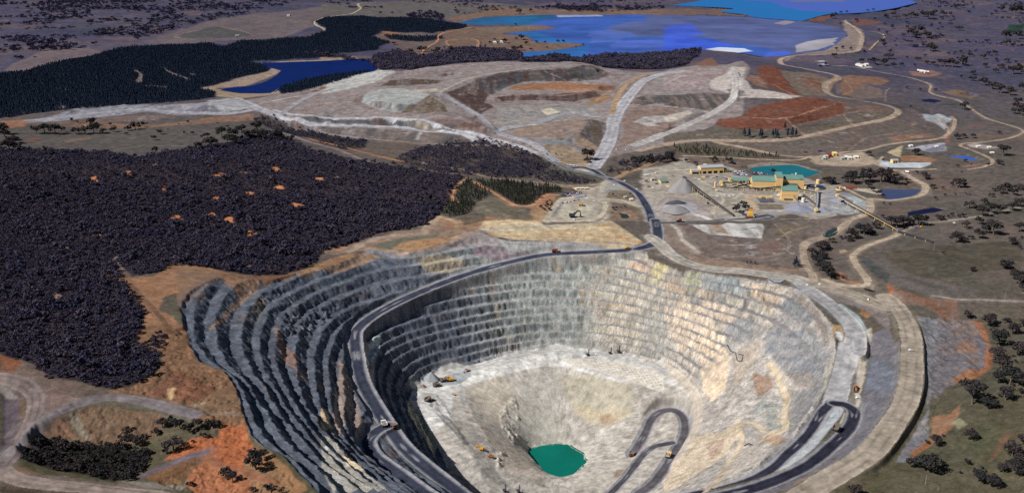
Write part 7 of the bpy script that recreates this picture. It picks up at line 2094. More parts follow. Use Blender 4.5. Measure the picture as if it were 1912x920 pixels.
for k, (x0, x1, y, hh, wm, rm, lab) in enumerate(((820, 850, 185, 22, M_CREAM2, M_GREY, 'cream contractor shed beside the red shed'), (855, 885, 172, 22, M_RED, M_RED, 'red contractor shed in the middle of the yard'), (896, 930, 160, 26, M_CREAM2, M_CREAM2, 'tall cream contractor shed behind the red one'), (800, 830, 196, 14, M_GREY, M_GREY, 'low grey contractor shed at the front of the yard'), (978, 1008, 196, 16, M_GREY, M_GREY, 'blue grey contractor shed, leftmost of the right yard'), (1012, 1034, 190, 20, M_GREY, M_WHITE, 'grey contractor shed with white roof in the right yard'), (1040, 1076, 194, 18, M_WHITE, M_WHITE, 'white contractor shed in the middle of the right yard'), (1100, 1140, 182, 14, M_WHITE, M_WHITE, 'long white contractor shed at the right end of the yard'), (1590, 1620, 324, 10, CARCOL[2], M_WHITE, 'blue walled hut beside the pond track'), (1020, 1120, 474, 8, M_WHITE, M_RED, 'long white shed with red roof stripe beside the thickeners'))):
    shed('contractor_shed' if k < 8 else 'site_hut', lab, 'L', (x0, y), (x1, y), hh, 16, 3, wall=wm, roof=rm, doors=[(0.3, 0.7, 0.6)])
for k, (x, lab) in enumerate(((1350, 'leftmost'), (1363, 'second from the left'), (1376, 'middle'), (1389, 'second from the right'), (1402, 'rightmost'))):
    o, w, h, u = shed('tank_shed', f'white and red tank on the orange pad, {lab} of five', 'C', (x - 5, 388 + (x - 1376) * 0.16), (x + 5, 388 + (x - 1376) * 0.16), 8, 18, 5, wall=M_WHITE if k % 2 else M_RED, roof=M_WHITE, group='tanks on the orange pad', doors=[(0.3, 0.7, 0.6)])
for tile, x0, x1, y, hh, lab in (('R', 1480, 1520, 610, 12, 'white shed alone inside the country road hairpin'), ('R', 1300, 1345, 530, 16, 'white shed, left one in the pale yard inside the hairpin'), ('R', 1440, 1480, 540, 14, 'white shed, right one in the pale yard inside the hairpin'), ('R', 750, 785, 530, 14, 'white hut on top of the dark tailings bank'), ('R', 415, 455, 525, 20, 'grey hut beside the fork of the tan road'), ('D', 1120, 1135, 832 - 1000, 8, 'x')):
    if lab == 'x':
        continue
    shed('farm_shed', lab, tile, (x0, y), (x1, y), hh, 12, 2, wall=M_WHITE, roof=M_WHITE, doors=[(0.3, 0.6, 0.7)])
shed('farm_shed', 'pale tin shed at the upper edge of the bush', 'A', (1118, 834), (1140, 820), 9, 9, 2, wall=M_WHITE, roof=M_WHITE, doors=[(0.3, 0.6, 0.7)])
shed('farm_house', 'small pale house in the far paddock near the gravel road', 'A', (1588, 92), (1606, 92), 7, 16, 4, wall=M_GREY, roof=M_GREY, doors=[(0.4, 0.6, 0.7)])
shed('farm_house', 'low pale house in the green far paddock', 'A', (1308, 204), (1324, 204), 6, 16, 4, wall=M_GREY, roof=M_GREY, doors=[(0.4, 0.6, 0.7)])
for x, y, lab in ((962, 242, 'small white house under the trees of the orange spit'), (1000, 238, 'pale house right of the white one on the orange spit')):
    shed('spit_house', lab, 'B', (x - 9, y), (x + 9, y), 8, 16, 4, wall=M_WHITE, roof=M_WHITE, doors=[(0.4, 0.6, 0.7)])
shed('security_hut', 'white hut at the haul road junction', 'V', (1500, 282), (1520, 281), 10, 6, 1, wall=M_WHITE, roof=M_WHITE, doors=[(0.3, 0.7, 0.7)])


# --- tanks
def tank(name, label, tile, x, y, wpx, hpx, material, group=None, rail=True):
    p = pt(tile, x, y)
    u = mpp(p) / TILES[tile][2]
    r, h = wpx * u / 2, hpx * u
    root = thing(name, label, 'tank', (p.x, p.y, p.z - 0.3), 0, group)
    MB().cyl((0, 0, 0), (0, 0, h), r, n=24).build('shell', material, root)
    MB().cyl((0, 0, h + 0.02), (0, 0, h + r * 0.25), r * 1.03, r * 0.1, 24).build('roof', M_WHITE, root)
    MB().bar((r + 0.3, -0.5, 0), (r + 0.3, -0.5, h), 0.5).build('ladder', M_STEEL, root)


tank('water_tank', 'fat cream tank behind the big thickener', 'F', 1737, 386, 38, 40, M_CREAM2)
tank('lime_silo', 'slender cream silo in front of the transfer conveyors', 'F', 718, 420, 18, 54, M_CREAM2)
tank('reagent_silo', 'slender white silo behind the flotation roof', 'F', 1516, 345, 18, 66, M_WHITE)
tank('process_tank', 'squat cream tank at the left end of the pipe gantries', 'F', 795, 400, 34, 26, M_CREAM2)
tank('process_tank', 'small grey tank in the yard before the mill hall', 'F', 742, 466, 20, 16, M_STEEL)
tank('process_tank', 'cream tank beside the right corner of the flotation hall', 'F', 1612, 440, 26, 28, M_CREAM2)
tank('fuel_tank', 'white tank beside the grinding block', 'F', 1590, 570, 36, 44, M_WHITE)


def thickener(label, tile, x, y, rpx, wallm):
    p = pt(tile, x, y)
    r = rpx * mpp(p) / TILES[tile][2]
    root = thing('thickener', label, 'thickener', (p.x, p.y, p.z - 0.3), 0, 'round thickeners')
    b = MB()
    n = 40
    an = np.linspace(0, 2 * math.pi, n, endpoint=False)
    o1 = [b.bm.verts.new((r * math.cos(t), r * math.sin(t), 0)) for t in an]
    o2 = [b.bm.verts.new((r * math.cos(t), r * math.sin(t), 4.2)) for t in an]
    i2 = [b.bm.verts.new((r * 0.96 * math.cos(t), r * 0.96 * math.sin(t), 4.2)) for t in an]
    i1 = [b.bm.verts.new((r * 0.96 * math.cos(t), r * 0.96 * math.sin(t), 2.5)) for t in an]
    for k in range(n):
        j = (k + 1) % n
        for A, B in ((o1, o2), (o2, i2), (i2, i1)):
            b.bm.faces.new((A[k], A[j], B[j], B[k]))
    b.build('tank_wall', wallm, root)
    MB().cyl((0, 0, 3.2), (0, 0, 3.5), r * 0.96, n=40).build('water', M_BLUEW, root)
    MB().bar((-r, 0, 5.4), (r * 0.1, 0, 5.4), 2.0, 1.4).build('bridge', M_STEEL, root)
    MB().cyl((0, 0, 3), (0, 0, 8), 2.6, n=12).build('drive_head', M_CREAM2, root)


thickener('large dark blue thickener tank beside the flotation hall', 'F', 1714, 428, 92, M_STEEL)
thickener('smaller thickener tank with cream wall right of the large one', 'L', 960, 482, 36, M_CREAM2)


# --- stockpiles
def heap(name, label, tile, x, y, rxpx, hpx, material, dark=None, group=None, ry=1.0, seed=0, edge=1.0):
    p = pt(tile, x, y)
    u = mpp(p) / TILES[tile][2]
    R_, H_ = rxpx * u, hpx * u
    root = thing(name, label, 'stockpile', (p.x, p.y, p.z - 0.6), 0, group)
    n, m = 48, 14
    rr = np.linspace(0, 1, m)
    an = np.linspace(0, 2 * math.pi, n, endpoint=False)
    A, B = np.meshgrid(an, rr)
    wob = 1 + 0.10 * np.sin(2 * A + seed) + 0.06 * np.sin(5 * A + 2 * seed)
    X, Y = B * R_ * wob * np.cos(A), B * R_ * ry * wob * np.sin(A)
    Zz = H_ * np.clip(1.03 - B ** edge, 0, 1) + fbm(X + seed * 50, Y, 8, 3, seed) * H_ * 0.07
    Zz[-1] = -0.5
    co = np.stack([X, Y, Zz], -1).reshape(-1, 3)
    ix = np.arange(m * n).reshape(m, n)
    F = np.stack([ix[:-1], np.roll(ix[:-1], -1, 1), np.roll(ix[1:], -1, 1), ix[1:]], -1).reshape(-1, 4)
    me = np_mesh('heap', co, F, None, False)
    me.materials.append(material)
    link(bpy.data.objects.new('heap', me), root)
    if dark:
        k = int(m * dark)
        c2 = np.stack([X, Y, Zz + 0.25], -1)[:k].reshape(-1, 3)
        ix = np.arange(k * n).reshape(k, n)
        F = np.stack([ix[:-1], np.roll(ix[:-1], -1, 1), np.roll(ix[1:], -1, 1), ix[1:]], -1).reshape(-1, 4)
        me = np_mesh('damp_cap', c2, F)
        me.materials.append(M_DORE)
        link(bpy.data.objects.new('damp_cap', me), root)
    return root


heap('ore_stockpile', 'big grey cone of coarse ore under the head of the incline conveyor', 'F', 405, 455, 150, 150, M_ORE, 0.28, 'ore stockpiles', 0.9, 1)
heap('ore_stockpile', 'low blue grey cone in front of the grinding block', 'L', 570, 672, 135, 48, M_ORE2, 0.2, 'ore stockpiles', 0.9, 2)
heap('ore_stockpile', 'blue grey heap under the short stacker conveyor', 'L', 790, 680, 100, 30, M_ORE2, None, 'ore stockpiles', 0.8, 3)
heap('ore_stockpile', 'dark topped heap under the head of the overland conveyor', 'L', 985, 590, 110, 42, M_ORE2, 0.35, 'ore stockpiles', 0.9, 4)
heap('ore_stockpile', 'broad pale grey heap between the haul road and the incline conveyor', 'F', 330, 650, 150, 46, M_ORE, None, 'ore stockpiles', 0.8, 5, 1.4)
heap('ore_stockpile', 'small dark streaked heap behind the broad pale one', 'F', 330, 582, 110, 36, M_DORE, None, 'ore stockpiles', 0.5, 6, 1.3)
heap('rock_heap', 'small grey brown heap on the middle of the right dump bench', 'O', 1600, 512, 90, 26, M_ORE, None, 'rock heaps', 0.6, 7)
heap('rock_heap', 'dark ring heap on the round stockpile pad', 'B', 350, 520, 60, 10, M_ORE, None, 'rock heaps', 0.5, 8)
heap('rock_heap', 'grey rubble heap at the left end of the pit floor', 'N', 480, 500, 120, 120, mat('blue_rubble', tuple(lin((148, 154, 158))), noise=0.2, nscale=0.3), None, 'rock heaps', 0.7, 9)
heap('rock_heap', 'brown grey dumped load beside the rubble heap on the pit floor', 'N', 365, 600, 56, 46, M_TRAY, None, 'rock heaps', 0.8, 10)


# --- conveyors
def conveyor(name, label, top, topz, bot, botz, width=3.2, legs=(0.2, 0.4, 0.6, 0.8), colr=None, head=None, tail=None, truss=None):
    A, B = pt(*top), pt(*bot)
    a, b = Vector((A.x, A.y, A.z + topz)), Vector((B.x, B.y, B.z + botz))
    root = thing(name, label, 'conveyor', (b.x, b.y, B.z))
    o = Vector((b.x, b.y, B.z))
    g_ = MB()
    g_.bar(a - o, b - o, width, 1.0)
    g_.build('gantry', colr or M_STEEL, root)
    d = (b - a).normalized()
    s = d.cross(Vector((0, 0, 1))).normalized()
    t = MB()
    for sgn in (-1, 1):
        t.bar(a - o + s * sgn * width * 0.52 + Vector((0, 0, 1.6)), b - o + s * sgn * width * 0.52 + Vector((0, 0, 1.6)), 0.35, 1.2)
    t.build('side_truss', truss or M_DSTEEL, root)
    MB().bar(a - o + Vector((0, 0, 0.75)), b - o + Vector((0, 0, 0.75)), width * 0.7, 0.3).build('belt', M_GREY if colr is M_WHITE else M_TYRE, root)
    for f in legs:
        q = a.lerp(b, f)
        zg = float(zat(q.x, q.y))
        lg = MB()
        for sgn in (-1, 1):
            lg.bar(q - o + s * sgn * width * 0.45, Vector((q.x, q.y, zg - 0.5)) - o + s * sgn * (width * 0.45 + 2.2) + d * 0.0, 0.8)
        hgt = q.z - zg
        if hgt > 6:
            lg.bar(Vector((q.x, q.y, zg + hgt * 0.5)) - o - s * (width * 0.45 + 1.2), Vector((q.x, q.y, zg + hgt * 0.5)) - o + s * (width * 0.45 + 1.2), 0.5)
        lg.build('trestle', M_CREAM2, root)
    for where, mm in ((a, head), (b, tail)):
        if mm is not None:
            c = where - o
            MB().box(c.x - 4, c.x + 4, c.y - 3.5, c.y + 3.5, c.z - 2.2, c.z + 4.5, 0.6, 0.6).build('drive_house', mm, root)
    return root


conveyor('incline_conveyor', 'long dark incline conveyor from the crusher up to the grey ore cone', ('F', 430, 470), 30, ('F', 905, 716), 2, 4.4, (0.16, 0.27, 0.40, 0.56, 0.72), head=None, tail=None)
MBt = conveyor('overland_conveyor', 'long grey overland conveyor crossing the creek towards the right paddock', ('L', 930, 612), 20, ('G', 1245, 382), 5, 3.6, (0.05, 0.2, 0.35, 0.5, 0.65, 0.8, 0.93), colr=M_CREAM2, head=M_CREAM2, tail=M_STEEL)
conveyor('overland_conveyor', 'dark low tail section of conveyor lying on the right paddock', ('G', 1247, 384), 3.5, ('G', 1430, 437), 2, 3.2, (0.2, 0.5, 0.8), colr=M_DSTEEL)
conveyor('stacker_conveyor', 'short pale stacker conveyor pointing towards the pit between two heaps', ('L', 742, 515), 9, ('L', 735, 700), 7, 3.2, (0.05, 0.5, 0.95), colr=M_WHITE, truss=M_GREY, head=M_CREAM2, tail=M_CREAM2)
for (x0, y0, z0, x1, y1, z1, lab) in ((775, 415, 10, 1000, 400, 6, 'pipe conveyor nearest the slender cream silo'), (860, 400, 14, 1060, 440, 5, 'sloping conveyor running into the left corner of the mill hall'), (900, 445, 5, 1100, 425, 12, 'rising conveyor at the foot of the mill hall'), (1020, 440, 4, 1290, 470, 6, 'low pipe gantry along the front of the mill hall'), (770, 440, 4, 1010, 455, 5, 'low pipe gantry in the yard left of the mill hall'), (1100, 462, 5, 1370, 452, 9, 'rising conveyor into the front block'), (1530, 470, 8, 1720, 500, 5, 'pipe gantry between the flotation hall and the stacker'), (1590, 515, 5, 1750, 640, 4, 'low conveyor from the flotation hall towards the heaps')):
    conveyor('plant_conveyor', lab, ('F', x0, y0), z0, ('F', x1, y1), z1, 2.4, (0.1, 0.4, 0.7, 0.95), colr=M_STEEL, head=M_CREAM2 if z0 > 9 else None)

# --- crusher
p = pt('F', 1072, 716)
root = thing('crusher_station', 'yellow crusher station inside the dark turning circle', 'crusher', (p.x, p.y, p.z - 0.3), R(-8))
MB().box(-9, 8, -6, 6, 0, 5).build('foundation', M_CONC, root)
MB().box(-7, 6, -5, 5, 5.02, 9, 1, 1).build('hopper', M_YEL, root)
MB().box(-4, 4, 7, 13, 0, 15).build('control_tower', M_CREAM2, root)
MB().box(-5, 5, 6, 14, 15.02, 16).build('canopy', M_YEL, root)
MB().bar((-14, -9, 3), (2, -6.5, 3), 3, 3).build('rock_breaker', M_ORANGE, root)
MB().bar((-6, 2, 3), (-24, 10, 7), 3, 3).build('chute', M_DSTEEL, root)
# substation in the bitumen yard
p = pt('F', 1215, 545)
root = thing('substation', 'electrical substation on a dark blue pad before the mill', 'substation', (p.x, p.y, p.z), R(-3))
for q, (x, y) in enumerate(((-14, 10), (4, 8), (14, 12))):
    t = MB().box(x, x + 7, y, y + 5, 0, 5).build('transformer', M_CREAM2, root)
    MB().box(x + 1, x + 6, y + 5.02, y + 6, 0.5, 4).build('radiator', M_STEEL, t)
MB().box(-26, 20, 22, 24, 0, 3.5).build('switch_room', M_CREAM2, root)
for x in (-18, -6, 6, 18):
    MB().bar((x, 0, 0), (x, 0, 9), 0.6).build('bus_post', M_STEEL, root)


# --- vehicles
def wheel(r, w, p, parent):
    x, y, z = p
    t = MB().cyl((x - w / 2, y, z), (x + w / 2, y, z), r, n=16).build('wheel', M_TYRE, parent)
    MB().cyl((x - w / 2 - 0.06, y, z), (x + w / 2 + 0.06, y, z), r * 0.5, n=12).build('rim', M_STEEL, t)


def haul_truck(label, loc, rz, traymat, bodymat, k=1.0):
    """rigid mine truck, nose towards -y"""
    root = thing('haul_truck', label, 'truck', loc, rz, None)
    root.scale = (k, k, k)
    MB().box(-1.6, 1.6, -5.5, 5.5, 1.6, 3.0).build('chassis', M_DSTEEL, root)
    for x in (-2.7, 2.7):
        wheel(1.75, 1.3, (x, -3.6, 1.75), root)
        wheel(1.75, 2.2, (x * 0.88, 3.2, 1.75), root)
    MB().box(-3.4, 3.4, -6.2, -2.6, 3.02, 3.5).build('deck', bodymat, root)
    MB().box(-2.0, 2.0, -6.4, -5.4, 1.2, 3.0).build('grille', M_DARK, root)
    c = MB().box(-3.1, -0.9, -5.6, -3.4, 3.52, 5.6, 0.15, 0.15).build('cab', bodymat, root)
    MB().box(-3.0, -1.0, -5.66, -5.3, 4.3, 5.3).build('windscreen', M_GLASS, c)
    b = MB()
    fl_, rr_ = 3.1, 3.6
    b.hull([(-rr_ + 0.5, -2.4, fl_ + 0.2), (rr_ - 0.5, -2.4, fl_ + 0.2), (rr_ - 0.5, 5.8, fl_ + 0.9), (-rr_ + 0.5, 5.8, fl_ + 0.9)], [(-rr_ + 0.5, -2.4, fl_ + 0.6), (rr_ - 0.5, -2.4, fl_ + 0.6), (rr_ - 0.5, 5.8, fl_ + 1.3), (-rr_ + 0.5, 5.8, fl_ + 1.3)])
    for s in (-1, 1):
        b.hull([(s * (rr_ - 0.5), -2.4, fl_ + 0.5), (s * rr_, -2.4, fl_ + 0.5), (s * rr_, 6.0, fl_ + 1.2), (s * (rr_ - 0.5), 6.0, fl_ + 1.2)], [(s * (rr_ - 0.1), -2.4, 6.6), (s * (rr_ + 0.2), -2.4, 6.6), (s * (rr_ + 0.2), 6.0, 5.6), (s * (rr_ - 0.1), 6.0, 5.6)])
    b.box(-rr_, rr_, -2.9, -2.4, fl_ + 0.5, 6.6)
    b.box(-rr_, rr_, -6.3, -2.4, 6.6, 6.95)
    b.build('dump_tray', traymat, root)
    return root


def at_dir(tile, x, y, x2, y2):
    """place on the ground at one point, nose towards another"""
    a, b = pt(tile, x, y), pt(tile, x2, y2)
    return (a.x, a.y, float(zat(a.x, a.y))), math.atan2(b.y - a.y, b.x - a.x) + math.pi / 2


def light_load(root):
    MB().box(-3.0, 3.0, -2.2, 5.4, 4.3, 6.3, 1.2, 1.6).build('ore_load', M_ORE, root)


for tile, a, b, tm, bm_, lab, load in (
        ('I', (348, 548), (300, 440), M_WHITE, M_WHITE, 'white topped haul truck climbing past the switchback junction', True),
        ('I', (402, 556), (470, 660), M_TRAY, M_ORANGE, 'brown haul truck heading down past the switchback junction', False),
        ('I', (638, 328), (560, 345), M_TRAY, M_TRAY, 'dusty brown haul truck, nearer of two waiting at the rubble heap', False),
        ('I', (678, 302), (640, 308), M_TRAY, M_TRAY, 'dusty brown haul truck being loaded beside the yellow excavator', True),
        ('I', (590, 410), (640, 380), M_TRAY, M_RED, 'reddish haul truck alone on the left of the pit floor', False),
        ('I', (1722, 712), (1690, 780), M_TRAY, M_RED, 'reddish haul truck on the inner pit ramp left of the hairpin', False),
        ('J', (22, 690), (50, 640), M_CREAM, M_TRAY, 'pale loaded haul truck on the dark hairpin by the lower right ramp', True),
        ('J', (914, 548), (960, 480), M_TRAY, M_RED, 'reddish haul truck beside the pale median of the right hairpin', False),
        ('E', (1293, 508), (1330, 506), M_RED, M_ORANGE, 'red haul truck on the dark road along the back rim', False),
        ('F', (357, 768), (420, 766), M_RED, M_RED, 'red haul truck on the dark road to the crusher', True)):
    loc, rz = at_dir(tile, *a, *b)
    t = haul_truck(lab, loc, rz, tm, bm_, 1.12)
    if load:
        light_load(t)
    t['group'] = 'haul trucks of the mine'


def excavator(label, loc, rz, col, k=1.0):
    root = thing('excavator', label, 'excavator', loc, rz)
    root.scale = (k, k, k)
    for x in (-2.4, 2.4):
        MB().box(x - 0.7, x + 0.7, -3.4, 3.4, 0, 1.5, 0, 0.5).build('track', M_TYRE, root)
    MB().cyl((0, 0, 1.5), (0, 0, 2.1), 1.6, n=16).build('turntable', M_DSTEEL, root)
    h = MB().box(-2.6, 2.6, -2.6, 4.4, 2.12, 4.6, 0.1, 0.2).build('house', col, root)
    MB().box(-2.5, 2.5, 3.2, 4.6, 2.0, 3.6).build('counterweight', M_DSTEEL, h)
    c = MB().box(-2.6, -0.9, -3.6, -1.0, 4.62, 7.0, 0.1, 0.2).build('cab', col, root)
    MB().box(-2.5, -1.0, -3.66, -3.3, 5.3, 6.6).build('window', M_GLASS, c)
    b = MB()
    b.bar((0.5, -2, 3.5), (0.5, -6, 8.2), 1.0, 1.4)
    b.bar((0.5, -6, 8.2), (0.5, -9, 7.4), 0.9, 1.2)
    b.build('boom', col, root)
    MB().bar((0.5, -9, 7.4), (0.5, -9.8, 2.8), 0.8, 1.0).build('stick', col, root)
    MB().box(-0.9, 1.9, -11, -8.6, 0.8, 3.0, 0.2, 0.4).build('bucket', M_DSTEEL, root)
    return root


def loader(label, loc, rz, col, k=1.0):
    root = thing('wheel_loader', label, 'loader', loc, rz)
    root.scale = (k, k, k)
    MB().box(-1.6, 1.6, 0.5, 5.0, 1.6, 4.0, 0.1, 0.2).build('engine_bay', col, root)
    MB().box(-1.3, 1.3, -3.0, 0.48, 1.6, 2.8).build('front_frame', col, root)
    c = MB().box(-1.2, 1.2, -0.9, 1.2, 4.02, 6.0, 0.1, 0.1).build('cab', col, root)
    MB().box(-1.1, 1.1, -0.96, -0.7, 4.6, 5.7).build('window', M_GLASS, c)
    for x in (-2.0, 2.0):
        wheel(1.5, 1.1, (x, -2.2, 1.5), root)
        wheel(1.5, 1.1, (x, 3.2, 1.5), root)
    MB().bar((0, -1.5, 3.0), (0, -5.2, 1.4), 1.8, 0.7).build('lift_arm', col, root)
    MB().box(-2.4, 2.4, -6.8, -5.0, 0.3, 2.0, 0.0, 0.5).build('bucket', M_DSTEEL, root)
    return root


def drill(label, loc, rz, col):
    root = thing('drill_rig', label, 'drill rig', loc, rz, 'drill rigs on the pit floor')
    for x in (-1.7, 1.7):
        MB().box(x - 0.5, x + 0.5, -3, 3, 0, 1.2, 0, 0.4).build('track', M_TYRE, root)
    MB().box(-2.2, 2.2, -3, 4.6, 1.22, 3.4).build('deck', col, root)
    MB().box(-2.1, -0.5, -4.2, -2.4, 1.8, 4.4).build('cab', M_DSTEEL, root)
    m = MB()
    for x in (-0.6, 0.6):
        for y in (-3.4, -2.4):
            m.bar((x + 0.8, y, 0.5), (x + 0.8, y, 16), 0.35)
    for z in range(2, 16, 2):
        m.bar((0.2, -3.4, z), (1.4, -3.4, z + 1.6), 0.2)
    m.build('mast', M_DSTEEL, root)
    return root


loc, rz = at_dir('N', 745, 520, 660, 528)
excavator('yellow excavator loading trucks beside the rubble heap on the pit floor', loc, rz, M_YEL, 1.35)
loc, rz = at_dir('N', 975, 388, 900, 420)
excavator('pale pinkish shovel parked alone on the upper pit floor', loc, rz, cladding('faded_pink', (190, 150, 146)), 0.9)
loc, rz = at_dir('I', 885, 680, 850, 660)
excavator('yellow excavator above the edge of the scree bowl', loc, rz, M_YEL, 1.0)
loc, rz = at_dir('I', 938, 722, 900, 700)
loader('orange wheel loader above the edge of the scree bowl', loc, rz, M_ORANGE, 1.1)
loc, rz = at_dir('J', 1020, 335, 1010, 390)
loader('orange wheel loader on the pale ramp of the right pit wall', loc, rz, M_ORANGE, 1.3)
loc, rz = at_dir('E', 1697, 490, 1750, 484)
loader('yellow wheel loader on the dark road along the back rim', loc, rz, M_YEL, 1.2)
loc, rz = at_dir('V', 630, 692, 690, 700)
loader('yellow wheel loader in the fenced yard above the pit', loc, rz, M_YEL, 1.3)
loc, rz = at_dir('V', 510, 850, 560, 850)
excavator('dark shovel parked in the fenced yard above the pit', loc, rz, M_DSTEEL, 1.9)
loc, rz = at_dir('N', 790, 712, 760, 700)
loader('small yellow loader on the tracks of the pit floor', loc, rz, M_YEL, 0.6)
for tile, x, y, lab in (('I', 1476, 158, 'dark drill rig, leftmost on the back bench of the pit floor'), ('I', 1600, 148, 'dark drill rig, middle one on the back bench of the pit floor'), ('I', 1646, 138, 'dark drill rig, rightmost on the back bench of the pit floor'), ('I', 1015, 912, 'dark drill rig, left one at the lower edge of the pit floor'), ('I', 1092, 915, 'dark drill rig, right one at the lower edge of the pit floor')):
    p = pt(tile, x, y)
    drill(lab, (p.x, p.y, float(zat(p.x, p.y))), R(20), M_DSTEEL)

# cars and utes
CARM = []
for q, m in enumerate(CARCOL):
    b = MB()
    b.extrude_x([(-2.3, 0.35), (-2.3, 0.95), (-1.0, 1.05), (-0.5, 1.65), (1.2, 1.65), (1.8, 1.05), (2.3, 1.0), (2.3, 0.35)], -0.92, 0.92)
    o = b.build('parked_car', m)
    bmc = bmesh.new()
    bmc.from_mesh(o.data)
    for x in (-0.8, 0.8):
        for y in (-1.45, 1.45):
            r = bmesh.ops.create_cone(bmc, cap_ends=True, segments=10, radius1=0.36, radius2=0.36, depth=0.3, matrix=Matrix.Translation((x, y, 0.36)) @ Matrix.Rotation(R(90), 4, 'Y'))
            for f in {f for v in r['verts'] for f in v.link_faces}:
                f.material_index = 1
    r = bmesh.ops.create_cube(bmc, size=1.0, matrix=Matrix.Translation((0, 0.35, 1.38)) @ Matrix.Diagonal((1.86, 1.7, 0.32, 1)))
    for f in {f for v in r['verts'] for f in v.link_faces}:
        f.material_index = 2
    bmc.to_mesh(o.data)
    bmc.free()
    o.data.materials.append(M_TYRE)
    o.data.materials.append(M_GLASS)
    CARM.append(o.data)
    bpy.data.objects.remove(o)
CNAME = ['white', 'silver', 'blue', 'red', 'dark', 'sand coloured']


def car(p, rz, q, lab, group, k=1.15, name='parked_car'):
    o = link(bpy.data.objects.new(name, CARM[q]))
    o.location = (p[0], p[1], float(zat(p[0], p[1])) + 0.05)
    o.rotation_euler = (0, 0, rz)
    o.scale = (k, k, k)
    tag(o, lab, 'car', group)


def car_row(tile, a, b, n, where, group, jit=0.0, pal=(0, 0, 0, 1, 1, 2, 4, 3)):
    for q in range(n):
        t = (q + 0.5) / n
        x, y = a[0] + (b[0] - a[0]) * t, a[1] + (b[1] - a[1]) * t
        p = pt(tile, x, y)
        k = random.choice(pal)
        car((p.x + random.uniform(-jit, jit), p.y + random.uniform(-jit, jit)), random.uniform(-0.15, 0.15) + (math.pi if random.random() < .5 else 0), k, f'{CNAME[k]} car parked {where}', group)


car_row('V', (365, 660), (490, 636), 13, 'in the left half of the line above the fenced yard', 'cars above the fenced yard')
car_row('V', (515, 628), (600, 612), 9, 'in the middle of the line above the fenced yard', 'cars above the fenced yard', pal=(3, 0, 2, 1))
car_row('V', (610, 606), (715, 594), 10, 'in the right half of the line above the fenced yard', 'cars above the fenced yard')
car_row('V', (425, 128), (585, 146), 14, 'in the line beside the dump road junction', 'cars beside the dump road', pal=(0, 0, 0, 1))
for (xa, ya, xb, yb, n, w) in ((390, 520, 620, 504, 9, 'in the back row of the staff car park'), (370, 540, 640, 520, 12, 'in the middle row of the staff car park'), (350, 560, 560, 545, 9, 'in the front row of the staff car park')):
    car_row('V', (xa, ya), (xb, yb), n, w, 'cars in the staff car park', 1.0, (0, 1, 1, 2, 4, 4, 3))
for (xa, ya, xb, yb, n, w) in ((905, 268, 1000, 268, 11, 'in the back row left of the pond road'), (915, 284, 1020, 284, 12, 'in the middle row left of the pond road'), (930, 300, 1040, 302, 12, 'in the front row left of the pond road'), (1085, 280, 1240, 284, 16, 'in the back row by the turquoise pond'), (1095, 294, 1270, 298, 18, 'in the front row by the turquoise pond'), (1330, 296, 1470, 304, 14, 'in the row behind the mill roof')):
    car_row('F', (xa, ya), (xb, yb), n, w, 'cars by the turquoise pond', 0.8, (0, 0, 1, 2, 2, 4, 3, 5))
for (x, y, w) in ((810, 500, 'in the yard before the mill'), (860, 510, 'in the yard before the mill'), (900, 505, 'in the yard before the mill'), (740, 512, 'in the yard before the mill'), (1600, 520, 'beside the flotation hall')):
    p = pt('F', x, y)
    car((p.x, p.y), 1.0, 0, f'white ute parked {w}', 'utes in the plant yard', 1.8, 'utility_vehicle')
for tile, x, y, lab in (('M', 1275, 384, 'white ute, left one at the pit rim junction'), ('M', 1371, 380, 'white ute, right one at the pit rim junction'), ('M', 1750, 496, 'white ute on the rim road right of the junction'), ('S', 84, 364, 'white ute on the right bend of the rim road'), ('V', 1082, 408, 'white ute left of the dark haul road bend'), ('V', 1222, 354, 'white ute right of the dark haul road bend'), ('V', 1400, 468, 'white ute on the dark haul road bend'), ('V', 806, 630, 'white ute beside the pale cross road'), ('V', 310, 696, 'white ute at the corner of the fenced yard'), ('V', 530, 888, 'white ute on the front edge of the fenced yard'), ('V', 1530, 270, 'white ute at the haul road junction beside the white hut'), ('V', 1565, 268, 'second white ute at the haul road junction'), ('V', 1660, 246, 'white ute on the pale yard under the workshop'), ('I', 1525, 154, 'white ute between the drill rigs'), ('J', 1028, 378, 'white ute on the pale ramp below the orange loader'), ('O', 1330, 795, 'white ute, left one at the fork of the dump roads'), ('O', 1425, 798, 'white ute, right one at the fork of the dump roads'), ('G', 1540, 332, 'white van beside the overland conveyor track'), ('G', 1367, 352, 'yellow machine shed'), ('L', 1690, 844, 'blue ute beside the overland conveyor')):
    if lab == 'yellow machine shed':
        continue
    p = pt(tile, x, y)
    car((p.x, p.y), random.uniform(0, 3), 2 if 'blue ute' in lab else 0, lab, 'light vehicles of the mine', 1.5, 'utility_vehicle')
for x, y, xx, yy, lab, m in ((635, 128, 30, 10, 'red shipping container beside the dump access road', M_RED), (770, 118, 26, 8, 'blue shipping container beside the dump access road', CARCOL[2])):
    p = pt('L', x, y)
    root = thing('shipping_container', lab, 'container', (p.x, p.y, p.z), R(5))
    MB().box(-6, 6, -2, 2, 0, 3.6).build('body', m, root)
    MB().box(6.01, 6.15, -1.8, 1.8, 0.2, 3.4).build('door', M_STEEL, root)
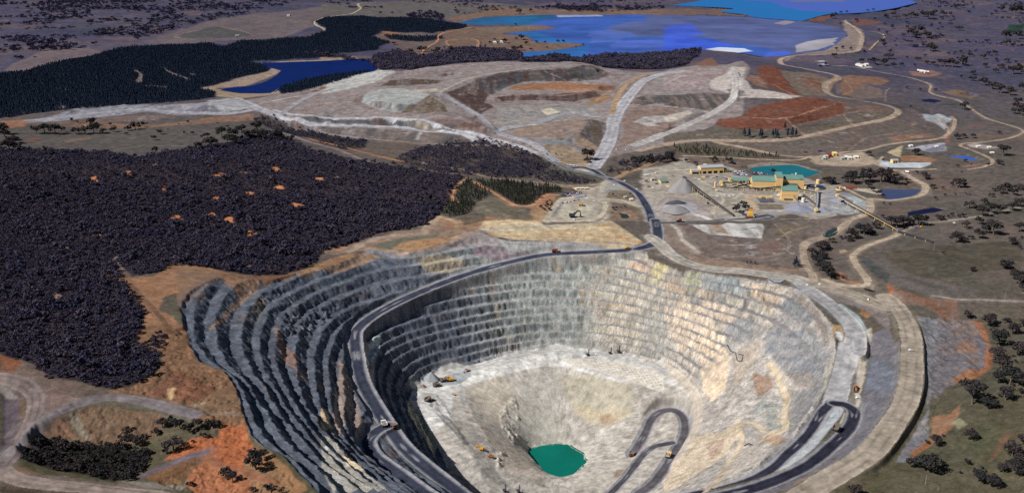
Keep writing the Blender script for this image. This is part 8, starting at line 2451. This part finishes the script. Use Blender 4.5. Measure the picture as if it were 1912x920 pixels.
for q, (x, y) in enumerate(((600, 325), (640, 318), (690, 330), (735, 322), (790, 330), (560, 345), (830, 345), (735, 455), (770, 470), (700, 445), (1340, 478), (1362, 492), (1345, 505), (1560, 500), (1660, 470), (1680, 520), (250, 415), (60, 420), (100, 430), (140, 395))):
    p = pt('F', x, y)
    root = thing('steel_skip', 'weathered steel skip lying in the plant yards', 'skip', (p.x, p.y, p.z), random.uniform(-0.6, 0.6), 'skips in the plant yards')
    sx = random.uniform(2.5, 5)
    MB().box(-sx, sx, -1.6, 1.6, 0, random.uniform(1.5, 3.2), -0.3, -0.1).build('body', random.choice([M_STEEL, M_DSTEEL, M_CREAM2, M_WHITE]), root)
    MB().box(-sx - 0.25, sx + 0.25, -1.75, 1.75, -0.2, 0.0).build('skid', M_DSTEEL, root)
p = pt('L', 1742, 838)
root = thing('water_pump', 'small yellow pump beside the overland conveyor', 'pump', (p.x, p.y, p.z), 0.3)
MB().box(-3, 3, -1.6, 1.6, 0.6, 3.2, 0.3, 0.3).build('housing', M_YEL, root)
MB().cyl((3, 0, 1.4), (6, 0, 1.0), 0.6, n=10).build('pipe', M_STEEL, root)
MB().box(-3.2, 3.2, -1.8, 1.8, 0, 0.58).build('skid', M_DSTEEL, root)


# power poles
def pole(label, tile, x, y, hpx):
    p = pt(tile, x, y)
    h = hpx * mpp(p) / TILES[tile][2]
    root = thing('power_pole', label, 'power pole', (p.x, p.y, p.z - 0.3), 0, 'power poles')
    MB().cyl((0, 0, 0), (0, 0, h), 0.30, 0.2, 8).build('pole', M_CONC, root)
    MB().bar((-1.6, 0, h - 1), (1.6, 0, h - 1), 0.25).build('crossarm', M_STEEL, root)


pole('thin pale power pole beside the right farm track', 'S', 450, 176, 46)
pole('thin pale power pole on the grass below the rim road', 'S', 141, 888, 48)
pole('short dark power pole on the grass in the lower right', 'S', 191, 912, 22)
pole('thin power pole beside the end of the overland conveyor', 'G', 1432, 480, 44)
pole('tall floodlight pole in the substation yard', 'F', 1250, 612, 90)
# pipes and hoses draped on the right wall, pumps in the pit
for (tile, pts_, lab, col) in (('J', [(335, 95), (352, 128), (380, 140), (388, 180), (412, 182), (420, 150), (395, 145)], 'dark drainage pipe bent into a loop on the right pit wall', M_DSTEEL), ('J', [(425, 632), (450, 618), (470, 628), (440, 625)], 'short dark pipe heap on the pale right bench', M_DSTEEL), ('M', [(980, 340), (1000, 352), (1020, 365), (1070, 368), (1110, 345)], 'dark rubber kerb around the grey parking pad on the rim', M_TYRE)):
    W = ground(px(tile, pts_), Z)
    b = MB()
    for a, c in zip(W[:-1], W[1:]):
        b.cyl(Vector(a) + Vector((0, 0, 0.5)), Vector(c) + Vector((0, 0, 0.5)), 0.8, n=6)
    tag(b.build('drainage_pipe', col), lab, 'pipe')
